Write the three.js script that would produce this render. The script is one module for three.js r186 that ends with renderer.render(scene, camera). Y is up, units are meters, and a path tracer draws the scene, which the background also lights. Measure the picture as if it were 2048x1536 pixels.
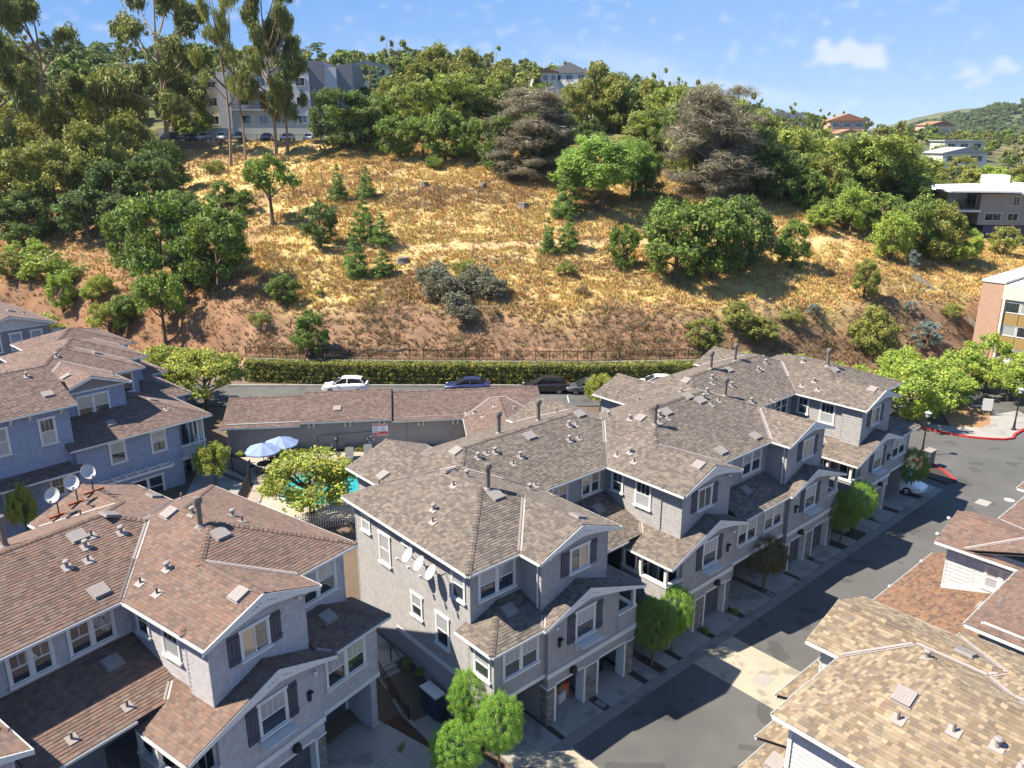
import * as THREE from 'three';
import { mergeGeometries } from 'three/addons/utils/BufferGeometryUtils.js';

// ---------------------------------------------------------------- camera, sky, sun, exposure
const scene = new THREE.Scene();
const camera = new THREE.PerspectiveCamera(51.46, 4 / 3, 0.5, 6000);
camera.position.set(0, 26.5, 0);
camera.rotation.x = THREE.MathUtils.degToRad(-17.23);
const renderer = new THREE.WebGLRenderer({ antialias: true });
renderer.setSize(1024, 768);
renderer.toneMapping = THREE.LinearToneMapping;
renderer.toneMappingExposure = 2.55;
renderer.shadowMap.enabled = true;
const SUN_DIR = new THREE.Vector3(-6.7, 8.75, 0.73).normalize();
const sun = new THREE.DirectionalLight(new THREE.Color(1.0, 0.90, 0.76), 5.0);
sun.name = 'sun';
sun.position.copy(SUN_DIR).multiplyScalar(200).add(new THREE.Vector3(0, 0, -70));
sun.target.position.set(0, 0, -70);
sun.castShadow = true;
sun.shadow.mapSize.set(4096, 4096);
Object.assign(sun.shadow.camera, { left: -140, right: 140, top: 140, bottom: -140, near: 1, far: 500 });
scene.add(sun, sun.target);

// ---------------------------------------------------------------- numbers
function rng(seed) { let a = seed >>> 0; return () => { a = (a + 0x6D2B79F5) | 0; let t = Math.imul(a ^ (a >>> 15), 1 | a); t = (t + Math.imul(t ^ (t >>> 7), 61 | t)) ^ t; return ((t ^ (t >>> 14)) >>> 0) / 4294967296; }; }
const lerp = (a, b, t) => a + (b - a) * t, clamp = (x, a, b) => Math.min(b, Math.max(a, x));
const smooth = (a, b, x) => { const t = clamp((x - a) / (b - a), 0, 1); return t * t * (3 - 2 * t); };
function hash3(x, y, z) { let h = Math.imul(x | 0, 374761393) ^ Math.imul(y | 0, 668265263) ^ Math.imul(z | 0, 1274126177); h = Math.imul(h ^ (h >>> 13), 1274126177); return ((h ^ (h >>> 16)) >>> 0) / 4294967296; }
function vnoise(x, y, z = 0) {
  const xi = Math.floor(x), yi = Math.floor(y), zi = Math.floor(z); let fx = x - xi, fy = y - yi, fz = z - zi;
  fx = fx * fx * (3 - 2 * fx); fy = fy * fy * (3 - 2 * fy); fz = fz * fz * (3 - 2 * fz);
  const l = (a, b, t) => a + (b - a) * t, H = hash3;
  return l(l(l(H(xi, yi, zi), H(xi + 1, yi, zi), fx), l(H(xi, yi + 1, zi), H(xi + 1, yi + 1, zi), fx), fy),
    l(l(H(xi, yi, zi + 1), H(xi + 1, yi, zi + 1), fx), l(H(xi, yi + 1, zi + 1), H(xi + 1, yi + 1, zi + 1), fx), fy), fz);
}
function fbm(x, y, z = 0, o = 4) { let s = 0, a = 0.5, n = 0; for (let i = 0; i < o; i++) { s += a * vnoise(x, y, z + i * 17.3); n += a; a *= 0.5; x *= 2.03; y *= 2.03; z *= 2.03; } return s / n; }

// ---------------------------------------------------------------- sky: clear blue, a veil of high cloud and two small cumulus
{
  const W = 2048, H = 1024, data = new Float32Array(W * H * 4);
  const az0 = (px) => Math.atan2(px, 1);
  const puffs = [[0.357, 4.75, 0.0, 1], [0.372, 4.95, 0.0, 1], [0.393, 4.6, 0, 1], [0.345, 5.2, 0, 0.6], [0.49, 3.6, 0, 0.55], [0.52, 3.75, 0, 0.6], [0.505, 3.2, 0, 0.4]];
  for (let j = 0; j < H; j++) {
    const v = (j + 0.5) / H, el = (v - 0.5) * Math.PI;                      // data rows run from the bottom up
    for (let i = 0; i < W; i++) {
      const ang = ((i + 0.5) / W - 0.5) * 2 * Math.PI;                       // direction = (cos el cos a, sin el, cos el sin a)
      const dx = Math.cos(ang), dz = Math.sin(ang), az = Math.atan2(dx, -dz);  // az 0 looks along -z, + to the right
      const e = Math.max(0, el) * 180 / Math.PI;
      const t1 = 1 - Math.exp(-e / 5.5), t2 = smooth(6, 60, e);
      const side = smooth(-0.55, 0.6, Math.sin(az)) ;                        // a little paler away from the left
      let r = lerp(lerp(0.216, 0.262, side), lerp(0.050, 0.096, side), t1), g = lerp(lerp(0.320, 0.347, side), lerp(0.139, 0.196, side), t1), b = lerp(0.408, lerp(0.358, 0.385, side), t1);
      r = lerp(r, 0.072, t2); g = lerp(g, 0.140, t2); b = lerp(b, 0.305, t2);
      // a few long thin streaks of cirrus, laid slantwise
      const lean = e - 5.4 + (az - 0.0) * 9.5, st = fbm(az * 7 + 3, lean * 0.9, 8, 4);
      let ci = 0.30 * smooth(0.42, 0.75, st) * Math.exp(-lean * lean / 2.2) * smooth(-0.25, -0.02, az) * (1 - smooth(0.25, 0.5, az));
      r = lerp(r, 0.354, ci); g = lerp(g, 0.377, ci); b = lerp(b, 0.400, ci);
      // cumulus
      let d = 0;
      for (const [pa, pe, , s] of puffs) { const qa = (az - pa) / (0.030 * (0.6 + 0.4 * s)), qe = (e - pe) / (0.95 * (0.6 + 0.4 * s)); d = Math.max(d, s * (1 - Math.sqrt(qa * qa + qe * qe * (qe < 0 ? 1.3 : 1)))); }
      if (d > -0.6) { const nn = fbm(az * 75, e * 2.1, 5, 5); const c = smooth(0.06, 0.52, d + (nn - 0.5) * 1.0) * 0.62; r = lerp(r, 0.377, c); g = lerp(g, 0.385, c); b = lerp(b, 0.400, c); }
      if (el < 0) { const f = smooth(0, -0.06, el); r = lerp(r, 0.154, f); g = lerp(g, 0.154, f); b = lerp(b, 0.139, f); }
      const o = (j * W + i) * 4; data[o] = r; data[o + 1] = g; data[o + 2] = b; data[o + 3] = 1;
    }
  }
  const t = new THREE.DataTexture(data, W, H, THREE.RGBAFormat, THREE.FloatType);
  t.mapping = THREE.EquirectangularReflectionMapping; t.magFilter = THREE.LinearFilter; t.minFilter = THREE.LinearFilter; t.wrapS = THREE.RepeatWrapping; t.needsUpdate = true;
  scene.background = t; scene.environment = t;
  scene.backgroundIntensity = 1; scene.environmentIntensity = 1;
}

// ---------------------------------------------------------------- textures and materials
function tex(size, f, srgb = true, rep = 1) {
  const d = new Uint8Array(size * size * 4);
  for (let j = 0; j < size; j++) for (let i = 0; i < size; i++) { const c = f(i / size, j / size, i, j), o = (j * size + i) * 4; d[o] = clamp(c[0], 0, 1) * 255; d[o + 1] = clamp(c[1], 0, 1) * 255; d[o + 2] = clamp(c[2], 0, 1) * 255; d[o + 3] = 255; }
  const t = new THREE.DataTexture(d, size, size); t.wrapS = t.wrapT = THREE.RepeatWrapping; t.magFilter = THREE.LinearFilter; t.minFilter = THREE.LinearMipmapLinearFilter; t.generateMipmaps = true;
  if (srgb) t.colorSpace = THREE.SRGBColorSpace; t.repeat.set(1 / rep, 1 / rep); t.needsUpdate = true; return t;
}
function pnoise(u, v, f, s = 0) { // tiling value noise
  const x = u * f, y = v * f, xi = Math.floor(x), yi = Math.floor(y); let fx = x - xi, fy = y - yi; fx = fx * fx * (3 - 2 * fx); fy = fy * fy * (3 - 2 * fy);
  const w = (a) => ((a % f) + f) % f, h = (a, b) => hash3(w(a), w(b), s);
  return lerp(lerp(h(xi, yi), h(xi + 1, yi), fx), lerp(h(xi, yi + 1), h(xi + 1, yi + 1), fx), fy);
}
const pf = (u, v, f, s, o = 4) => { let r = 0, a = 0.5, n = 0; for (let i = 0; i < o; i++) { r += a * pnoise(u, v, f, s + i); n += a; a *= 0.55; f *= 2; } return r / n; };
const lin = (r, g, b) => new THREE.Color().setRGB(r, g, b);
const grain = tex(256, (u, v) => { const a = 0.80 + 0.20 * pf(u, v, 8, 3, 5) + 0.06 * (hash3(u * 256, v * 256, 1) - 0.5); return [a, a, a]; }, false, 3);
const coarse = tex(512, (u, v) => { const a = 0.62 + 0.38 * pf(u, v, 4, 31, 6) + 0.10 * (hash3(u * 512, v * 512, 2) - 0.5); return [a, a, a]; }, false, 9);
const speck = tex(256, (u, v, i, j) => { const a = 0.55 + 0.45 * hash3(i, j, 9) * (0.5 + pf(u, v, 32, 4, 3) * 0.8); return [a, a, a]; }, false, 1.5);
const wallTex = tex(512, (u, v, i, j) => { // rough sawn shingle siding: narrow upright pieces of slightly different tone, tile = 2.4 m
  const row = Math.floor(v * 12), x = u * 14 + hash3(row, 3, 1) * 5, c = Math.floor(x), f = x - c;
  const id = hash3(((c % 14) + 14) % 14, row, 7); let a = 0.83 + 0.15 * id + 0.05 * (pf(u, v, 64, 5, 2) - 0.5) + 0.06 * (pf(u, v, 5, 8, 3) - 0.5); if (f < 0.09) a -= 0.22; return [a, a, a]; }, false, 2.4);
const asphaltTex = (() => { const cr = []; const R = rng(3); for (let i = 0; i < 16; i++) { let x = R(), y = R(), a = R() * 6.28; for (let k = 0; k < 60; k++) { cr.push([x, y]); a += (R() - 0.5) * 0.9; x = (x + Math.cos(a) * 0.006 + 1) % 1; y = (y + Math.sin(a) * 0.006 + 1) % 1; } } const S = 1024, m = new Float32Array(S * S); for (const [x, y] of cr) for (let dy = -1; dy <= 1; dy++) for (let dx = -1; dx <= 1; dx++) { const i = (Math.floor(x * S) + dx + S) % S, j = (Math.floor(y * S) + dy + S) % S; m[j * S + i] = Math.max(m[j * S + i], dx || dy ? 0.3 : 0.75); }
  return tex(S, (u, v, i, j) => { let a = 0.58 + 0.34 * pf(u, v, 6, 40, 5) + 0.16 * (pf(u, v * 1, 24, 44, 3) - 0.5) + 0.10 * (hash3(i, j, 8) - 0.5); const sp = pf(u, v, 20, 61, 2); if (sp > 0.74) a *= 0.72; a *= 1 - 0.35 * m[j * S + i]; return [a, a, a * 0.985]; }, false, 22); })();
const slabTex = tex(512, (u, v, i, j) => { let a = 0.70 + 0.24 * pf(u, v, 5, 70, 5) + 0.08 * (hash3(i, j, 5) - 0.5); const st = pf(u, v, 9, 77, 3); a *= 1 - 0.30 * smooth(0.60, 0.78, st); return [a, a * 0.985, a * 0.96]; }, false, 7);
const mats = {};
function mat(name, c, o = {}) { const m = new THREE.MeshStandardMaterial({ color: c, roughness: 0.85, ...o }); m.name = name; mats[name] = m; return m; }
const M = {
  white: mat('white_paint', lin(0.64, 0.635, 0.61), { map: grain, roughness: 0.6 }),
  wallA: mat('taupe_siding', lin(0.315, 0.307, 0.303), { map: wallTex }),
  wallB: mat('mauve_grey_siding', lin(0.41, 0.395, 0.41), { map: wallTex }),
  wallC: mat('blue_grey_siding', lin(0.255, 0.30, 0.405), { map: wallTex }),
  wallD: mat('grey_siding', lin(0.22, 0.215, 0.215), { map: wallTex }),
  wallE: mat('slate_wall', lin(0.27, 0.265, 0.265), { map: grain }),
  wallF: mat('pale_siding', lin(0.50, 0.50, 0.50), { map: wallTex }),
  navy: mat('navy_paint', lin(0.05, 0.056, 0.085), { map: grain, roughness: 0.55 }),
  door: mat('charcoal_door', lin(0.085, 0.088, 0.105), { map: grain, roughness: 0.5 }),
  dark: mat('dark_metal', lin(0.02, 0.02, 0.022), { roughness: 0.5, metalness: 0.3 }),
  glass: mat('window_glass', lin(0.10, 0.12, 0.15), { roughness: 0.04, metalness: 0.75 }),
  blind: mat('window_blind_glass', lin(0.36, 0.38, 0.40), { roughness: 0.12, metalness: 0.25 }),
  tanPane: mat('tan_window_glass', lin(0.40, 0.33, 0.25), { roughness: 0.15, metalness: 0.2 }),  // panes with a tan tint set in their own base colour
  vent: mat('vent_grey', lin(0.26, 0.235, 0.22), { map: grain, roughness: 0.7 }),
  pipe: mat('pipe_brown', lin(0.16, 0.135, 0.12), { map: grain, roughness: 0.6 }),
  flash: mat('valley_flashing', lin(0.30, 0.26, 0.245), { map: grain, roughness: 0.6 }),
  under: mat('roof_underlay', lin(0.06, 0.052, 0.048), {}),
  shingle: mat('asphalt_shingle', lin(1, 1, 1), { vertexColors: true, map: speck, roughness: 0.95 }),
  conc: mat('concrete', lin(0.31, 0.30, 0.28), { map: slabTex, roughness: 0.92 }),
  concD: mat('old_concrete', lin(0.22, 0.213, 0.20), { map: slabTex, roughness: 0.92 }),
  asphalt: mat('asphalt', lin(0.105, 0.105, 0.102), { map: asphaltTex, roughness: 0.95 }),
  soil: mat('planter_soil', lin(0.055, 0.038, 0.028), { map: speck }),
  dish: mat('dish_grey', lin(0.40, 0.405, 0.405), { roughness: 0.45 }),
  stone: mat('stone_veneer', lin(1, 1, 1), { vertexColors: true, map: speck }),
  rust: mat('rusty_steel', lin(0.30, 0.085, 0.035), { map: speck }),
};
for (const k of ['wallA', 'wallB', 'wallC', 'wallD', 'wallF', 'wallE']) { M[k].bumpMap = wallTex; M[k].bumpScale = 0.01; }

// ---------------------------------------------------------------- naming
const used = {};
function numbered(n) { const k = used[n] = (used[n] ?? -1) + 1; return k ? n + '_' + String(k).padStart(3, '0') : n; }
function thing(name, label, category, pos = [0, 0, 0], turn = 0, group) {
  const o = new THREE.Group(); o.name = numbered(name); o.position.set(...pos); o.rotation.y = turn; scene.add(o);
  o.userData = { label, category }; if (group) o.userData.group = group; return o;
}
function tag(o, label, category, group) { o.userData.label = label; o.userData.category = category; if (group) o.userData.group = group; return o; }
function mesh(name, geo, m, parent, kind) {
  const o = new THREE.Mesh(geo, m); o.name = parent === scene ? numbered(name) : name; o.castShadow = o.receiveShadow = true;
  if (kind) o.userData.kind = kind; parent.add(o); return o;
}
// ---------------------------------------------------------------- mesh builder (flat shaded triangles, uv in metres)
class MB {
  constructor(colored = false) { this.p = []; this.c = colored ? [] : null; this.col = [1, 1, 1]; }
  tri(a, b, c) { this.p.push(a[0], a[1], a[2], b[0], b[1], b[2], c[0], c[1], c[2]); if (this.c) for (let i = 0; i < 3; i++) this.c.push(...this.col); return this; }
  quad(a, b, c, d) { this.tri(a, b, c); return this.tri(a, c, d); }
  poly(pts) { for (let i = 1; i + 1 < pts.length; i++) this.tri(pts[0], pts[i], pts[i + 1]); return this; }
  box(x0, y0, z0, x1, y1, z1) {
    if (x0 > x1) [x0, x1] = [x1, x0]; if (y0 > y1) [y0, y1] = [y1, y0]; if (z0 > z1) [z0, z1] = [z1, z0];
    const a = [x0, y0, z0], b = [x1, y0, z0], c = [x1, y0, z1], d = [x0, y0, z1], e = [x0, y1, z0], f = [x1, y1, z0], g = [x1, y1, z1], h = [x0, y1, z1];
    return this.quad(a, b, c, d).quad(e, h, g, f).quad(d, c, g, h).quad(b, a, e, f).quad(a, d, h, e).quad(c, b, f, g);
  }
  // prism: polygon of [x,y] pairs set upright, from z0 to z1, or lying in another plane through map(x,y,z)
  prism(pts, z0, z1, map = (x, y, z) => [x, y, z]) {
    const A = pts.map(([x, y]) => map(x, y, z0)), B = pts.map(([x, y]) => map(x, y, z1)), tris = THREE.ShapeUtils.triangulateShape(pts.map(([x, y]) => new THREE.Vector2(x, y)), []);
    for (const [i, j, k] of tris) { this.tri(B[i], B[j], B[k]); this.tri(A[i], A[k], A[j]); }
    for (let i = 0; i < pts.length; i++) { const j = (i + 1) % pts.length; this.quad(A[i], A[j], B[j], B[i]); } return this;
  }
  bar(a, b, w, h = w) { // straight bar of w x h between two points
    const d = new THREE.Vector3(b[0] - a[0], b[1] - a[1], b[2] - a[2]); const L = d.length(); if (L < 1e-6) return this; d.normalize();
    const s = new THREE.Vector3().crossVectors(d, Math.abs(d.y) > 0.95 ? new THREE.Vector3(1, 0, 0) : new THREE.Vector3(0, 1, 0)).normalize(), t = new THREE.Vector3().crossVectors(s, d);
    const q = (p, i, j) => [p[0] + s.x * i * w / 2 + t.x * j * h / 2, p[1] + s.y * i * w / 2 + t.y * j * h / 2, p[2] + s.z * i * w / 2 + t.z * j * h / 2];
    const A = [q(a, -1, -1), q(a, 1, -1), q(a, 1, 1), q(a, -1, 1)], B = [q(b, -1, -1), q(b, 1, -1), q(b, 1, 1), q(b, -1, 1)];
    this.quad(...A).quad(B[3], B[2], B[1], B[0]); for (let i = 0; i < 4; i++) { const j = (i + 1) % 4; this.quad(A[j], A[i], B[i], B[j]); } return this;
  }
  tube(pts, r, seg = 6, cap = true) { // pts [[x,y,z]], r number or array
    const n = pts.length, R = (i) => Array.isArray(r) ? r[i] : r, rings = []; let ref = null;
    for (let i = 0; i < n; i++) {
      const a = pts[Math.max(0, i - 1)], b = pts[Math.min(n - 1, i + 1)], d = new THREE.Vector3(b[0] - a[0], b[1] - a[1], b[2] - a[2]).normalize();
      if (!ref) ref = Math.abs(d.y) > 0.9 ? new THREE.Vector3(1, 0, 0) : new THREE.Vector3(0, 1, 0);
      const s = new THREE.Vector3().crossVectors(ref, d).normalize(), t = new THREE.Vector3().crossVectors(d, s); ref = t.clone().length() > 0.1 ? new THREE.Vector3().crossVectors(d, s) : ref;
      const ring = []; for (let k = 0; k < seg; k++) { const A = k / seg * Math.PI * 2, c = Math.cos(A) * R(i), q = Math.sin(A) * R(i); ring.push([pts[i][0] + s.x * c + t.x * q, pts[i][1] + s.y * c + t.y * q, pts[i][2] + s.z * c + t.z * q]); } rings.push(ring); ref = t;
    }
    for (let i = 0; i + 1 < n; i++) for (let k = 0; k < seg; k++) { const l = (k + 1) % seg; this.quad(rings[i][k], rings[i][l], rings[i + 1][l], rings[i + 1][k]); }
    if (cap) { this.poly(rings[n - 1]); this.poly([...rings[0]].reverse()); } return this;
  }
  lathe(prof, cx, cy, cz, seg = 12) { // [[r,y]]
    for (let i = 0; i + 1 < prof.length; i++) for (let k = 0; k < seg; k++) {
      const a = k / seg * Math.PI * 2, b = (k + 1) / seg * Math.PI * 2, P = ([r, y], t) => [cx + Math.cos(t) * r, cy + y, cz + Math.sin(t) * r];
      this.quad(P(prof[i], a), P(prof[i + 1], a), P(prof[i + 1], b), P(prof[i], b));
    } return this;
  }
  move(f) { for (let i = 0; i < this.p.length; i += 3) { const q = f(this.p[i], this.p[i + 1], this.p[i + 2]); this.p[i] = q[0]; this.p[i + 1] = q[1]; this.p[i + 2] = q[2]; } return this; }
  geo(smoothed = false) {
    const g = new THREE.BufferGeometry(), P = new Float32Array(this.p), n = P.length / 3, uv = new Float32Array(n * 2);
    g.setAttribute('position', new THREE.BufferAttribute(P, 3)); g.computeVertexNormals();
    const N = g.attributes.normal.array;
    for (let i = 0; i < n; i++) { const ax = Math.abs(N[i * 3]), ay = Math.abs(N[i * 3 + 1]), az = Math.abs(N[i * 3 + 2]), x = P[i * 3], y = P[i * 3 + 1], z = P[i * 3 + 2]; if (ay > 0.72) { uv[i * 2] = x; uv[i * 2 + 1] = z; } else if (ax > az) { uv[i * 2] = z; uv[i * 2 + 1] = y; } else { uv[i * 2] = x; uv[i * 2 + 1] = y; } }
    g.setAttribute('uv', new THREE.BufferAttribute(uv, 2)); if (this.c) g.setAttribute('color', new THREE.BufferAttribute(new Float32Array(this.c), 3)); return g;
  }
  add(name, m, parent, kind) { return mesh(name, this.geo(), m, parent, kind); }
}
// ---------------------------------------------------------------- roofs: the highest of several hipped and gabled prisms, laid with single shingles
const SIDES = ['u0', 'u1', 'n0', 'n1'];
function clipPoly(poly, a, b, c) { // keep a*u + b*n + c >= 0
  const out = []; for (let i = 0; i < poly.length; i++) { const p = poly[i], q = poly[(i + 1) % poly.length], fp = a * p[0] + b * p[1] + c, fq = a * q[0] + b * q[1] + c; if (fp >= 0) out.push(p); if ((fp > 0 && fq < 0) || (fp < 0 && fq > 0)) { const t = fp / (fp - fq); out.push([p[0] + (q[0] - p[0]) * t, p[1] + (q[1] - p[1]) * t]); } } return out;
}
const area = (p) => { let s = 0; for (let i = 0; i < p.length; i++) { const q = p[(i + 1) % p.length]; s += p[i][0] * q[1] - q[0] * p[i][1]; } return Math.abs(s) / 2; };
function prim(u0, u1, n0, n1, sides = 'u0 u1 n0 n1', e = 8.75, p = 0.37, o = {}) {
  const P = { r: [u0, u1, n0, n1], pl: {}, sides: sides.split(' '), ...o }, E = (s) => typeof e === 'object' ? e[s] : e, pp = (s) => typeof p === 'object' ? p[s] : p;
  if (P.sides.includes('u0')) P.pl.u0 = [pp('u0'), 0, E('u0') - pp('u0') * u0]; if (P.sides.includes('u1')) P.pl.u1 = [-pp('u1'), 0, E('u1') + pp('u1') * u1];
  if (P.sides.includes('n0')) P.pl.n0 = [0, pp('n0'), E('n0') - pp('n0') * n0]; if (P.sides.includes('n1')) P.pl.n1 = [0, -pp('n1'), E('n1') + pp('n1') * n1];
  P.rect = [[1, 0, -u0], [-1, 0, u1], [0, 1, -n0], [0, -1, n1]]; return P;
}
const pv = (pl, u, n) => pl[0] * u + pl[1] * n + pl[2];
function primH(P, u, n, eps = 1e-6) { const [a, b, c, d] = P.r; if (u < a - eps || u > b + eps || n < c - eps || n > d + eps) return -1e9; let h = 1e9; for (const s of P.sides) h = Math.min(h, pv(P.pl[s], u, n)); return h; }
class Roof {
  constructor(prims) { this.prims = prims; this.faces = [];
    prims.forEach((P, k) => { for (const s of P.sides) {
      let f = [[P.r[0], P.r[2]], [P.r[1], P.r[2]], [P.r[1], P.r[3]], [P.r[0], P.r[3]]]; const A = P.pl[s];
      for (const t of P.sides) if (t !== s) { const B = P.pl[t]; f = clipPoly(f, B[0] - A[0], B[1] - A[1], B[2] - A[2] + 1e-9); }
      if (f.length < 3 || area(f) < 0.01) continue; let pieces = [f];
      prims.forEach((Q, m) => { if (m === k) return; const tie = m < k ? 1e-4 : -1e-4, hs = [...Q.rect, ...Q.sides.map((t) => { const B = Q.pl[t]; return [B[0] - A[0], B[1] - A[1], B[2] - A[2] + tie]; })];
        const next = []; for (const pc of pieces) { let c = pc; for (const h of hs) { c = clipPoly(c, ...h); if (c.length < 3) break; } if (c.length < 3 || area(c) < 1e-3) { next.push(pc); continue; } c = pc; for (const h of hs) { const out = clipPoly(c, -h[0], -h[1], -h[2]); if (out.length > 2 && area(out) > 1e-3) next.push(out); c = clipPoly(c, ...h); if (c.length < 3) break; } } pieces = next; });
      this.faces.push({ k, s, A, f, pieces });
    } }); }
  h(u, n) { let v = -1e9; for (const P of this.prims) v = Math.max(v, primH(P, u, n)); return v; }
  covered(k, A, u, n) { const z = pv(A, u, n); for (let m = 0; m < this.prims.length; m++) if (m !== k) { const d = primH(this.prims[m], u, n) - z; if (d > 1e-4 || (m < k && d > -1e-4)) return true; } return false; }
  sheet(mb, drop = 0.02, thick = 0.14) { for (const F of this.faces) for (const pc of F.pieces) { const t = pc.map(([u, n]) => [u, pv(F.A, u, n) - drop, n]), b = pc.map(([u, n]) => [u, pv(F.A, u, n) - thick, n]); mb.poly(t); mb.poly(b); } return mb; }
  // eave runs not swallowed by another prism
  eaves() { const out = []; this.prims.forEach((P, k) => { for (const s of P.sides) { if (P.noEave) continue; const u = s[0] === 'u', c = s === 'u0' ? P.r[0] : s === 'u1' ? P.r[1] : s === 'n0' ? P.r[2] : P.r[3]; let iv = [u ? [P.r[2], P.r[3]] : [P.r[0], P.r[1]]];
    const e = u ? pv(P.pl[s], c, 0) : pv(P.pl[s], 0, c);
    this.prims.forEach((Q, m) => { if (m === k) return; const lo = u ? Q.r[0] : Q.r[2], hi = u ? Q.r[1] : Q.r[3], a = u ? Q.r[2] : Q.r[0], b = u ? Q.r[3] : Q.r[1]; const same = m < k && Q.sides.includes(s) && Math.abs(c - (s[1] === '0' ? lo : hi)) < 0.02; if (!(c > lo + 0.02 && c < hi - 0.02) && !same) return;
      const mid = (a + b) / 2, hq = u ? primH(Q, c, clamp(mid, a, b)) : primH(Q, clamp(mid, a, b), c); if (hq < e - 0.3) return;
      iv = iv.flatMap(([x, y]) => { const r = []; if (a > x) r.push([x, Math.min(a, y)]); if (b < y) r.push([Math.max(b, x), y]); return r.filter(([p, q]) => q - p > 0.05); }); });
    for (const [x, y] of iv) out.push({ s, c, x, y, e }); } }); return out; }
  ridges() { const out = []; for (const F of this.faces) for (const G of this.faces) if (F.k === G.k && F.s < G.s) { // shared edge inside one prism
    const pts = F.f.filter(([u, n]) => Math.abs(pv(F.A, u, n) - pv(G.A, u, n)) < 1e-3); if (pts.length < 2) continue; let [a, b] = [pts[0], pts[pts.length - 1]]; const L = Math.hypot(b[0] - a[0], b[1] - a[1]), N = Math.max(4, Math.ceil(L / 0.15)); let run = null;
    for (let i = 0; i <= N; i++) { const t = i / N, u = lerp(a[0], b[0], t), n = lerp(a[1], b[1], t), px = (b[1] - a[1]) / L * 0.35, pn = -(b[0] - a[0]) / L * 0.35, y = pv(F.A, u, n), sd = (v) => v < 0 ? y - 0.2 : v, vis = !this.covered(F.k, F.A, u, n) && sd(this.h(u + px, n + pn)) + sd(this.h(u - px, n - pn)) < 2 * y - 0.03; if (vis && !run) run = [[u, n]]; if (run && (!vis || i === N)) { run.push([u, n]); if (Math.hypot(run[1][0] - run[0][0], run[1][1] - run[0][1]) > 0.3) out.push({ a: run[0], b: run[1], A: F.A, B: G.A }); run = null; } } } return out; }
  valleys() { const out = []; for (const F of this.faces) for (const G of this.faces) { if (F.k >= G.k) continue; const a = F.A[0] - G.A[0], b = F.A[1] - G.A[1], c = F.A[2] - G.A[2], L2 = a * a + b * b; if (L2 < 1e-6) continue;
    const p0 = [-a * c / L2, -b * c / L2], d = [-b / Math.sqrt(L2), a / Math.sqrt(L2)]; let run = null; const inF = (X, u, n) => { let s = 0; const f = X.f; for (let i = 0; i < f.length; i++) { const p = f[i], q = f[(i + 1) % f.length]; s += 0; if ((q[0] - p[0]) * (n - p[1]) - (q[1] - p[1]) * (u - p[0]) < -0.02) return false; } return true; };
    for (let t = -70; t <= 70; t += 0.1) { const u = p0[0] + d[0] * t, n = p0[1] + d[1] * t, ok = inF(F, u, n) && inF(G, u, n) && this.h(u, n) < pv(F.A, u, n) + 2e-3; if (ok) { run = run || [[u, n], [u, n]]; run[1] = [u, n]; } if (run && !ok) { if (Math.hypot(run[1][0] - run[0][0], run[1][1] - run[0][1]) > 0.4) { // concave only
      const m = [(run[0][0] + run[1][0]) / 2, (run[0][1] + run[1][1]) / 2]; out.push({ a: run[0], b: run[1], F: F.A, G: G.A, nrm: [d[1], -d[0]], m }); } run = null; } } } return out; }
}
const camLocal = new THREE.Vector3();
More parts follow.
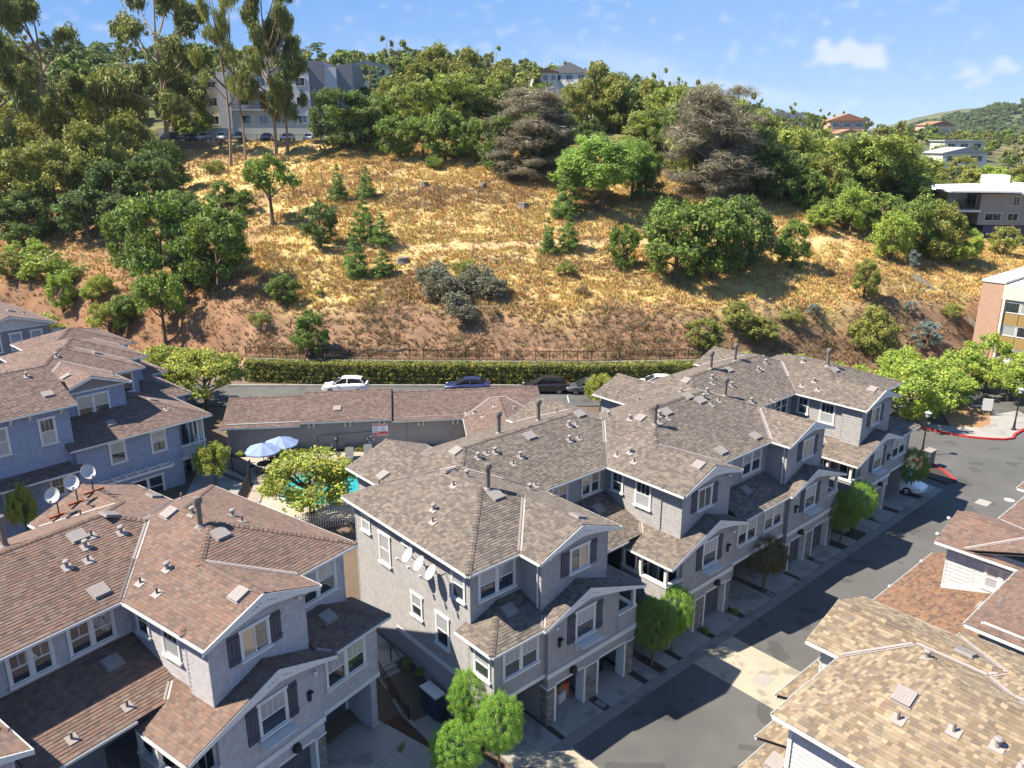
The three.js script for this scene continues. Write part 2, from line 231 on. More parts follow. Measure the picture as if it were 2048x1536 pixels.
// lays the shingles of one roof as single tabs: the nearest become meshes of their own, the others one mesh
function shingles(roof, parent, pal, seed, { exposure = 0.145, wmin = 0.13, wmax = 0.30, singles = 300, thick = 0.022 } = {}) {
  const R = rng(seed), tabs = [];
  parent.updateWorldMatrix(true, false); camLocal.copy(camera.position).applyMatrix4(parent.matrixWorld.clone().invert());
  for (const F of roof.faces) {
    const uS = F.s[0] === 'u', P = roof.prims[F.k], pit = Math.hypot(F.A[0], F.A[1]), ds = exposure / Math.sqrt(1 + pit * pit), e0 = F.s === 'u0' ? P.r[0] : F.s === 'u1' ? P.r[1] : F.s === 'n0' ? P.r[2] : P.r[3], sg = F.s[1] === '0' ? 1 : -1;
    let smax = 0, t0 = 1e9, t1 = -1e9; for (const [u, n] of F.f) { smax = Math.max(smax, sg * ((uS ? u : n) - e0)); t0 = Math.min(t0, uS ? n : u); t1 = Math.max(t1, uS ? n : u); }
    for (let k = 0; k * ds < smax; k++) {
      const s0 = k * ds - (k === 0 ? 0.03 : 0), s1 = Math.min((k + 1) * ds + 0.012, smax); let t = t0 - R() * 0.3;
      while (t < t1) { const w = lerp(wmin, wmax, R()), a = t, b = t + w; t = b;
        const q = (s, x) => uS ? [e0 + sg * s, x] : [x, e0 + sg * s]; let poly = [q(s0, a), q(s0, b), q(s1, b), q(s1, a)];
        for (let i = 0; i < F.f.length && poly.length > 2; i++) { const p = F.f[i], r = F.f[(i + 1) % F.f.length], A = -(r[1] - p[1]), B = r[0] - p[0]; if (k === 0 && Math.abs(uS ? A : B) > 1e-6 && Math.abs(uS ? B : A) < 1e-6 && Math.abs((uS ? p[0] : p[1]) - e0) < 1e-6) continue; poly = clipPoly(poly, A, B, -(A * p[0] + B * p[1])); }
        if (poly.length < 3) continue; let cu = 0, cn = 0; for (const p of poly) { cu += p[0] / poly.length; cn += p[1] / poly.length; }
        if (roof.covered(F.k, F.A, cu, cn) && poly.every((p) => roof.covered(F.k, F.A, p[0], p[1]))) continue;
        const y = pv(F.A, cu, cn), th = thick * (0.75 + 0.6 * R() * R());
        const wt = 0.86 + 0.28 * fbm(cu * 0.35 + seed, cn * 0.35, 2, 3); tabs.push({ F, poly, uS, sg, e0, s0, s1, th, c: pal(R).map((v) => v * wt), d: Math.hypot(cu - camLocal.x, y - camLocal.y, cn - camLocal.z) }); } } }
  const put = (mb, T) => { const { F, poly, uS, sg, e0, s0, s1, th } = T; mb.col = T.c; const lift = (p) => { const s = sg * ((uS ? p[0] : p[1]) - e0); return 0.004 + th * clamp(1 - (s - s0) / (s1 - s0), 0, 1); }, P3 = (p, l) => [p[0], pv(F.A, p[0], p[1]) + l, p[1]];
    mb.poly(poly.map((p) => P3(p, lift(p)))); for (let i = 0; i < poly.length; i++) { const p = poly[i], q = poly[(i + 1) % poly.length], onButt = Math.abs(sg * ((uS ? p[0] : p[1]) - e0) - s0) < 1e-4 && Math.abs(sg * ((uS ? q[0] : q[1]) - e0) - s0) < 1e-4; if (onButt) mb.quad(P3(p, lift(p)), P3(q, lift(q)), P3(q, -0.004), P3(p, -0.004)); } };
  tabs.sort((a, b) => a.d - b.d);
  const rest = new MB(true); tabs.forEach((T, i) => { if (i < singles) { const m = new MB(true); put(m, T); mesh('shingle', m.geo(), M.shingle, parent); } else put(rest, T); });
  if (rest.p.length) rest.add('shingle_courses', M.shingle, parent, 'stuff');
  // ridge and hip caps
  const caps = new MB(true); for (const r of roof.ridges()) { const L = Math.hypot(r.b[0] - r.a[0], r.b[1] - r.a[1]), N = Math.max(1, Math.round(L / 0.19)), dx = (r.b[0] - r.a[0]) / L, dn = (r.b[1] - r.a[1]) / L; let lo = pv(r.A, ...r.a) <= pv(r.A, ...r.b) ? 0 : 1;
    for (let i = 0; i < N; i++) { const f = (t, side, up) => { const u = lerp(r.a[0], r.b[0], t) + dn * side, n = lerp(r.a[1], r.b[1], t) - dx * side; return [u, Math.min(pv(r.A, u, n), pv(r.B, u, n)) + up, n]; }; let ta = i / N, tb = (i + 1.12) / N; if (lo) { ta = 1 - i / N; tb = 1 - (i + 1.12) / N; } tb = clamp(tb, 0, 1); caps.col = pal(R).map((v) => v * 0.92); const w = 0.14, h0 = 0.058, h1 = 0.03;
      caps.quad(f(ta, -w, h0), f(ta, 0, h0 + 0.006), f(tb, 0, h1 + 0.006), f(tb, -w, h1)); caps.quad(f(ta, 0, h0 + 0.006), f(ta, w, h0), f(tb, w, h1), f(tb, 0, h1 + 0.006)); caps.quad(f(ta, -w, h0), f(ta, 0, h0 + 0.006), f(ta, 0, 0), f(ta, -w, 0.0)); caps.quad(f(ta, 0, h0 + 0.006), f(ta, w, h0), f(ta, w, 0), f(ta, 0, 0)); caps.quad(f(ta, w, h0), f(tb, w, h1), f(tb, w, 0), f(ta, w, 0)); caps.quad(f(ta, -w, h0), f(tb, -w, h1), f(tb, -w, 0), f(ta, -w, 0)); } }
  if (caps.p.length) caps.add('ridge_caps', M.shingle, parent, 'stuff');
  const seen = []; for (const v of roof.valleys()) { // folded metal in the valleys
    const key = v.m.map((x) => x.toFixed(1)).join(); if (seen.includes(key)) continue; seen.push(key); const conc = (s) => Math.max(pv(v.F, v.m[0] + v.nrm[0] * s, v.m[1] + v.nrm[1] * s), pv(v.G, v.m[0] + v.nrm[0] * s, v.m[1] + v.nrm[1] * s)); const y0 = pv(v.F, ...v.m), hs = (s) => roof.h(v.m[0] + v.nrm[0] * s, v.m[1] + v.nrm[1] * s); if (hs(0.4) + hs(-0.4) < 2 * y0 + 0.03) continue;
    const mb = new MB(), f = (p, s) => { const u = p[0] + v.nrm[0] * s, n = p[1] + v.nrm[1] * s; return [u, Math.max(pv(v.F, u, n), pv(v.G, u, n)) + 0.035, n]; };
    for (const [s0, s1] of [[-0.11, -0.02], [0.02, 0.11]]) mb.quad(f(v.a, s0), f(v.a, s1), f(v.b, s1), f(v.b, s0)); mb.add('valley_flashing', M.flash, parent); }
}
function gutters(roof, parent, m, { size = 0.105, brackets = false } = {}) {
  for (const E of roof.eaves()) { const u = E.s[0] === 'u', o = E.s[1] === '0' ? -1 : 1, y = E.e - 0.02, mb = new MB(), bx = (x, yy, t0, t1, y0, y1) => u ? mb.box(t0, y0, x, t1, y1, yy) : mb.box(x, y0, t0, yy, y1, t1), c = E.c;
    bx(E.x, E.y, c, c + o * 0.02, y - 0.14, y - 0.01); bx(E.x, E.y, c + o * 0.02, c + o * size, y - 0.11, y - 0.098); bx(E.x, E.y, c + o * (size - 0.015), c + o * size, y - 0.098, y - 0.005); mb.add('gutter', m, parent);
    if (brackets) { const b = new MB(); for (let x = E.x + 0.4; x < E.y - 0.2; x += 1.1) u ? b.box(c, y - 0.02, x - 0.02, c + o * size, y - 0.005, x + 0.02) : b.box(x - 0.02, y - 0.02, c, x + 0.02, y - 0.005, c + o * size); if (b.p.length) b.add('gutter_brackets', m, parent); } }
}
// ---------------------------------------------------------------- walls and windows
// a plane map: 'n' planes face along n (local z), 'u' planes along u (local x); out is +1 or -1
const planeMap = (plane, c, out) => plane === 'n' ? (a, y, d) => [a, y, c + out * d] : (a, y, d) => [c + out * d, y, a];
function pbox(mb, P, a0, a1, y0, y1, d0, d1) { const p = P(a0, y0, d0), q = P(a1, y1, d1); return mb.box(p[0], p[1], p[2], q[0], q[1], q[2]); }
function siding(mb, P, xr, y0, y1, course = 0.19, out = 0.026) {
  for (let y = y0; y < y1 - 0.01; y += course) { const t = Math.min(y + course, y1), [a, b] = xr(y), [c, d] = xr(t - 1e-3); if (b - a < 0.02) break; const e = Math.max(c, a), f = Math.min(d, b);
    mb.quad(P(a, y, out), P(b, y, out), P(f > e ? f : (a + b) / 2, t, 0.006), P(f > e ? e : (a + b) / 2, t, 0.006)); mb.quad(P(a, y, 0), P(b, y, 0), P(b, y, out), P(a, y, out)); }
  return mb;
}
function volume(parent, m, u0, u1, n0, n1, y0, y1, faces = 'u0 u1 n0 n1', name = 'wall') {
  const mb = new MB(); mb.box(u0, y0, n0, u1, y1, n1);
  for (const f of faces.split(' ')) { if (!f) continue; const u = f[0] === 'u', c = { u0, u1, n0, n1 }[f]; siding(mb, planeMap(u ? 'u' : 'n', c, f[1] === '0' ? -1 : 1), () => u ? [n0, n1] : [u0, u1], y0, y1); }
  const o = mb.add(name, m, parent);
  for (const [u, n, su, sn] of [[u0, n0, -1, -1], [u1, n0, 1, -1], [u0, n1, -1, 1], [u1, n1, 1, 1]]) { const fu = faces.includes(su < 0 ? 'u0' : 'u1'), fn = faces.includes(sn < 0 ? 'n0' : 'n1'); if (fu && fn) new MB().box(u - su * 0.05, y0, n - sn * 0.05, u + su * 0.03, y1, n + sn * 0.03).add('corner_board', m, parent); }
  return o;
}
function gableWall(parent, m, plane, c, out, a0, a1, y0, ax, ay, pitch) { // triangle of siding under a gable roof
  const mb = new MB(), P = planeMap(plane, c, out), xr = (y) => [Math.max(a0, ax - (ay - y) / pitch), Math.min(a1, ax + (ay - y) / pitch)];
  const [l] = xr(y0), r = xr(y0)[1]; siding(mb, P, xr, y0, ay); mb.poly([P(l, y0, 0), P(r, y0, 0), P(ax, ay, 0)]); return mb.add('gable_wall', m, parent);
}
function win(parent, plane, c, out, a0, a1, y0, y1, o = {}) {
  const { cols = 1, slider = false, grid = 0, glass = M.glass, up = null, sill = 0.06, trim = 0.1, frame = M.white, fixed = false } = o;
  const P = planeMap(plane, c, out), mb = new MB();
  pbox(mb, P, a0 - trim, a0, y0, y1, 0.0, 0.075); pbox(mb, P, a1, a1 + trim, y0, y1, 0.0, 0.075);
  pbox(mb, P, a0 - trim - 0.04, a1 + trim + 0.04, y1, y1 + trim + 0.02, 0, 0.095); pbox(mb, P, a0 - trim - 0.05, a1 + trim + 0.05, y0 - trim, y0, 0, 0.085 + sill);
  const W = (a1 - a0), mull = cols > 1 ? 0.13 : 0, cw = (W - mull * (cols - 1)) / cols, panes = [], s = 0.045;
  for (let k = 0; k < cols; k++) {
    const l = a0 + k * (cw + mull), r = l + cw; if (k) pbox(mb, P, l - mull, l, y0, y1, 0, 0.07);
    pbox(mb, P, l, l + s, y0, y1, 0.0, 0.056); pbox(mb, P, r - s, r, y0, y1, 0.0, 0.056); pbox(mb, P, l + s, r - s, y0, y0 + s, 0.0, 0.056); pbox(mb, P, l + s, r - s, y1 - s, y1, 0.0, 0.056);
    if (slider) { const mx = (l + r) / 2; pbox(mb, P, mx - 0.03, mx + 0.03, y0 + s, y1 - s, 0, 0.058); panes.push([l + s, mx - 0.03, y0 + s, y1 - s, up || glass], [mx + 0.03, r - s, y0 + s, y1 - s, glass]); }
    else if (fixed) panes.push([l + s, r - s, y0 + s, y1 - s, glass]);
    else { const my = (y0 + y1) / 2; pbox(mb, P, l + s, r - s, my - 0.03, my + 0.03, 0, 0.058); panes.push([l + s, r - s, my + 0.03, y1 - s, up || glass], [l + s, r - s, y0 + s, my - 0.03, glass]); if (grid) for (let g = 1; g < grid; g++) { const x = lerp(l + s, r - s, g / grid); pbox(mb, P, x - 0.012, x + 0.012, my + 0.03, y1 - s, 0, 0.046); } }
  }
  const w = mb.add('window', frame, parent);
  for (const [l, r, b, t, g] of panes) { const q = new MB(); pbox(q, P, l, r, b, t, 0.028, 0.036); q.add('pane', g, w); }
  return w;
}
function shutter(parent, plane, c, out, a0, a1, y0, y1) { const P = planeMap(plane, c, out), n = 3, w = (a1 - a0) / n, bk = new MB(); // upright boards under two battens
  const sh = pbox(bk, P, a0, a1, y0 + 0.02, y1 - 0.02, 0.02, 0.034).add('shutter', M.navy, parent);
  for (const y of [y0 + (y1 - y0) * 0.1, y1 - (y1 - y0) * 0.1 - 0.1]) { const s = new MB(); pbox(s, P, a0 - 0.01, a1 + 0.01, y, y + 0.1, 0.058, 0.085); s.add('batten', M.navy, sh); }
  for (let i = 0; i < n; i++) { const b = new MB(); pbox(b, P, a0 + i * w + 0.008, a0 + (i + 1) * w - 0.008, y0, y1, 0.034, 0.058); b.add('board', M.navy, sh); } return sh; }
function barge(parent, plane, c, out, xl, yl, xa, ya, xr, yr, m = M.white, mid = 0.40, end = 0.17) { // gable board with an arched lower edge
  const P = planeMap(plane, c, out), top = [], bot = [], N = 12, Y = (x) => x < xa ? lerp(yl, ya, (x - xl) / (xa - xl)) : lerp(ya, yr, (x - xa) / (xr - xa));
  const xs = []; for (let i = 0; i <= N; i++) xs.push(lerp(xl, xa, i / N)); for (let i = 1; i <= N; i++) xs.push(lerp(xa, xr, i / N));
  const mb = new MB(); const pt = (x, d) => { const k = x < xa ? (xa - x) / (xa - xl) : (x - xa) / (xr - xa); return P(x, Y(x) - 0.03 - end - mid * Math.pow(1 - k, 1.6), d); };
  for (let i = 0; i + 1 < xs.length; i++) { const a = xs[i], b = xs[i + 1]; for (const d of [0, 0.05]) mb.quad(P(a, Y(a) - 0.03, d), P(b, Y(b) - 0.03, d), pt(b, d), pt(a, d)); mb.quad(pt(a, 0), pt(b, 0), pt(b, 0.05), pt(a, 0.05)); mb.quad(P(a, Y(a) - 0.03, 0), P(b, Y(b) - 0.03, 0), P(b, Y(b) - 0.03, 0.05), P(a, Y(a) - 0.03, 0.05)); }
  const o = mb.add('bargeboard', m, parent), v = new MB(); for (let i = -3; i <= 3; i++) if (i) pbox(v, P, xa + i * 0.16 - 0.05, xa + i * 0.16 + 0.05, Y(xa + i * 0.16) - 0.30, Y(xa + i * 0.16) - 0.285, 0.05, 0.062); v.add('gable_vent_slots', M.dark, o); return o;
}
function stones(mb, x0, x1, y0, y1, z0, z1, R) { // ledgestone veneer round a column
  for (let y = y0; y < y1 - 0.02;) { const h = Math.min(0.07 + 0.09 * R(), y1 - y); for (const [ax, a0, a1, c, s] of [['x', x0, x1, z1, 1], ['x', x0, x1, z0, -1], ['z', z0, z1, x0, -1], ['z', z0, z1, x1, 1]]) for (let a = a0; a < a1 - 0.02;) { const w = Math.min(0.12 + 0.2 * R(), a1 - a), d = 0.01 + 0.03 * R(), t = 0.14 + 0.16 * R(); mb.col = [t * 1.06, t, t * 0.93]; ax === 'x' ? mb.box(a + 0.004, y + 0.004, c - s * 0.02, a + w - 0.004, y + h - 0.004, c + s * d) : mb.box(c - s * 0.02, y + 0.004, a + 0.004, c + s * d, y + h - 0.004, a + w - 0.004); a += w; } y += h; } return mb;
}
// ---------------------------------------------------------------- things on roofs (parts of their building)
M.flashing = mat('pipe_flashing', lin(0.30, 0.265, 0.25), { map: grain }); const ventGeo = {}; {
  let b = new MB(); b.lathe([[0, 0.30], [0.05, 0.30], [0.05, 0]], 0, 0, 0, 7); ventGeo.pipe = b.geo();
  b = new MB(); b.lathe([[0, 0.36], [0.09, 0.355], [0.135, 0.31], [0.135, 0.26], [0.075, 0.25], [0.075, 0.0]], 0, 0, 0, 10); ventGeo.cap = b.geo();
  b = new MB(); b.lathe([[0.20, -0.2], [0.20, -0.05], [0.10, 0.14], [0, 0.14]], 0, 0, 0, 10); ventGeo.base = b.geo();
  b = new MB(); b.lathe([[0, 1.42], [0.17, 1.38], [0.20, 1.26], [0.20, 1.12], [0.12, 1.10], [0.115, 0]], 0, 0, 0, 10); ventGeo.flue = b.geo();
}
const pitchQ = (A) => new THREE.Quaternion().setFromUnitVectors(new THREE.Vector3(0, 1, 0), new THREE.Vector3(-A[0], 1, -A[1]).normalize());
function roofBits(roof, parent, list, cap = M.vent, pipe = M.pipe) { // [kind, u, n]
  for (const [kind, u, n, turn = 0] of list) { let A = null, y = -1e9; for (const F of roof.faces) { const P = roof.prims[F.k], h = primH(P, u, n); if (h > y - 1e-6 && Math.abs(h - pv(F.A, u, n)) < 1e-6) { y = h; A = F.A; } } if (!A) continue;
    if (kind === 'box') { const b = new MB(); b.box(-0.31, 0.02, -0.29, 0.31, 0.11, 0.29); b.box(-0.35, 0.0, -0.33, 0.35, 0.03, 0.33); const o = b.add('attic_vent', cap, parent); o.position.set(u, y + 0.02, n); o.quaternion.copy(pitchQ(A)); const s = new MB(); for (let i = -2; i <= 2; i++) s.box(-0.26, 0.111, i * 0.1 - 0.012, 0.26, 0.115, i * 0.1 + 0.012); s.add('louvre_slats', cap, o); }
    else { const names = { pipe: 'vent_pipe', cap: 'capped_vent', flue: 'flue_pipe' }, o = mesh(names[kind], ventGeo[kind], kind === 'cap' ? cap : pipe, parent); o.position.set(u, y, n); const f = new MB(); f.box(-0.19, 0.03, -0.2, 0.19, 0.042, 0.2); const fl = f.add('flashing', M.flashing, o); fl.quaternion.copy(pitchQ(A)); if (kind === 'flue') { const b = mesh('storm_collar', ventGeo.base, cap, o); b.position.y = 0.05; } } }
}
function dish(parent, x, y, z, yaw, r = 0.36, foot = 'wall') { // satellite dish: parts reflector, arm, mount
  const g = parent; const mb = new MB(), N = 14, prof = [[0, 0], [0.4 * r, 0.025], [0.75 * r, 0.085], [r, 0.15], [r * 1.01, 0.14]]; mb.lathe(prof, 0, 0, 0, N); const d = mb.add('reflector', M.dish, g); d.position.set(x, y, z); d.rotation.set(-0.95, yaw, 0, 'YXZ'); d.scale.set(0.9, 1, 1.05);
  const a = new MB(); const c = Math.cos(yaw), s = Math.sin(yaw); a.tube([[x, y - 0.05, z], [x - s * 0.30, y - 0.30, z - c * 0.30], [x - s * 0.5, y - 0.02, z - c * 0.5]].map((p, i) => i === 2 ? [x - s * 0.62, y + 0.0, z - c * 0.62] : p), 0.022, 5); a.box(x - s * 0.62 - 0.06, y - 0.05, z - c * 0.62 - 0.06, x - s * 0.62 + 0.06, y + 0.06, z - c * 0.62 + 0.06); a.add('feed_arm', M.dish, g); return d;
}
// ---------------------------------------------------------------- townhouse row
const palA = (R) => { const t = R(), k = 0.86 + 0.28 * R(); const c = t < 0.28 ? [0.202, 0.168, 0.136] : t < 0.55 ? [0.142, 0.117, 0.098] : t < 0.8 ? [0.170, 0.142, 0.118] : [0.120, 0.101, 0.088]; return c.map((v) => v * k); };
const palB = (R) => { const t = R(), k = 0.86 + 0.26 * R(); const c = t < 0.3 ? [0.198, 0.121, 0.090] : t < 0.6 ? [0.163, 0.107, 0.084] : t < 0.85 ? [0.189, 0.136, 0.109] : [0.136, 0.095, 0.079]; return c.map((v) => v * k); };
function townhouse(name, label, pos, turn, { wall, pal, seed, full = true, bits = [], lowBits = [], open = [0], singles = [200, 100] }) {
  const B = thing(name, label, 'townhouses', pos, turn), R = rng(seed), W = wall, uMin = full ? -99 : 17.6;
  const keep = (a, b) => b > uMin, b3 = full ? 25.4 : 24.3, a3 = full ? 20.2 : 19.1;
  // roof prisms, in metres along (u) and out from (n) the garage front
  const up = [[-3.45, 4.8, -11.9, -1.45], [9.75, b3, -11.9, -1.45], [30.1, 38.5, -11.9, -1.45], [-1.33, 15.9, -14.3, -5.5], [18.97, 36.3, -14.3, -5.5]].filter((r) => keep(r[0], r[1])).map((r) => prim(...r));
  for (const [a, b] of [[-0.5, 4.8], [9.75, 15.1], [a3, b3], [30.1, 35.25]]) if (keep(a, b)) up.push(prim(a, b, -7, -0.12, 'u0 u1'));
  for (const [a, b] of [[-1.33, 3.97], [10.7, 15.9], [18.97, 24.2], [31.1, 36.3]]) if (keep(a, b)) up.push(prim(a, b, -15.1, -9.5, 'u0 u1'));
  const units = [{ o: 0, d: 1 }, { o: 14.6, d: -1 }, { o: a3 + 0.5, d: 1 }, { o: 34.75, d: -1 }].map((x, i) => ({ ...x, i })).filter((x) => keep(x.o - 6, x.o + 6));
  const low = []; for (const { o, d } of units) { const a = o + d * -0.62, b = o + d * 6.2; low.push(d > 0 ? prim(a, b, -3.2, 0.44, 'u0 u1', { u0: 5.7, u1: 5.27 }) : prim(b, a, -3.2, 0.44, 'u0 u1', { u0: 5.27, u1: 5.7 })); }
  if (full) low.push(prim(-3.6, -0.1, -2.2, 0.25, 'u0 n1', 5.7)); low.push(prim(15.0, 20.4, -2.2, 0.22, 'n1', 5.7), prim(34.9, 38.65, -2.2, 0.22, 'u1 n1', 5.7));
  if (full) low.push(prim(4.3, 10.3, -6, -2.6, 'n1', 5.7)); low.push(prim(25.0, 30.6, -6, -2.6, 'n1', 5.7));
  const upR = new Roof(up), lowR = new Roof(low);
  for (const [nm, rf, n, sd, bt] of [['roof', upR, singles[0], seed + 1, bits], ['lower_roof', lowR, singles[1], seed + 2, lowBits]]) { const s = rf.sheet(new MB()).add(nm, M.under, B); shingles(rf, s, pal, sd, { singles: n }); roofBits(rf, s, bt); gutters(rf, s, M.white); }
  // upper and main volumes
  for (const [a, b] of [[-1.33, 15.9], [18.97, 36.3]]) if (keep(a, b)) { volume(B, W, a + 0.45, b - 0.45, -13.85, -5.95, 0, 8.9); for (const [c, e] of a < 0 ? [[-1.33, 3.97], [10.7, 15.9]] : [[18.97, 24.2], [31.1, 36.3]]) { volume(B, W, c + 0.45, e - 0.45, -14.65, -13.85, 0, 8.8, 'u0 u1 n0'); gableWall(B, W, 'n', -14.65, -1, c + 0.45, e - 0.45, 8.8, (c + e) / 2, 9.66, 0.37); } }
  for (const [a, b] of [[-3.45, 4.8], [9.75, b3], [30.1, 38.5]]) if (keep(a, b)) volume(B, W, a + 0.45, b - 0.45, -11.45, -1.9, 2.6, 8.9);
  for (const { o, d, i } of units) {
    const X = (x) => o + d * x, G = (a, b) => d > 0 ? [X(a), X(b)] : [X(b), X(a)], V = (a, b, n0, n1, y0, y1, f, nm) => volume(B, W, ...G(a, b), n0, n1, y0, y1, f, nm), S = (p, a, b, y0, y1, q) => shutter(B, 'n', p, 1, ...G(a, b), y0, y1);
    // upper bay
    V(0, 4.35, -1.95, -0.55, 5.2, 8.86); gableWall(B, W, 'n', -0.55, 1, ...G(0, 4.35), 8.86, X(2.15), 9.62, 0.37);
    barge(B, 'n', -0.13, 1, ...(d > 0 ? [X(-0.5), 8.76, X(2.15), 9.74, X(4.8), 8.76] : [X(4.8), 8.76, X(2.15), 9.74, X(-0.5), 8.76]));
    win(B, 'n', -0.55, 1, ...G(1.84, 2.97), 7.2, 8.36, { slider: true, glass: i % 2 ? M.glass : M.tanPane, up: i === 0 ? M.glass : i === 1 ? M.glass : M.tanPane }); S(-0.55, 1.2, 1.72, 7.16, 8.42); S(-0.55, 3.09, 3.58, 7.16, 8.42);
    // lower bay
    V(-0.05, 4.72, -1.95, 0, 2.62, 5.62, 'u0 u1 n1'); gableWall(B, W, 'n', 0, 1, ...G(-0.05, 4.72), 5.62, X(2.2), 6.64, 0.37);
    barge(B, 'n', 0.42, 1, ...(d > 0 ? [X(-0.62), 5.71, X(2.2), 6.74, X(6.2), 5.28] : [X(6.2), 5.28, X(2.2), 6.74, X(-0.62), 5.71]), M.white, 0.36);
    win(B, 'n', 0, 1, ...G(1.76, 2.92), 3.95, 5.38, { grid: 4, up: M.blind }); S(0, 1.16, 1.66, 3.88, 5.42); S(0, 3.04, 3.54, 3.88, 5.42);
    const aw = new MB(), [a0, a1] = G(1.62, 3.12); for (const z of [0.08, 0.2, 0.32, 0.44, 0.55]) aw.box(a0, 3.74, z - 0.04, a1, 3.775, z + 0.05); aw.box(a0 + 0.08, 3.4, 0.03, a0 + 0.14, 3.74, 0.1); aw.box(a1 - 0.14, 3.4, 0.03, a1 - 0.08, 3.74, 0.1); aw.bar([a0 + 0.11, 3.42, 0.06], [a0 + 0.11, 3.72, 0.5], 0.05); aw.bar([a1 - 0.11, 3.42, 0.06], [a1 - 0.11, 3.72, 0.5], 0.05); aw.add('planter_shelf', M.white, B);
    const lx = X(0.62), lm = new MB(); lm.box(lx - 0.07, 4.1, 0.02, lx + 0.07, 4.5, 0.12); lm.box(lx - 0.1, 4.5, 0.02, lx + 0.1, 4.56, 0.24); lm.add('wall_lantern', M.dark, B);
    const fl = new MB(); fl.lathe([[0, 0.1], [0.08, 0.08], [0.1, -0.06], [0, -0.08]], X(0.32), 5.28, 0.18, 8); fl.box(X(0.32) - 0.03, 5.3, 0, X(0.32) + 0.03, 5.36, 0.14); fl.add('flood_light', M.white, B);
    const fl2 = new MB(); fl2.lathe([[0, 0.1], [0.08, 0.08], [0.1, -0.06], [0, -0.08]], X(0.35), 8.55, -0.38, 8); fl2.add('flood_light', M.white, B);
    const ds = new MB(); ds.box(X(0.25) - 0.035, 5.6, -0.53 - 0.0, X(0.25) + 0.035, 5.6, -0.5); const dsp = d > 0 ? X(-0.05) : X(0) + 0.05; ds.tube([[dsp, 8.65, -0.75], [dsp, 5.9, -0.75]], 0.04, 6); ds.add('downspout', d > 0 ? M.white : M.dark, B);
    // white band over the garages
    const band = new MB(); pbox(band, planeMap('n', 0, 1), ...G(-0.12, 6.16), 2.64, 2.88, 0.0, 0.07); pbox(band, planeMap('n', 0, 1), ...G(-0.12, 6.16), 2.88, 2.92, 0.0, 0.1); band.add('band_board', M.white, B);
    // porch
    const pn = d > 0 ? -2.2 : -3.1; V(4.72, 6.08, -0.16, 0, 2.3, 3.9, 'n1 u0 u1'); V(5.92, 6.08, pn, -0.16, 2.3, 3.9, 'u0 u1'); V(4.72, 6.08, pn - 0.1, -0.16, 2.3, 2.9, '', 'porch_floor');
    const rail = new MB(); pbox(rail, planeMap('n', 0, 1), ...G(4.68, 6.14), 3.9, 3.98, -0.2, 0.06); const ru = G(5.86, 6.14); rail.box(ru[0], 3.9, pn, ru[1], 3.98, -0.2); rail.add('porch_rail', M.white, B);
    for (const pz of d > 0 ? [-0.1] : [-0.1, -1.78, -3.0]) { const ps = new MB(), [p0, p1] = G(5.92, 6.08); ps.box(p0, 3.98, pz - 0.08, p1, 5.18, pz + 0.08); ps.box(p0 - 0.03, 3.98, pz - 0.11, p1 + 0.03, 4.1, pz + 0.11); ps.add('porch_post', M.white, B); }
    const bm = new MB(), [b0, b1] = G(5.9, 6.1); bm.box(b0, 5.05, pn, b1, 5.22, 0.02); bm.add('porch_beam', M.white, B); const br = new MB(); br.bar([X(4.75), 5.32, -0.06], [X(6.0), 4.95, -0.06], 0.1); br.add('porch_brace', M.white, B);
    if (d < 0) { win(B, 'u', X(4.72), -1, -1.5, -0.3, 3.1, 4.95, { slider: true }); win(B, 'n', -2.2, 1, X(5.9), X(4.9), 3.2, 4.9, {}); }
    // garage front
    V(-0.05, 6.05, -0.32, 0, 2.15, 2.63, 'n1', 'garage_header'); const st = new MB(true); for (const [a, b] of [[-0.05, 0.38], [2.5, 3.3], [5.45, 6.05]]) stones(st, ...G(a, b), 0, 2.0, -0.45, -0.02, R); st.add('stone_columns', M.stone, B, 'stuff');
    const tr = new MB(); for (const [a, b] of [[0.38, 2.5], [3.3, 5.45]]) { const [g0, g1] = G(a, b); tr.box(g0, 0, -0.5, g0 + 0.13, 2.18, 0.03); tr.box(g1 - 0.13, 0, -0.5, g1, 2.18, 0.03); tr.box(g0, 2.06, -0.5, g1, 2.18, 0.03); } for (const [a, b] of [[-0.09, 0.4], [2.46, 3.34], [5.42, 6.1]]) { const [g0, g1] = G(a, b); tr.box(g0, 2.0, -0.5, g1, 2.10, 0.045); } tr.add('garage_trim', M.white, B);
    for (const [a, b] of [[0.51, 2.37], [3.43, 5.32]]) { const [g0, g1] = G(a, b); if (!open.includes(i)) { for (let k = 0; k < 4; k++) { const p = new MB(); p.box(g0, 0.02 + k * 0.51, -0.42, g1, 0.02 + (k + 1) * 0.51 - 0.012, -0.37); for (let c = 0; c < 4; c++) p.box(g0 + (c + 0.12) * (g1 - g0) / 4, 0.1 + k * 0.51, -0.37, g0 + (c + 0.88) * (g1 - g0) / 4, 0.44 + k * 0.51, -0.358); p.add('garage_door_panel', M.door, B); } } }
    const gi = new MB(), [i0, i1] = G(-0.05, 6.05); gi.box(i0, 0, -5.95, i1, 2.5, -5.8); gi.box(i0, 0, -5.8, i0 + 0.12, 2.5, -0.46); gi.box(i1 - 0.12, 0, -5.8, i1, 2.5, -0.46); const [m0, m1] = G(2.84, 2.96); gi.box(m0, 0, -5.8, m1, 2.5, -0.46); gi.box(i0, 2.5, -5.95, i1, 2.6, -0.33); gi.add('garage_interior', M.wallE, B);
    const gl = new MB(), [q0, q1] = G(1.1, 1.5); gl.lathe([[0, 0.28], [0.16, 0.26], [0.2, 0], [0, -0.02]], X(1.5), 2.36, 0.16, 8); gl.box(X(1.5) - 0.04, 2.4, 0, X(1.5) + 0.04, 2.5, 0.14); gl.add('garage_lantern', M.dark, B);
  }
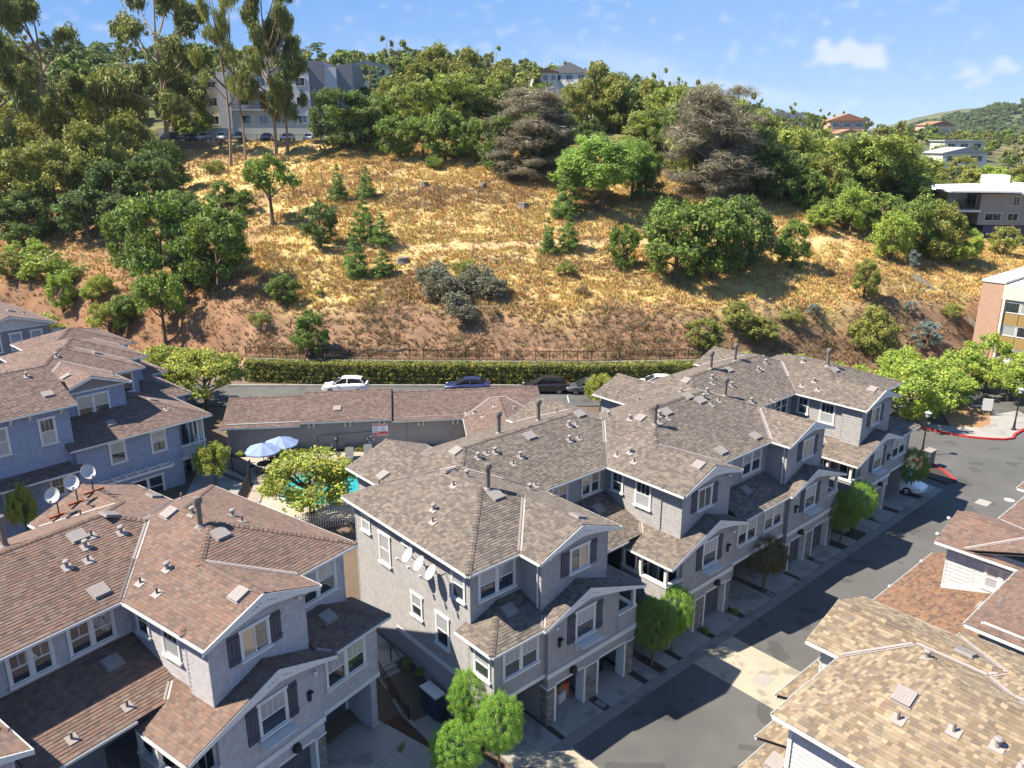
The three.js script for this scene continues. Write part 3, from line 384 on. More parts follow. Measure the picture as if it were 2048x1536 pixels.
  // box bays with skirt roofs, garages set back below
  for (const [a, b, cols] of [...(full ? [[-3.1, -0.05, [[-2.55, -0.6]]]] : []), [15.0, 20.4, [[15.35, 17.15], [18.15, 20.0]]], [34.85, 38.15, [[35.3, 37.35]]]]) {
    volume(B, W, a, b, -1.95, -0.2, 2.85, 5.72); const bd = new MB(); bd.box(a - 0.06, 2.66, -0.26, b + 0.06, 2.88, -0.13); bd.box(a - 0.06, 2.66, -1.95, a + 0.03, 2.88, -0.26); bd.box(b - 0.03, 2.66, -1.95, b + 0.06, 2.88, -0.26); bd.add('band_board', M.white, B);
    const sl = new MB(); sl.box(a, 2.7, -1.95, b, 2.84, -0.2); sl.add('soffit', W, B); for (const [c, e] of cols) win(B, 'n', -0.2, 1, c, e, 3.82, 5.2, { cols: 2, grid: 3, up: M.blind });
    const gw = new MB(); gw.box(a + 0.1, 0, -2.1, b - 0.1, 2.66, -1.98); gw.add('garage_wall', W, B); const n = b - a > 4 ? 2 : 1; for (let k = 0; k < n; k++) { const c = a + (k + 0.5) * (b - a) / n; for (let j = 0; j < 4; j++) { const p = new MB(); p.box(c - 1.1, 0.02 + j * 0.51, -1.98, c + 1.1, 0.518 + j * 0.51, -1.9); p.add('garage_door_panel', M.door, B); } const t = new MB(); for (const s of [-1, 1]) t.box(c + s * 1.1, 0, -1.98, c + s * 1.26, 2.2, -1.85); t.box(c - 1.26, 2.06, -1.98, c + 1.26, 2.2, -1.84); t.add('garage_trim', M.white, B); }
  }
  // windows on the recessed walls
  const wn = (c, a, b, y0, y1, o) => { if (a > uMin) win(B, 'n', c, 1, a, b, y0, y1, o); }, wu = (c, out, a, b, y0, y1, o) => { if (c > uMin) win(B, 'u', c, out, a, b, y0, y1, o); };
  wn(-1.9, -2.5, -0.5, 6.92, 8.32, { cols: 2, up: M.blind }); wn(-1.9, 15.75, 16.6, 6.92, 8.32, { up: M.tanPane, glass: M.tanPane }); wn(-1.9, 17.95, 19.85, 6.92, 8.32, { cols: 2, up: M.blind }); wn(-1.9, 35.6, 37.5, 6.92, 8.32, { cols: 2, up: M.blind });
  wn(-5.95, 5.6, 7.0, 7.2, 8.4, { cols: 2, up: M.tanPane }); wn(-5.95, 8.25, 9.6, 7.2, 8.4, { cols: 2, up: M.tanPane }); wn(-5.95, 26.1, 27.5, 7.2, 8.4, { cols: 2, grid: 2 }); wn(-5.95, 28.2, 29.8, 7.2, 8.4, { cols: 2, grid: 2 });
  for (const c of [10.2, 30.55]) { wu(c, -1, -5.35, -4.65, 7.25, 8.4, { grid: 2 }); wu(c, -1, -3.6, -2.65, 6.95, 8.4, { grid: 3, up: M.glass, glass: M.blind }); }
  if (full) { wu(-3.0, -1, -10.7, -10.05, 7.2, 8.3, { glass: M.blind }); wu(-3.0, -1, -9.1, -8.25, 6.05, 7.6, { glass: M.blind, up: M.blind }); wu(-3.0, -1, -6.9, -6.35, 7.95, 8.32, { fixed: true }); wu(-3.0, -1, -3.1, -2.3, 6.85, 8.25, { glass: M.glass, up: M.blind }); wu(-3.0, -1, -6.4, -5.65, 4.3, 5.42, { up: M.blind }); wu(-3.0, -1, -4.4, -3.55, 3.75, 5.3, { up: M.blind }); wu(-3.1, -1, -1.45, -0.5, 3.8, 5.05, { up: M.blind });
    volume(B, W, -3.0, -2.7, -11.45, -0.3, 0, 2.6, 'u0 n1'); const bd = new MB(); bd.box(-3.09, 2.62, -7.9, -3.0, 2.86, -1.9); bd.add('band_board', M.white, B); }
  volume(B, W, 37.75, 38.05, -11.45, -0.3, 0, 2.6, 'u1 n1'); wu(38.05, 1, -9, -8.1, 6.05, 7.6); wu(38.05, 1, -4, -3.1, 6.05, 7.6);
  B.userData.roof = undefined; return { B, upR, lowR };
}
const BITS_A = [['flue', 0.77, -5.17], ['box', 0.87, -4.67], ['cap', 0.96, -7.04], ['pipe', -0.06, -6.81], ['cap', -1.67, -6.31], ['pipe', -2.22, -5.62], ['pipe', -1.46, -11.46], ['box', 0.65, -8.19], ['cap', 3.79, -5.42], ['pipe', 4.67, -5.92], ['pipe', 4.72, -4.62], ['box', 2.95, -1.2], ['box', -0.75, -12.24], ['box', 2.51, -9.98], ['cap', 3.14, -8.83], ['pipe', 3.83, -8.94], ['cap', 4.33, -8.81], ['pipe', 4.67, -7.7], ['cap', 5.45, -7.98], ['flue', 6.17, -10.67], ['flue', 9.51, -10.88], ['box', 7.24, -9.17], ['cap', 10.26, -8.99], ['pipe', 10.78, -8.85], ['cap', 9.27, -7.97], ['pipe', 9.96, -7.88], ['box', 11.76, -9.6], ['pipe', 12.42, -12.21], ['cap', 13.78, -9.0], ['cap', 13.57, -7.09], ['box', 13.89, -6.6], ['flue', 13.78, -5.39], ['cap', 14.9, -5.93], ['pipe', 14.33, -5.47], ['pipe', 15.23, -5.52], ['box', 15.65, -6.01], ['pipe', 10.66, -5.53], ['cap', 11.19, -5.01], ['pipe', 10.65, -4.25], ['box', 11.97, -0.91], ['box', 15.89, -2.12], ['box', 19.49, -2.13], ['box', 19.05, -5.99], ['cap', 19.57, -6.07], ['pipe', 19.49, -5.39], ['pipe', 20.38, -5.46], ['flue', 23.76, -7.23], ['cap', 20.41, -6.41], ['cap', 20.95, -8.84], ['pipe', 19.34, -11.12], ['box', 18.6, -6.62], ['box', 22.68, -9.78], ['pipe', 23.97, -11.97], ['flue', 25.87, -9.96], ['box', 27.18, -9.34], ['cap', 24.76, -9.03], ['pipe', 24.22, -8.6], ['cap', 25.49, -7.87], ['flue', 29.19, -10.13], ['cap', 29.77, -8.41], ['pipe', 30.33, -8.43], ['cap', 31.47, -8.86], ['flue', 33.75, -5.12], ['box', 33.9, -4.61], ['cap', 33.66, -7.01], ['cap', 31.7, -4.97], ['pipe', 30.91, -5.46], ['pipe', 30.91, -4.2], ['box', 32.29, -0.96], ['cap', 25.25, -6.04], ['pipe', 27.1, -5.51]];
const BITS_B = [['flue', 33.92, -5.81], ['box', 34.17, -4.83], ['cap', 34.29, -6.89], ['cap', 35.82, -6.32], ['pipe', 35.64, -5.38], ['box', 32.2, -1.0], ['cap', 31.84, -5.07], ['pipe', 30.93, -5.52], ['pipe', 30.89, -4.31], ['box', 29.7, -6.29], ['box', 30.53, -9.2], ['pipe', 30.96, -8.96], ['cap', 30.48, -8.54], ['pipe', 30.18, -7.85], ['cap', 29.4, -7.94], ['cap', 31.97, -8.53], ['flue', 28.5, -10.91], ['box', 32.15, -9.66], ['box', 33.88, -8.02], ['box', 35.88, -12.71], ['pipe', 36.46, -11.35], ['pipe', 32.37, -12.8]];
const FENCE_UP = [[-29.9, -129.3], [-26.7, -127.3], [-23.3, -125.6], [-19.9, -123.7], [-16.8, -121.7], [-13.8, -120.8], [-10.7, -120.8], [-7.8, -119.4], [-4.9, -118.6], [-2.2, -118.6], [0.3, -119.2], [3.1, -118.3], [4.8, -115.7]];
const FENCE_LOW = [[-5.0, -101.9], [-2.0, -100.4], [1.0, -100.1], [3.6, -99.9], [6.0, -99.8], [8.3, -99.6], [10.9, -99.5], [13.5, -99.3]];
const FENCE_LEFT = [[-62.0, -149.4], [-58.6, -146.4], [-55.3, -144.0], [-52.1, -141.9]];
// ---------------------------------------------------------------- terrain
const AF = { x: 1.68, z: -31.07, c: Math.cos(0.7243), s: Math.sin(0.7243) };
const toA = (x, z) => { const dx = x - AF.x, dz = z - AF.z; return [dx * AF.c - dz * AF.s, dx * AF.s + dz * AF.c]; };
const fromA = (u, n) => [AF.x + u * AF.c + n * AF.s, AF.z - u * AF.s + n * AF.c];
const curve = (pts) => (x) => { if (x <= pts[0][0]) return pts[0][1]; for (let i = 1; i < pts.length; i++) if (x <= pts[i][0]) { const [a, b] = pts[i - 1], [c, d] = pts[i]; return lerp(b, d, (x - a) / (c - a)); } return pts[pts.length - 1][1]; };
const footZ = curve([[-140, -118], [-90, -110], [-58, -100], [-42, -90], [-30, -84.0], [-20, -83.0], [-5, -82.6], [8, -82.2], [20, -83.0], [30, -85.5], [40, -88], [57, -92], [80, -98], [120, -104]]);
const prof = curve([[0, 3.5], [2, 4.0], [6, 6.9], [18, 11.1], [24, 13.4], [37, 17.6], [56, 22.4], [66, 24.7], [72, 25.2], [95, 26.2], [400, 40]]);
const capOf = curve([[-200, 30], [-60, 27], [0, 26], [15, 25], [28, 20.5], [40, 15.6], [55, 11.5], [70, 9.6], [90, 8.5], [200, 7]]);
const farSlope = curve([[-0.9, 0.16], [-0.3, 0.135], [-0.08, 0.13], [0.02, 0.105], [0.15, 0.075], [0.3, 0.055], [0.55, 0.05], [1, 0.05]]);
function ground(x, z) {   // bare height without the fine relief
  const zf = footZ(x), s = zf - z;
  const [u, n] = toA(x, z);
  const lift = smooth(-3.6, -6.8, n) * 1.5 * (1 - smooth(33, 41, u)) , left = smooth(-6, -12, u) * 0.75, base = Math.max(lift, left * (1 - smooth(-3.6, -7, n)) + lift);
  const y0 = lerp(base, 1.2, smooth(-62, -74, z) * (1 - smooth(20, 30, x))) ;
  if (s <= 0) return Math.max(0, y0);
  const wall = smooth(-31, -29, x) * (1 - smooth(20, 24, x));                       // upright behind the hedge, a slope elsewhere
  let h = prof(s) - 0, ease = lerp(smooth(0, 7, s), 1, wall); h = lerp(y0, h, ease);
  const cap = capOf(x * 105 / Math.max(105, -z)) , d = Math.max(0, -z - 150);
  h = Math.min(h, cap + 0.05 * Math.max(0, s - 30)); if (d > 0) { const q = farSlope(x / -z); h = Math.min(Math.max(h, 0), Math.min(cap, 25) + 3) ; h += q * Math.min(d, 190) - 0.04 * Math.max(0, d - 230); }
  const pk = smooth(-74, -71, x) * (1 - smooth(-27, -24, x)) * smooth(-157.4, -158.4, z) * (1 - smooth(-172, -176, z)); h = lerp(h, 25.7, pk);   // cars stand on a levelled strip behind the block wall
  return h;
}
function terrain(x, z) {
  let h = ground(x, z); const s = footZ(x) - z; if (s > 0.5) { const k = smooth(0.5, 4, s); h += k * ((fbm(x * 0.12, z * 0.12, 2, 3) - 0.5) * 1.3 + (fbm(x * 0.55, z * 0.55, 5, 3) - 0.5) * 0.55); const g = smooth(1, 4, s) * (1 - smooth(9, 16, s)); h += g * (Math.abs(fbm(x * 0.45, z * 0.12, 9, 3) - 0.5) * -1.8 + 0.3); } return h;
}
const golden = [0.455, 0.325, 0.110], straw = [0.53, 0.405, 0.180], umber = [0.20, 0.125, 0.072], clay = [0.29, 0.172, 0.105], trail = [0.46, 0.33, 0.17], litter = [0.27, 0.12, 0.055], green = [0.085, 0.105, 0.03];
const mix3 = (a, b, t) => [lerp(a[0], b[0], t), lerp(a[1], b[1], t), lerp(a[2], b[2], t)];
function bare(x, z) { const s = footZ(x) - z; return clamp(1 - smooth(4.5, 10, s + (fbm(x * 0.16, z * 0.16, 4, 4) - 0.5) * 9), 0, 1); }   // share of bare earth
function hillColor(x, z) {
  const s = footZ(x) - z, n1 = fbm(x * 0.09, z * 0.16, 1, 4), n2 = fbm(x * 0.5, z * 0.9, 6, 3), n3 = hash3(Math.floor(x * 3), Math.floor(z * 3), 4);
  let c = mix3(golden, straw, smooth(0.35, 0.7, n2)); c = mix3(c, umber, smooth(0.52, 0.75, n1) * 0.75 + 0.25 * smooth(0.6, 0.8, n2));
  c = mix3(c, mix3(clay, umber, smooth(0.4, 0.7, n2)), bare(x, z)); if (x < -28) c = mix3(c, mix3(litter, umber, n2), smooth(-28, -38, x) * (1 - smooth(22, 34, s)) * 0.85);
  const ps = 23.3 + Math.sin(x * 0.11) * 0.7, pd = Math.abs(s - ps); c = mix3(c, trail, (1 - smooth(0.4, 1.1, pd + (n2 - 0.5))) * smooth(-24, -18, x) * 0.9);
  if (s > 75 || z < -165) c = mix3(c, green, 0.8); return c.map((v) => v * (0.85 + 0.3 * n3));
}
function sheet(name, x0, x1, z0, z1, st, colorAt, m) {
  const nx = Math.round((x1 - x0) / st), nz = Math.round((z1 - z0) / st), P = [], C = [], I = [], U = [];
  for (let j = 0; j <= nz; j++) for (let i = 0; i <= nx; i++) { const x = x0 + (x1 - x0) * i / nx, z = z0 + (z1 - z0) * j / nz; P.push(x, terrain(x, z) - 0.05, z); C.push(...colorAt(x, z)); U.push(x, z); }
  for (let j = 0; j < nz; j++) for (let i = 0; i < nx; i++) { const a = j * (nx + 1) + i; I.push(a, a + nx + 1, a + 1, a + 1, a + nx + 1, a + nx + 2); }
  const g = new THREE.BufferGeometry(); g.setAttribute('position', new THREE.Float32BufferAttribute(P, 3)); g.setAttribute('color', new THREE.Float32BufferAttribute(C, 3)); g.setAttribute('uv', new THREE.Float32BufferAttribute(U, 2)); g.setIndex(I); g.computeVertexNormals();
  const o = mesh(name, g, m, scene); o.userData.kind = 'structure'; return o;
}
const earth = mat('earth', lin(1, 1, 1), { vertexColors: true, map: coarse, roughness: 1, bumpMap: coarse, bumpScale: 0.12 });
const hillSheet = sheet('hillside', -140, 120, -176, -80, 0.8, (x, z) => footZ(x) - z > 0 ? hillColor(x, z) : [0.16, 0.12, 0.085], earth);
sheet('ground', -140, 120, -80, 40, 2, (x, z) => [0.13, 0.095, 0.065], earth);
sheet('far_slopes', -520, 700, -1000, -176, 10, (x, z) => mix3([0.10, 0.11, 0.04], [0.26, 0.20, 0.09], smooth(0.45, 0.7, fbm(x * 0.02, z * 0.02, 3, 4))), earth);
sheet('side_ground', -520, -140, -176, 40, 10, () => [0.16, 0.14, 0.06], earth); sheet('side_ground', 120, 700, -176, 40, 10, () => [0.12, 0.12, 0.05], earth);
// ---------------------------------------------------------------- alley, drives, kerbs (in the frame of the long row)
const AL = new THREE.Group(); AL.name = 'alley_frame';   // only used to bake the frame into the meshes
const bakeA = (mb, y = 0) => mb.move((u, yy, n) => { const [x, z] = fromA(u, n); return [x, yy + y, z]; });
function slab(name, m, pts, top, thick = 0.12) { const mb = new MB(); mb.prism(pts.map(([a, b]) => [a, -b]), top - thick, top, (x, y, z) => [x, z, -y]); bakeA(mb); const o = mb.add(name, m, scene); o.userData.kind = 'structure'; return o; }
const rect = (a, b, c, d) => [[a, c], [b, c], [b, d], [a, d]];
slab('alley', M.asphalt, [[-16, 1.7], [60, 1.7], [62, 4], [62, 24], [14, 24], [-3, 24], [-16, 24]], 0.0, 0.1);
slab('street', M.asphalt, [[41.6, 1.7], [41.6, -3.5], [43.5, -4.5], [43.5, -14], [62, -20], [80, 0], [62, 6], [60, 1.7]], -0.006, 0.1);
for (let k = 0; k < 14; k++) slab('gutter_pan', M.concD, rect(-5.2 + k * 3.34, -5.2 + (k + 1) * 3.34 - 0.012, 1.09, 1.7), 0.012 + 0.002 * (k % 2));
slab('concrete_apron', mat('pale_concrete', lin(0.37, 0.335, 0.26), { map: slabTex }), [[9.0, 1.71], [12.57, 1.71], [12.57, 9.2], [9.0, 9.2]], 0.012);
slab('concrete_apron', mats.pale_concrete, [[-5, 1.71], [-0.1, 1.71], [-0.3, 9], [-5, 9]], 0.012);
const drives = [[-2.9, -0.2], [0.1, 2.72], [3.22, 5.7], [6.15, 7.0], [7.6, 8.55], [8.95, 11.5], [11.95, 14.4], [14.9, 17.7], [18.25, 20.7], [21.05, 23.5], [24.0, 26.4], [27.25, 28.4], [29.95, 32.1], [32.5, 34.6], [35.2, 38.3], [39.1, 41.6]];
for (const [a, b] of drives) slab('driveway', M.conc, rect(a, b, -2.1, 1.085), 0.03, 0.14);
for (const i of [1, 2, 5, 6, 9, 10, 12, 13]) slab('garage_floor', M.concD, rect(drives[i][0] - 0.1, drives[i][1] + 0.1, -5.9, -2.105), 0.028, 0.14);
for (let i = 0; i + 1 < drives.length; i++) slab('planter_bed', M.soil, rect(drives[i][1] + 0.005, drives[i + 1][0] - 0.005, -0.5, 1.08), 0.0, 0.1);
{ const o = new MB(); for (const [u, n, r] of [[43.4, 5.75, 0.38]]) o.lathe([[0, 0.014], [r, 0.012], [r, 0]], u, 0, n, 20); bakeA(o); const m = o.add('manhole_cover', mat('cast_iron_pale', lin(0.45, 0.42, 0.38), { map: speck }), scene); tag(m, 'round pale manhole cover in the asphalt near the red kerb', 'manhole'); }
for (const [u, n, s, l] of [[41.4, 4.6, 0.55, 'square pale utility cover set in the asphalt lane'], [10.55, 4.85, 0.5, 'square grey cover in the pale concrete apron']]) { const o = new MB(); o.box(u - s, 0.006, n - s * 0.8, u + s, 0.02, n + s * 0.8); bakeA(o); tag(o.add('utility_cover', M.conc, scene), l, 'cover'); }
for (const [u, n] of [[2.97, 0.62], [17.95, 0.75], [23.8, 0.75], [32.35, 0.75]]) { const o = new MB(); o.box(u - 0.16, 0.0, n - 0.28, u + 0.16, 0.05, n + 0.28); bakeA(o); tag(o.add('meter_box', M.concD, scene), { 2.97: 'concrete meter lid in the bed between the two open garages', 17.95: 'concrete meter lid beside the dark leaved tree', 23.8: 'concrete meter lid between the two closed garages of the third unit', 32.35: 'concrete meter lid in the bed near the parked white car' }[u], 'meter lid'); }
// ---------------------------------------------------------------- trees: tapered trunk and limbs, a crown of leaf faces gathered in clumps
const bark = mat('bark', lin(0.16, 0.115, 0.08), { map: speck, roughness: 1 }), barkPale = mat('pale_bark', lin(0.33, 0.24, 0.175), { map: speck, roughness: 1 }), barkGrey = mat('grey_bark', lin(0.22, 0.19, 0.165), { map: speck, roughness: 1 });
const leafMat = Object.assign(new THREE.MeshPhysicalMaterial({ color: lin(1, 1, 1), vertexColors: true, roughness: 0.9, side: THREE.DoubleSide, transmission: 0.35, thickness: 0 }), { name: 'foliage' });
const PAL = {
  oak: [[0.127, 0.203, 0.017], [0.174, 0.262, 0.022], [0.091, 0.154, 0.016], [0.220, 0.306, 0.029]],
  dark: [[0.065, 0.109, 0.014], [0.092, 0.148, 0.017], [0.121, 0.179, 0.022]],
  olive: [[0.208, 0.234, 0.029], [0.261, 0.279, 0.034], [0.157, 0.188, 0.024], [0.301, 0.315, 0.043]],
  pine: [[0.139, 0.241, 0.019], [0.191, 0.310, 0.024], [0.098, 0.181, 0.017]],
  lime: [[0.189, 0.298, 0.024], [0.254, 0.360, 0.032], [0.140, 0.236, 0.022], [0.297, 0.372, 0.038]],
  gold: [[0.370, 0.368, 0.036], [0.299, 0.324, 0.036], [0.428, 0.397, 0.041], [0.224, 0.274, 0.031]],
  euc: [[0.150, 0.185, 0.034], [0.203, 0.234, 0.043], [0.107, 0.136, 0.028], [0.256, 0.273, 0.049]],
  sage: [[0.176, 0.167, 0.099], [0.224, 0.211, 0.131], [0.132, 0.133, 0.072]],
  dead: [[0.264, 0.225, 0.180], [0.326, 0.288, 0.239], [0.194, 0.158, 0.122], [0.167, 0.149, 0.077]],
  blue: [[0.158, 0.211, 0.180], [0.202, 0.257, 0.225], [0.106, 0.149, 0.117]],
  ball: [[0.120, 0.275, 0.021], [0.165, 0.346, 0.026], [0.091, 0.212, 0.019], [0.211, 0.397, 0.033]],
  balldark: [[0.110, 0.210, 0.015], [0.150, 0.259, 0.021], [0.191, 0.210, 0.021]],
  autumn: [[0.096, 0.101, 0.018], [0.166, 0.119, 0.020], [0.242, 0.131, 0.022], [0.070, 0.083, 0.016]],
  cypress: [[0.174, 0.231, 0.024], [0.232, 0.285, 0.030], [0.121, 0.175, 0.021], [0.278, 0.315, 0.039]],
  brown: [[0.194, 0.126, 0.045], [0.246, 0.171, 0.063], [0.141, 0.099, 0.036]],
};
function foliage(clusters, o, R) { // clusters: {p, r:[x,y,z], n}
  const P = [], C = [], I = [], N = []; const v = new THREE.Vector3(), q = new THREE.Vector3(), t = new THREE.Vector3(), b = new THREE.Vector3();
  for (const cl of clusters) { const hue = R(), kk = 0.88 + 0.24 * R(), base = o.pal[Math.floor(R() * o.pal.length)];
    for (let i = 0; i < cl.n; i++) { const cz = R() * 2 - 1, ph = R() * 6.283, sr = Math.sqrt(1 - cz * cz); v.set(sr * Math.cos(ph), cz, sr * Math.sin(ph)); const rad = Math.pow(R(), o.fill ?? 0.4); const px = cl.p[0] + v.x * cl.r[0] * rad, py = cl.p[1] + v.y * cl.r[1] * rad, pz = cl.p[2] + v.z * cl.r[2] * rad;
      if (o.minY !== undefined && py < o.minY) continue;
      // the way the leaf faces: outward with scatter; the way it points: across, drooping or upright
      q.set(v.x, v.y + 0.35, v.z).normalize().multiplyScalar(0.75).add(t.set(R() - 0.5, R() - 0.5, R() - 0.5).multiplyScalar(o.scatter ?? 1.5)).normalize(); t.set(R() - 0.5, R() - 0.5 + (o.droop ?? 0), R() - 0.5); if (o.radial) t.add(b.copy(v).multiplyScalar(o.radial)); t.addScaledVector(q, -t.dot(q)).normalize(); b.crossVectors(q, t);
      const s = (o.size) * (0.65 + 0.7 * R()), l = s * (o.long ?? 1.5) / 2, w = s / 2, k = P.length / 3, f = 0.18 * s;
      P.push(px - t.x * l - b.x * w, py - t.y * l - b.y * w, pz - t.z * l - b.z * w, px - t.x * l * 0.6 + b.x * w + q.x * f, py - t.y * l * 0.6 + b.y * w + q.y * f, pz - t.z * l * 0.6 + b.z * w + q.z * f, px + t.x * l, py + t.y * l, pz + t.z * l);
      I.push(k, k + 2, k + 1); let c = R() < 0.6 ? base : o.pal[Math.floor(R() * o.pal.length)]; const m = kk * (0.82 + 0.36 * R()); if (o.spot && R() < o.spot[0]) c = o.spot[1]; for (let j = 0; j < 3; j++) { C.push(c[0] * m, c[1] * m, c[2] * m); N.push(q.x, q.y, q.z); } } }
  const g = new THREE.BufferGeometry(); g.setAttribute('position', new THREE.Float32BufferAttribute(P, 3)); g.setAttribute('color', new THREE.Float32BufferAttribute(C, 3)); g.setIndex(I); g.computeVertexNormals(); return g;
}
// each kind is made at height 1 and crown width 1, then scaled: returns {trunk, crown}
const KINDS = {
  oak: { pal: 'oak', n: 46, base: 0.03, shape: 'dome' }, oakdark: { pal: 'dark', n: 42, base: 0.02, shape: 'dome' }, oakopen: { pal: 'oak', n: 26, base: 0.36, shape: 'dome', limbs: 9 },
  olive: { pal: 'olive', n: 40, base: 0.03, shape: 'dome' }, lime: { pal: 'lime', n: 36, base: 0.08, shape: 'dome' }, gold: { pal: 'gold', n: 40, base: 0.22, shape: 'dome', limbs: 9, per: 9, leaf: 0.30 },
  bigpine: { pal: 'pine', n: 54, base: 0.10, shape: 'dome', radial: 1.2, droop: 0.4, leaf: 0.16, long: 4, tuft: 60 }, pine: { pal: 'pine', n: 46, base: 0.10, shape: 'cone', radial: 1.6, leaf: 0.16, long: 4.5, per: 6, tuft: 50, ts: 0.75 },
  cypress: { pal: 'cypress', n: 54, base: 0.20, shape: 'tiers', limbs: 14, per: 7, leaf: 0.26, long: 2.2, ts: 0.55 }, darkcypress: { pal: 'dark', n: 52, base: 0.08, shape: 'tiers', limbs: 10, per: 7, leaf: 0.26, long: 2.2, ts: 0.55 },
  dead: { pal: 'dead', n: 80, base: 0.03, shape: 'tiersTall', limbs: 34, bark: 'grey', radial: 1.8, leaf: 0.055, long: 14, per: 8, tuft: 64, ts: 0.8 },
  euc: { pal: 'euc', n: 90, base: 0.26, shape: 'tall', droop: -0.9, limbs: 18, bark: 'pale', leaf: 0.22, long: 2.6, per: 9, ts: 0.72 }, euc2: { pal: 'euc', n: 36, base: 0.40, shape: 'tall', droop: -0.9, limbs: 18, bark: 'pale', leaf: 0.20, long: 2.6, per: 7, ts: 0.6 },
  shrub: { pal: 'oak', n: 14, base: -0.1, shape: 'mound' }, sage: { pal: 'sage', n: 18, base: -0.1, shape: 'mound', leaf: 0.2, long: 3 }, brush: { pal: 'olive', n: 14, base: -0.1, shape: 'mound', leaf: 0.18, long: 3.4 }, limeshrub: { pal: 'lime', n: 14, base: -0.1, shape: 'mound' }, drybrush: { pal: 'brown', n: 12, base: -0.1, shape: 'mound', leaf: 0.13, long: 5 }, bluebush: { pal: 'blue', n: 18, base: 0.02, shape: 'dome' },
  ball: { pal: 'ball', n: 90, base: 0.30, shape: 'ball', per: 6, leaf: 0.17, tuft: 96, spot: [0.010, [0.5, 0.055, 0.02]] }, balldark: { pal: 'balldark', n: 90, base: 0.30, shape: 'ball', per: 6, leaf: 0.17, tuft: 96 }, autumn: { pal: 'autumn', n: 64, base: 0.36, shape: 'ball', per: 6, leaf: 0.2, tuft: 60 },
  far: { pal: 'olive', n: 14, base: 0.1, shape: 'dome', leaves: 46, size: 0.075 }, fardark: { pal: 'dark', n: 14, base: 0.1, shape: 'dome', leaves: 46, size: 0.075 }, faroak: { pal: 'oak', n: 14, base: 0.1, shape: 'dome', leaves: 46, size: 0.075 }, fareuc: { pal: 'euc', n: 18, base: 0.3, shape: 'tall', limbs: 5, bark: 'pale', leaves: 40, size: 0.05 }, farcypress: { pal: 'dark', n: 18, base: 0.2, shape: 'tiers', limbs: 3, leaves: 40, size: 0.05 },
};
// a crown is many copies of one small tuft of leaf faces, set through the clumps
const tuftCache = {};
function crownOf(kind, k, cl, R) {
  const far = kind.startsWith('far'); if (!tuftCache[kind]) tuftCache[kind] = foliage([{ p: [0, 0, 0], r: [1, 1, 1], n: k.tuft ?? 44 }], { pal: PAL[k.pal], size: k.leaf ?? 0.34, long: k.long ?? 1.5, scatter: 1.5, droop: k.droop, radial: k.radial, fill: 0.55, spot: k.spot }, rng(kind.length * 31 + 3));
  const M4 = [], C = [], m = new THREE.Matrix4(), q = new THREE.Quaternion(), e = new THREE.Euler(), per = k.per ?? 8;
  for (const c of cl) { const hue = 0.86 + 0.28 * R(), warm = 0.92 + 0.16 * R(); for (let i = 0; i < per; i++) { const cz = R() * 2 - 1, ph = R() * 6.283, sr = Math.sqrt(1 - cz * cz), rad = Math.pow(R(), 0.5) * 0.78, s = (k.ts ?? 0.48) * (0.7 + 0.6 * R()); e.set((R() - 0.5) * (k.droop || k.radial ? 0.5 : 6), R() * 6.283, (R() - 0.5) * (k.droop || k.radial ? 0.5 : 6)); q.setFromEuler(e); m.compose(new THREE.Vector3(c.p[0] + sr * Math.cos(ph) * c.r[0] * rad, c.p[1] + cz * c.r[1] * rad, c.p[2] + sr * Math.sin(ph) * c.r[2] * rad), q, new THREE.Vector3(c.r[0] * s, Math.max(c.r[1], c.r[0] * 0.4) * s, c.r[0] * s)); for (const v of m.elements) M4.push(v); const b = hue * (0.88 + 0.24 * R()); C.push(b * warm, b, b); } }
  return { geo: tuftCache[kind], mat: new THREE.InstancedBufferAttribute(new Float32Array(M4), 16), col: new THREE.InstancedBufferAttribute(new Float32Array(C), 3), n: C.length / 3 };
}
const protoCache = {};
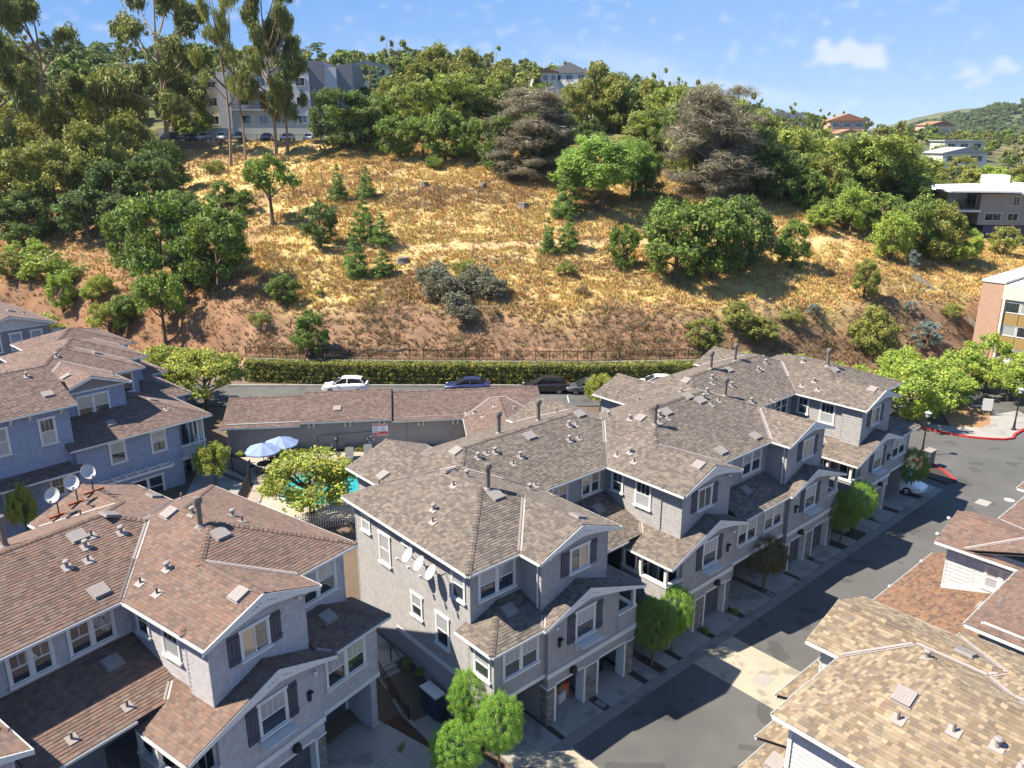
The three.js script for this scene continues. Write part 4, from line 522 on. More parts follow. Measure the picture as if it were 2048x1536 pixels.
function treeProto(kind, variant) {
  const key = kind + variant; if (protoCache[key]) return protoCache[key];
  const k = KINDS[kind], R = rng(kind.length * 977 + kind.charCodeAt(0) * 131 + variant * 7919 + 5), cl = [], b = k.base;
  for (let i = 0; i < k.n; i++) { const a = R() * 6.283, f = (i + 0.5) / k.n; let p, r;
    if (k.shape === 'dome') { const cy = b < 0.1 ? R() * 1.85 - 0.85 : R() * 1.5 - 0.5, sr = Math.sqrt(Math.max(0, 1 - cy * cy)), q = 0.55 + 0.33 * R(), h = (1 - b) / 2; const rr = 0.085 + 0.075 * R(); p = [Math.cos(a) * sr * q * 0.44, b + h * 0.92 + cy * h * (cy < 0 ? 0.86 : 0.82) * (0.8 + 0.2 * R()), Math.sin(a) * sr * q * 0.44]; r = [rr * 1.15, rr * 0.78, rr * 1.15]; }
    else if (k.shape === 'ball') { const y = 1 - 2 * f, sr = Math.sqrt(1 - y * y), g = i * 2.39996, h = (1 - b) / 2, q = 0.86 + 0.10 * R(); p = [Math.cos(g) * sr * 0.42 * q, b + h + y * h * q * 0.92, Math.sin(g) * sr * 0.42 * q]; r = [0.11, 0.085, 0.11]; }
    else if (k.shape === 'mound') { const rr = 0.14 + 0.1 * R(), d = Math.sqrt(R()) * 0.36; p = [Math.cos(a) * d, (0.82 - rr) * (1 - Math.pow(d / 0.5, 2)) * (0.45 + 0.55 * R()), Math.sin(a) * d]; r = [rr, rr * 1.3, rr]; }
    else if (k.shape === 'cone') { const t = Math.pow(f, 1.25), y = b + (1 - b) * t, w = 0.40 * Math.pow(1 - t, 0.75) + 0.02; const rq = 0.35 + 0.75 * R(); p = [Math.cos(i * 2.4) * w * rq, y - 0.05 + 0.07 * R(), Math.sin(i * 2.4) * w * rq]; const rr = (0.045 + 0.085 * (1 - t)) * (0.7 + 0.6 * R()); r = [rr * 1.25, rr * 0.55, rr * 1.25]; }
    else if (k.shape === 'tiers') { const tier = Math.floor(f * 6) / 6, y = b + (1 - b) * (0.08 + 0.9 * tier) + (R() - 0.5) * 0.05, w = 0.42 * Math.sqrt(1 - Math.pow(Math.abs(tier - 0.35) / 0.8, 2)); const d = w * (0.35 + 0.65 * R()); p = [Math.cos(a) * d, y + 0.05 * (d / 0.4), Math.sin(a) * d]; const rr = 0.08 + 0.07 * R(); r = [rr * 1.35, rr * 0.26, rr * 1.35]; }
    else if (k.shape === 'tiersTall') { const t = f, y = b + (1 - b) * t, w = 0.46 * Math.sqrt(Math.max(0.02, 1 - Math.pow(Math.abs(t - 0.35) / 0.75, 2))); const d = w * (0.45 + 0.5 * R()); p = [Math.cos(a) * d, y - 0.02, Math.sin(a) * d]; const rr = 0.07 + 0.06 * R(); r = [rr * 1.4, rr * 0.45, rr * 1.4]; }
    else if (i % 5 && cl.length) { const c0 = cl[cl.length - (i % 5)]; const rr = 0.04 + 0.035 * R(); p = [c0.p[0] + (R() - 0.5) * 0.16, c0.p[1] + (R() - 0.62) * 0.085, c0.p[2] + (R() - 0.5) * 0.16]; r = [rr * 1.15, rr * 0.8, rr * 1.15]; }
    else { const t = f, y = b + (1 - b) * (0.04 + 0.9 * t) + (R() - 0.5) * 0.05, w = 0.40 * Math.sqrt(Math.max(0.05, 1 - Math.pow(Math.abs(t - 0.45) / 0.7, 2))); const d = w * (0.25 + 0.75 * Math.sqrt(R())); p = [Math.cos(a) * d, y, Math.sin(a) * d]; const rr = 0.045 + 0.05 * R(); r = [rr * 1.1, rr * 0.9, rr * 1.1]; }
    cl.push({ p, r, n: Math.round((k.leaves ?? 1) * (0.7 + 0.6 * R())) }); }
  const crown = kind.startsWith('far') ? foliage(cl, { ...k, pal: PAL[k.pal] }, R) : crownOf(kind, k, cl, R), tb = new MB(), tall = k.shape === 'tall', lean = (R() - 0.5) * 0.06; const top = k.shape === 'mound' ? 0.3 : tall ? 0.9 : k.shape === 'cone' ? 0.95 : lerp(b, 1, 0.55), r0 = tall ? 0.022 : k.shape === 'cone' ? 0.022 : k.shape === 'ball' ? 0.026 : 0.035;
  const spine = (t) => [lean * Math.sin(t * 3) + (tall ? 0.03 * Math.sin(t * 5 + variant) : 0), top * t, lean * Math.cos(t * 2.3) - lean + (tall ? 0.02 * Math.sin(t * 7) : 0)]; const pts = [], rr = []; for (let i = 0; i <= 7; i++) { const t = i / 7; pts.push(spine(t)); rr.push(lerp(r0 * (i ? 1 : 1.35), r0 * 0.22, t)); } pts[0][1] = -0.03; tb.tube(pts, rr, 7);
  const limbs = k.limbs ?? 5; for (let i = 0; i < limbs; i++) { const c = cl[tall ? Math.min(cl.length - 1, Math.floor((i + 0.5) / limbs * cl.length / 5) * 5) : Math.floor((i + 0.5) / limbs * cl.length)], t0 = clamp((c.p[1] * (tall ? 0.72 : 0.6)) / top, b * 0.6 / Math.max(top, 0.1), 0.92), s = spine(Math.max(0.05, t0)); tb.tube([s, [lerp(s[0], c.p[0], 0.5), lerp(s[1], c.p[1], 0.42), lerp(s[2], c.p[2], 0.5)], c.p], [r0 * 0.5 * (1 - t0 * 0.6), r0 * 0.3, r0 * 0.08], 5, false); }
  const tg = tb.geo(); return protoCache[key] = { trunk: tg, crown, bark: k.bark === 'pale' ? barkPale : k.bark === 'grey' ? barkGrey : bark };
}
function tree(kind, x, z, H, W, label, category, group, { y = null, variant = 0, turn = 0, name = null, sink = 0.1 } = {}) {
  const p = treeProto(kind, variant), t = thing(name || (category === 'shrub' ? 'shrub' : 'tree'), label, category, [x, (y === null ? terrain(x, z) : y) - sink, z], turn, group); t.scale.set(W, H, W);
  mesh(category === 'shrub' ? 'stems' : 'trunk', p.trunk, p.bark, t); const c = new THREE.InstancedMesh(p.crown.geo, leafMat, p.crown.n); c.instanceMatrix = p.crown.mat; c.instanceColor = p.crown.col; c.name = 'crown'; c.userData.kind = 'stuff'; c.castShadow = c.receiveShadow = true; t.add(c); return t;
}
const rowA = townhouse('townhouse_row', 'long grey townhouse row with taupe shingle roof running along the alley', [1.68, 0, -31.07], 0.7243, { wall: M.wallA, pal: palA, seed: 11, bits: BITS_A, lowBits: [['box', -1.35, -1.2], ['box', 8.6, -5.0], ['box', 17.6, -1.3]] });
const rowB = townhouse('townhouse_row', 'mauve grey townhouses with reddish brown roof in the lower left corner', [-28.0, 0.75, 0.92], 0.9512, { wall: M.wallB, pal: palB, seed: 23, full: false, bits: BITS_B, lowBits: [['box', 36.4, -1.2], ['box', 29.2, -5.1], ['pipe', 26.6, -3.2], ['pipe', 28.6, -3.2]] , open: [] });
// ---------------------------------------------------------------- the other houses of the estate
const palBrown = (R) => { const t = R(), k = 0.86 + 0.28 * R(); const c = t < 0.35 ? [0.202, 0.142, 0.116] : t < 0.7 ? [0.163, 0.112, 0.093] : [0.129, 0.090, 0.079]; return c.map((v) => v * k); };
const palTan = (R) => { const t = R(), k = 0.84 + 0.3 * R(); const c = t < 0.25 ? [0.344, 0.271, 0.176] : t < 0.5 ? [0.228, 0.168, 0.107] : t < 0.78 ? [0.271, 0.215, 0.146] : [0.185, 0.146, 0.107]; return c.map((v) => v * k); };
const palRust = (R) => { const t = R(), k = 0.82 + 0.34 * R(); const c = t < 0.3 ? [0.232, 0.125, 0.069] : t < 0.6 ? [0.176, 0.099, 0.062] : t < 0.85 ? [0.202, 0.129, 0.084] : [0.120, 0.077, 0.058]; return c.map((v) => v * k); };
function roofOn(B, name, prims, pal, seed, singles, bits = [], go = {}, so = {}) { const r = new Roof(prims), s = r.sheet(new MB()).add(name, M.under, B); shingles(r, s, pal, seed, { singles, ...so }); roofBits(r, s, bits); gutters(r, s, M.white, go); return r; }
function corbels(B, plane, c, out, list, y) { for (const a of list) { const P = planeMap(plane, c, out), mb = new MB(); pbox(mb, P, a - 0.06, a + 0.06, y - 0.45, y, 0.02, 0.12); pbox(mb, P, a - 0.06, a + 0.06, y - 0.16, y, 0.12, 0.42); mb.bar(P(a, y - 0.4, 0.1), P(a, y - 0.1, 0.36), 0.09); mb.add('eave_bracket', M.white, B); } }
{ // blue house beside the pool
  const B = thing('townhouse_row', 'blue grey townhouses with brown roofs left of the swimming pool', 'townhouses', [-22.75, 0.75, -56.92], 0.8378), W = M.wallC;
  roofOn(B, 'roof', [prim(-26, -9.0, -9.85, -0.35, 'n0 n1'), prim(-9.5, -4.4, -9, -2.9, 'u0 u1'), prim(-10.6, -2.0, -14.5, -5.95), prim(-8.6, -0.4, -17.5, -8.92), prim(-6.5, 0.82, -21.5, -14.3)], palBrown, 31, 200, [['box', -10.2, -1.9], ['cap', -10.6, -4.2], ['pipe', -11.1, -6.5], ['cap', -10.2, -7.6], ['pipe', -8.6, -8.4], ['cap', -7.0, -9.2], ['pipe', -4.9, -4.4], ['box', -7.9, -5.2], ['box', -3.9, -9.8], ['box', -6.6, -12]]);
  roofOn(B, 'lower_roof', [prim(-10.07, 0, -6.4, 0, 'u1 n1', 5.7), prim(-4, 1.7, -14, -6.4, 'u1 n1', 5.7), prim(-4, 3.3, -22, -14, 'u1 n1', 5.7), prim(-18, -9.45, -0.9, 0.42, 'n1', 4.42, 0.3)], palBrown, 33, 90, [['box', -6.6, -1.7], ['pipe', -2.6, -1.7], ['box', -2.8, -3.4], ['box', 0.4, -9.6], ['pipe', 0.6, -8]]);
  volume(B, W, -26, -9.5, -9.4, -0.8, 0, 8.85); volume(B, W, -9.6, -2.45, -6.4, -0.45, 0, 5.72); volume(B, W, -2.45, -0.45, -6.0, -2.3, 0, 5.72); volume(B, W, -8.7, -4.75, -6.4, -3.35, 5.5, 8.8); gableWall(B, W, 'n', -3.35, 1, -8.7, -4.75, 8.8, -6.95, 9.58, 0.37);
  volume(B, W, -10.1, -2.45, -14, -6.4, 0, 8.9); volume(B, W, -8.1, -0.85, -17, -9.4, 0, 8.9); volume(B, W, -6, 0.4, -21, -14.75, 0, 8.9); volume(B, W, -3.5, 1.25, -13.5, -6.85, 0, 5.72); volume(B, W, -3.5, 2.85, -21, -14.4, 0, 5.72);
  barge(B, 'n', -2.92, 1, -9.5, 8.76, -6.95, 9.70, -4.4, 8.76, M.white, 0.02, 0.16); { const v = new MB(), P = planeMap('n', -3.35, 1); for (let i = -9; i <= 9; i++) { const x = -6.95 + i * 0.19; pbox(v, P, x - 0.07, x + 0.07, 8.66, 9.5 - Math.abs(i) * 0.19 * 0.37, 0.03, 0.06); } v.add('gable_battens', M.flash, B, 'stuff'); const b = new MB(); pbox(b, P, -8.8, -4.65, 8.52, 8.66, 0.03, 0.09); b.add('gable_band', M.white, B); }
  const wn = (c, a, b, y0, y1, o) => win(B, 'n', c, 1, a, b, y0, y1, o);
  wn(-3.35, -8.02, -5.95, 6.55, 8.2, { cols: 2, up: M.blind }); wn(-0.8, -11.35, -10.5, 6.35, 8.05, { glass: M.blind, up: M.glass, grid: 3 }); wn(-0.8, -14.2, -13.3, 6.35, 8.05, { up: M.blind, glass: M.blind }); wn(-0.8, -18, -17, 6.35, 8.05);
  wn(-0.45, -7.4, -6.45, 3.85, 5.3, { up: M.blind }); wn(-0.45, -4.5, -3.55, 3.85, 5.3, { up: M.blind }); wn(-0.45, -6.25, -4.1, 0.5, 2.0, { cols: 2 }); wn(-0.8, -11.3, -10.55, 2.6, 3.8, { grid: 3 }); wn(-0.8, -14.1, -13.3, 1.95, 3.8, { up: M.blind }); wn(-6.4, -3.75, -2.9, 6.95, 8.4, {}); wn(-0.45, -8.9, -7.6, 0.5, 2.0, { cols: 1 });
  corbels(B, 'n', -0.8, 1, [-10.0, -11.9, -13.0, -15], 8.62); corbels(B, 'n', -0.8, 1, [-10.0, -11.8, -13.0], 4.4);
  const pg = new MB(); pg.box(-8.8, 2.66, 0.25, -3.5, 2.82, 0.33); pg.box(-8.8, 2.66, -0.42, -3.5, 2.82, -0.36); const pgm = pg.add('pergola', M.white, B); for (let x = -8.6; x < -3.5; x += 0.83) { const s = new MB(); s.box(x, 2.82, -0.44, x + 0.12, 2.94, 0.5); s.add('slat', M.white, pgm); }
  // corner balcony
  const bl = new MB(); bl.box(-2.45, 2.55, -2.3, -0.4, 2.75, -0.4); bl.box(-2.45, -0.2, -2.3, -0.4, 0.1, -0.4); bl.add('balcony_floor', M.white, B); for (const [u, n] of [[-0.55, -0.55], [-0.95, -0.55], [-0.55, -0.95], [-0.55, -2.2]]) for (const [a, b] of [[0.1, 2.55], [2.75, 5.5]]) { const p = new MB(); p.box(u - 0.07, a, n - 0.07, u + 0.07, b, n + 0.07); p.add('balcony_post', M.white, B); }
  for (let x = -2.3; x < -0.6; x += 0.14) { const b = new MB(); b.box(x, 2.8, -0.55, x + 0.05, 3.6, -0.5); b.add('baluster', M.white, B); } for (let n = -2.2; n < -0.6; n += 0.14) { const b = new MB(); b.box(-0.55, 2.8, n, -0.5, 3.6, n + 0.05); b.add('baluster', M.white, B); } const hr = new MB(); hr.box(-2.45, 3.6, -0.58, -0.4, 3.7, -0.44); hr.box(-0.58, 3.6, -2.3, -0.44, 3.7, -0.58); hr.add('handrail', M.white, B); win(B, 'n', -2.3, 1, -2.1, -0.9, 2.9, 4.9, { slider: true }); win(B, 'n', -2.3, 1, -2.1, -0.9, 0.3, 2.2, { slider: true });
}
{ // grey house at the left edge
  const B = thing('townhouse', 'dark grey gabled townhouse with three windows at the left edge', 'townhouse', [-42.4, 1.5, -72.1], 0.8378), W = M.wallD;
  roofOn(B, 'roof', [prim(-7.2, 0, -12, 0.45, 'u0 u1', 8.75, 0.3), prim(-14, -2, -14, -5, 'n0 n1 u1', 8.75, 0.3)], palBrown, 41, 40, [['box', -2.2, -4], ['pipe', -1.4, -3]]);
  volume(B, W, -6.8, -0.42, -12, 0, -1, 8.8); gableWall(B, W, 'n', 0, 1, -6.8, -0.42, 8.8, -3.6, 9.7, 0.3); barge(B, 'n', 0.42, 1, -7.2, 8.76, -3.6, 9.83, 0, 8.76, M.white, 0.02, 0.16); const tb = new MB(); tb.box(-6.8, 8.5, 0.0, -0.42, 8.64, 0.07); tb.add('gable_band', M.white, B); const gb = new MB(), P = planeMap('n', 0, 1); for (let i = -14; i <= 14; i++) { const x = -3.6 + i * 0.2; pbox(gb, P, x - 0.08, x + 0.08, 8.66, 9.62 - Math.abs(i) * 0.06, 0.03, 0.05); } gb.add('gable_battens', M.white, B, 'stuff');
  for (const a of [-1.6, -3.3, -5.0]) win(B, 'n', 0, 1, a - 0.42, a + 0.42, 6.7, 8.15, { up: M.blind }); const dm = thing('satellite_dish', 'grey satellite dish on the corner of the dark grey house', 'satellite dish', [-42.4, 1.5, -72.1], 0.8378); dish(dm, 0.1, 7.6, 0.2, 2.6, 0.5); const ms = new MB(); ms.tube([[-0.42, 7.4, -0.1], [0.1, 7.4, 0.1], [0.1, 7.6, 0.2]], 0.03, 5); ms.add('mount', M.dark, dm);
}
// ---------------------------------------------------------------- pool house
const EF = { x: -17.09, z: -61.76, t: 0.1309 }; const fromE = (u, n) => [EF.x + u * Math.cos(EF.t) + n * Math.sin(EF.t), EF.z - u * Math.sin(EF.t) + n * Math.cos(EF.t)];
{
  const B = thing('pool_house', 'long low slate grey pool house with stepped brown roof', 'pool house', [EF.x, 1.5, EF.z], EF.t), W = M.wallE, so = { singles: 40 };
  const R1 = [prim(-0.35, 7.1, -7.6, 0.35, 'n0 n1', 2.66, 0.34)], R0 = [prim(-6.6, -0.36, -7.4, 0.35, 'n0 n1', 2.42, 0.34)], R2 = [prim(7.12, 20.0, -7.4, 0.35, 'n0 n1', 2.45, 0.34), prim(13.1, 19.4, -4.6, 13, 'u0 u1 n0', 2.45, 0.34)];
  roofOn(B, 'roof', R1, palBrown, 51, 60, [['box', 2.6, -1.2]], {}, so); roofOn(B, 'left_roof', R0, palBrown, 52, 40, [], {}, so); roofOn(B, 'right_roof', R2, palBrown, 53, 60, [['cap', 14.0, 0.2], ['pipe', 14.6, 1.8], ['pipe', 15.7, 0.4], ['cap', 17.3, 1.0], ['pipe', 13.4, -0.2]], {}, so);
  for (const [a, b, h] of [[-6.2, -0.3, 2.6], [-0.3, 6.8, 2.75], [6.8, 19.6, 2.6]]) { const m = new MB(); m.box(a, -0.3, -7, b, h, 0); m.prism([[a, h], [b, h], [b, h + 0.01], [a, h + 0.01]], -7, 0); m.add('wall', W, B); const g = new MB(); for (const u of [a + 0.02, b - 0.04]) g.prism([[-7, h - 0.2], [0, h - 0.2], [-3.6, h + 1.02]], u, u + 0.02, (x, y, z) => [z, y, x]); g.add('gable_end', W, B); }
  { const m = new MB(); m.box(13.5, -0.3, 0, 19, 2.6, 11); m.add('wing_wall', W, B); const e = new MB(); e.prism([[7.06, 2.3], [7.06, 2.3], [7.12, 2.3]], 0, 0.01); }
  { const m = new MB(); m.prism([[-7.6, 2.66], [0.35, 2.66], [-3.62, 4.0]], 7.08, 7.12, (x, y, z) => [z, y, x]); m.add('step_gable', M.navy, B); }
  { const d = mat('sage_trim', lin(0.45, 0.50, 0.43), { map: grain }); const f = new MB(); f.box(-0.35, 2.48, 0.30, 7.1, 2.64, 0.37); f.box(7.1, 2.28, 0.30, 13.1, 2.44, 0.37); f.box(-6.6, 2.26, 0.30, -0.35, 2.4, 0.37); f.add('eave_trim', d, B); for (const [a, y] of [[0.35, 2.45], [0.75, 2.45], [3.3, 2.45], [3.7, 2.45], [6.1, 2.45], [6.5, 2.45], [9.3, 2.25], [9.7, 2.25], [12.2, 2.25], [12.6, 2.25]]) { const c = new MB(); c.box(a - 0.09, y - 0.34, 0.02, a + 0.09, y, 0.3); c.add('eave_bracket', d, B); } }
  { const f = new MB(); f.box(8.3, -0.3, 0.0, 8.34, 2.3, 0.03); f.add('wall_joint', M.wallD, B); }
}
{ // pool rules sign: red head and foot, white field with lines of print
  const c = document.createElement('canvas'); c.width = 256; c.height = 224; const g = c.getContext('2d'); g.fillStyle = '#e9ecf2'; g.fillRect(0, 0, 256, 224); g.fillStyle = '#b3364c'; g.fillRect(6, 6, 244, 44); g.fillRect(6, 150, 244, 68); g.fillStyle = '#ffffff'; g.font = 'bold 30px sans-serif'; g.textAlign = 'center'; g.fillText('RULES OF POOL USE', 128, 40, 232); g.font = 'bold 22px sans-serif'; g.fillText('WARNING', 60, 176); g.fillText('NO LIFEGUARD', 150, 206, 190); g.fillStyle = '#22304f'; g.font = 'bold 17px sans-serif'; g.textAlign = 'left'; g.fillText('CAPACITY', 14, 72); g.fillText('HOURS', 150, 72); g.fillStyle = '#6d8fc6'; for (let y = 84; y < 144; y += 11) { g.fillRect(14, y, 100 - (y * 7) % 30, 5); g.fillRect(138, y, 96 - (y * 5) % 40, 5); }
  const t = new THREE.CanvasTexture(c); t.colorSpace = THREE.SRGBColorSpace; const [x, z] = fromE(6.12, 0.06), o = thing('pool_sign', 'red and white pool rules sign on the slate grey wall', 'sign', [x, 2.6, z], EF.t); const b = new MB(); b.box(-0.64, -0.02, -0.03, 0.64, 1.12, 0); b.add('backing', M.white, o); mesh('sign_face', new THREE.PlaneGeometry(1.28, 1.12).translate(0, 0.55, 0.004), (() => { const m = mat('sign_print', lin(1, 1, 1), { map: t, roughness: 0.5 }); return m; })(), o);
  const [lx, lz] = fromE(5.25, 0.08), lb = thing('lifebuoy', 'white ring lifebuoy hanging below the pool sign', 'lifebuoy', [lx, 2.35, lz], EF.t); mesh('ring', new THREE.TorusGeometry(0.26, 0.075, 8, 20), M.white, lb); const rp = new MB(); for (let i = 0; i < 4; i++) { const a = i * Math.PI / 2 + 0.6; rp.box(Math.cos(a) * 0.26 - 0.06, Math.sin(a) * 0.26 - 0.06, -0.08, Math.cos(a) * 0.26 + 0.06, Math.sin(a) * 0.26 + 0.06, 0.08); } rp.add('bands', M.navy, lb);
  const [hx, hz] = fromE(3.2, 0.06), hk = thing('rescue_pole', 'long thin rescue pole with hook on the pool house wall', 'rescue pole', [hx, 2.9, hz], EF.t), hp = new MB(); hp.tube([[2.2, 0.12, 0.03], [-1.9, -0.02, 0.03], [-2.25, -0.15, 0.03], [-2.3, -0.4, 0.03], [-2.15, -0.6, 0.03]], 0.018, 5); hp.add('pole', M.dark, hk);
}
// ---------------------------------------------------------------- houses across the alley, in the frame of the long row
{
  const B = thing('townhouse', 'tan shingle roof and pale walls in the lower right corner', 'townhouse', [AF.x, 0, AF.z], 0.7243), W = M.wallF;
  roofOn(B, 'roof', [prim(3.1, 7.46, 10.4, 18, 'u0 u1', 8.75, 0.34), prim(-1.38, 6.6, 11.74, 30, 'u0 u1 n0', 8.75, 0.34), prim(1.0, 7.95, 14.06, 30, 'u0 u1 n0', 8.75, 0.34)], palTan, 61, 220, [['box', 1.3, 14.6], ['box', 5.5, 14.9], ['cap', 4.0, 14.2], ['cap', 3.6, 17.3], ['pipe', 0.5, 14.8], ['cap', 1.2, 17.3], ['pipe', 1.0, 16.2], ['cap', -0.2, 17.0], ['cap', 0.9, 18.1]], { brackets: true });
  roofOn(B, 'lower_roof', [prim(3.2, 8.2, 9.45, 12.4, 'n0', 5.7, 0.3), prim(0.6, 3.2, 10.2, 12.4, 'n0', 5.7, 0.3), prim(-1.1, 0.6, 10.65, 13, 'n0 u0', 5.7, 0.3)], palTan, 63, 60, [['box', -0.3, 11.5]], { brackets: true });
  volume(B, W, -0.93, 6.2, 12.19, 29, 0, 8.9); volume(B, W, 3.5, 7.1, 10.85, 13, 5, 8.85); volume(B, W, 6.2, 7.5, 14.5, 29, 0, 8.9); volume(B, W, 3.6, 7.8, 9.9, 12.2, 0, 5.72); volume(B, W, -0.6, 3.6, 11.05, 12.2, 0, 5.72); gableWall(B, W, 'n', 10.85, -1, 3.5, 7.1, 8.85, 5.28, 9.42, 0.34); barge(B, 'n', 10.43, -1, 3.1, 8.76, 5.28, 9.5, 7.46, 8.76);
  const ds = new MB(); ds.box(-1.0, 0, 12.12, -0.92, 8.6, 12.26); ds.add('corner_post', M.white, B); const fl = new MB(); fl.lathe([[0, 0.1], [0.08, 0.08], [0.1, -0.06], [0, -0.08]], 3.4, 8.45, 11.2, 8); fl.add('flood_light', M.white, B);
}
{
  const B = thing('townhouse', 'rust brown roofed house with pale walls at the right edge of the alley', 'townhouse', [AF.x, 0, AF.z], 0.7243), W = M.wallF;
  roofOn(B, 'roof', [prim(14.57, 19.0, 10.43, 20, 'u0 u1', 8.75, 0.34), prim(14.57, 23.7, 11.6, 28, 'n0 u1', 8.75, 0.34), prim(8.6, 20, 13.9, 30, 'n0 u0', 8.75, 0.34)], palB, 71, 120, [['box', 21.5, 13.5]], { brackets: true });
  roofOn(B, 'lower_roof', [prim(8.4, 19.3, 8.95, 14.4, 'n0', 5.75, 0.31)], palRust, 73, 100, [['box', 13.4, 13.2]], {});
  volume(B, W, 15.0, 18.6, 10.88, 16, 5, 8.85); volume(B, W, 15.0, 23.2, 12.05, 26, 0, 8.9); volume(B, W, 8.9, 15, 14.35, 26, 0, 8.9); volume(B, W, 8.7, 19, 9.4, 14.3, 0, 5.72); gableWall(B, W, 'n', 10.88, -1, 15.0, 18.6, 8.85, 16.8, 9.42, 0.34); barge(B, 'n', 10.46, -1, 14.57, 8.76, 16.8, 9.5, 19.0, 8.76);
  win(B, 'u', 15.0, -1, 12.6, 13.75, 7.2, 8.2, { cols: 2, slider: false, glass: M.blind }); const st = new MB(); st.prism([[10.88, 6.35], [14.3, 7.42], [14.3, 7.6], [10.88, 6.53]], 14.9, 14.98, (x, y, z) => [z, y, x]); st.add('step_flashing', M.white, B);
  for (const [u, n, y] of [[14.9, 10.35, 9.0], [16.2, 10.3, 9.35], [17.8, 8.9, 5.85], [14.2, 8.9, 5.85], [11.6, 8.9, 5.85]]) { const b = new MB(); b.lathe([[0, 0.07], [0.06, 0.06], [0.08, -0.01], [0, -0.04]], u, y - 0.06, n, 10); b.add('flood_light', M.white, B); }
  const dm = thing('satellite_dish', 'white satellite dish at the eave of the rust brown house', 'satellite dish', [AF.x, 0, AF.z], 0.7243); dish(dm, 14.35, 8.4, 14.2, 2.2, 0.42); const ms = new MB(); ms.tube([[15, 8.3, 14.25], [14.4, 8.3, 14.2]], 0.03, 5); ms.add('mount', M.dark, dm);
  const B2 = thing('townhouse', 'corner of a red brown roof beyond the rust brown house', 'townhouse', [AF.x, 0, AF.z], 0.7243); roofOn(B2, 'roof', [prim(23.9, 31, 10.95, 28, 'u0 n0 u1', 8.75, 0.34)], palB, 77, 20); volume(B2, W, 24.3, 30.6, 11.4, 27, 0, 8.9);
}
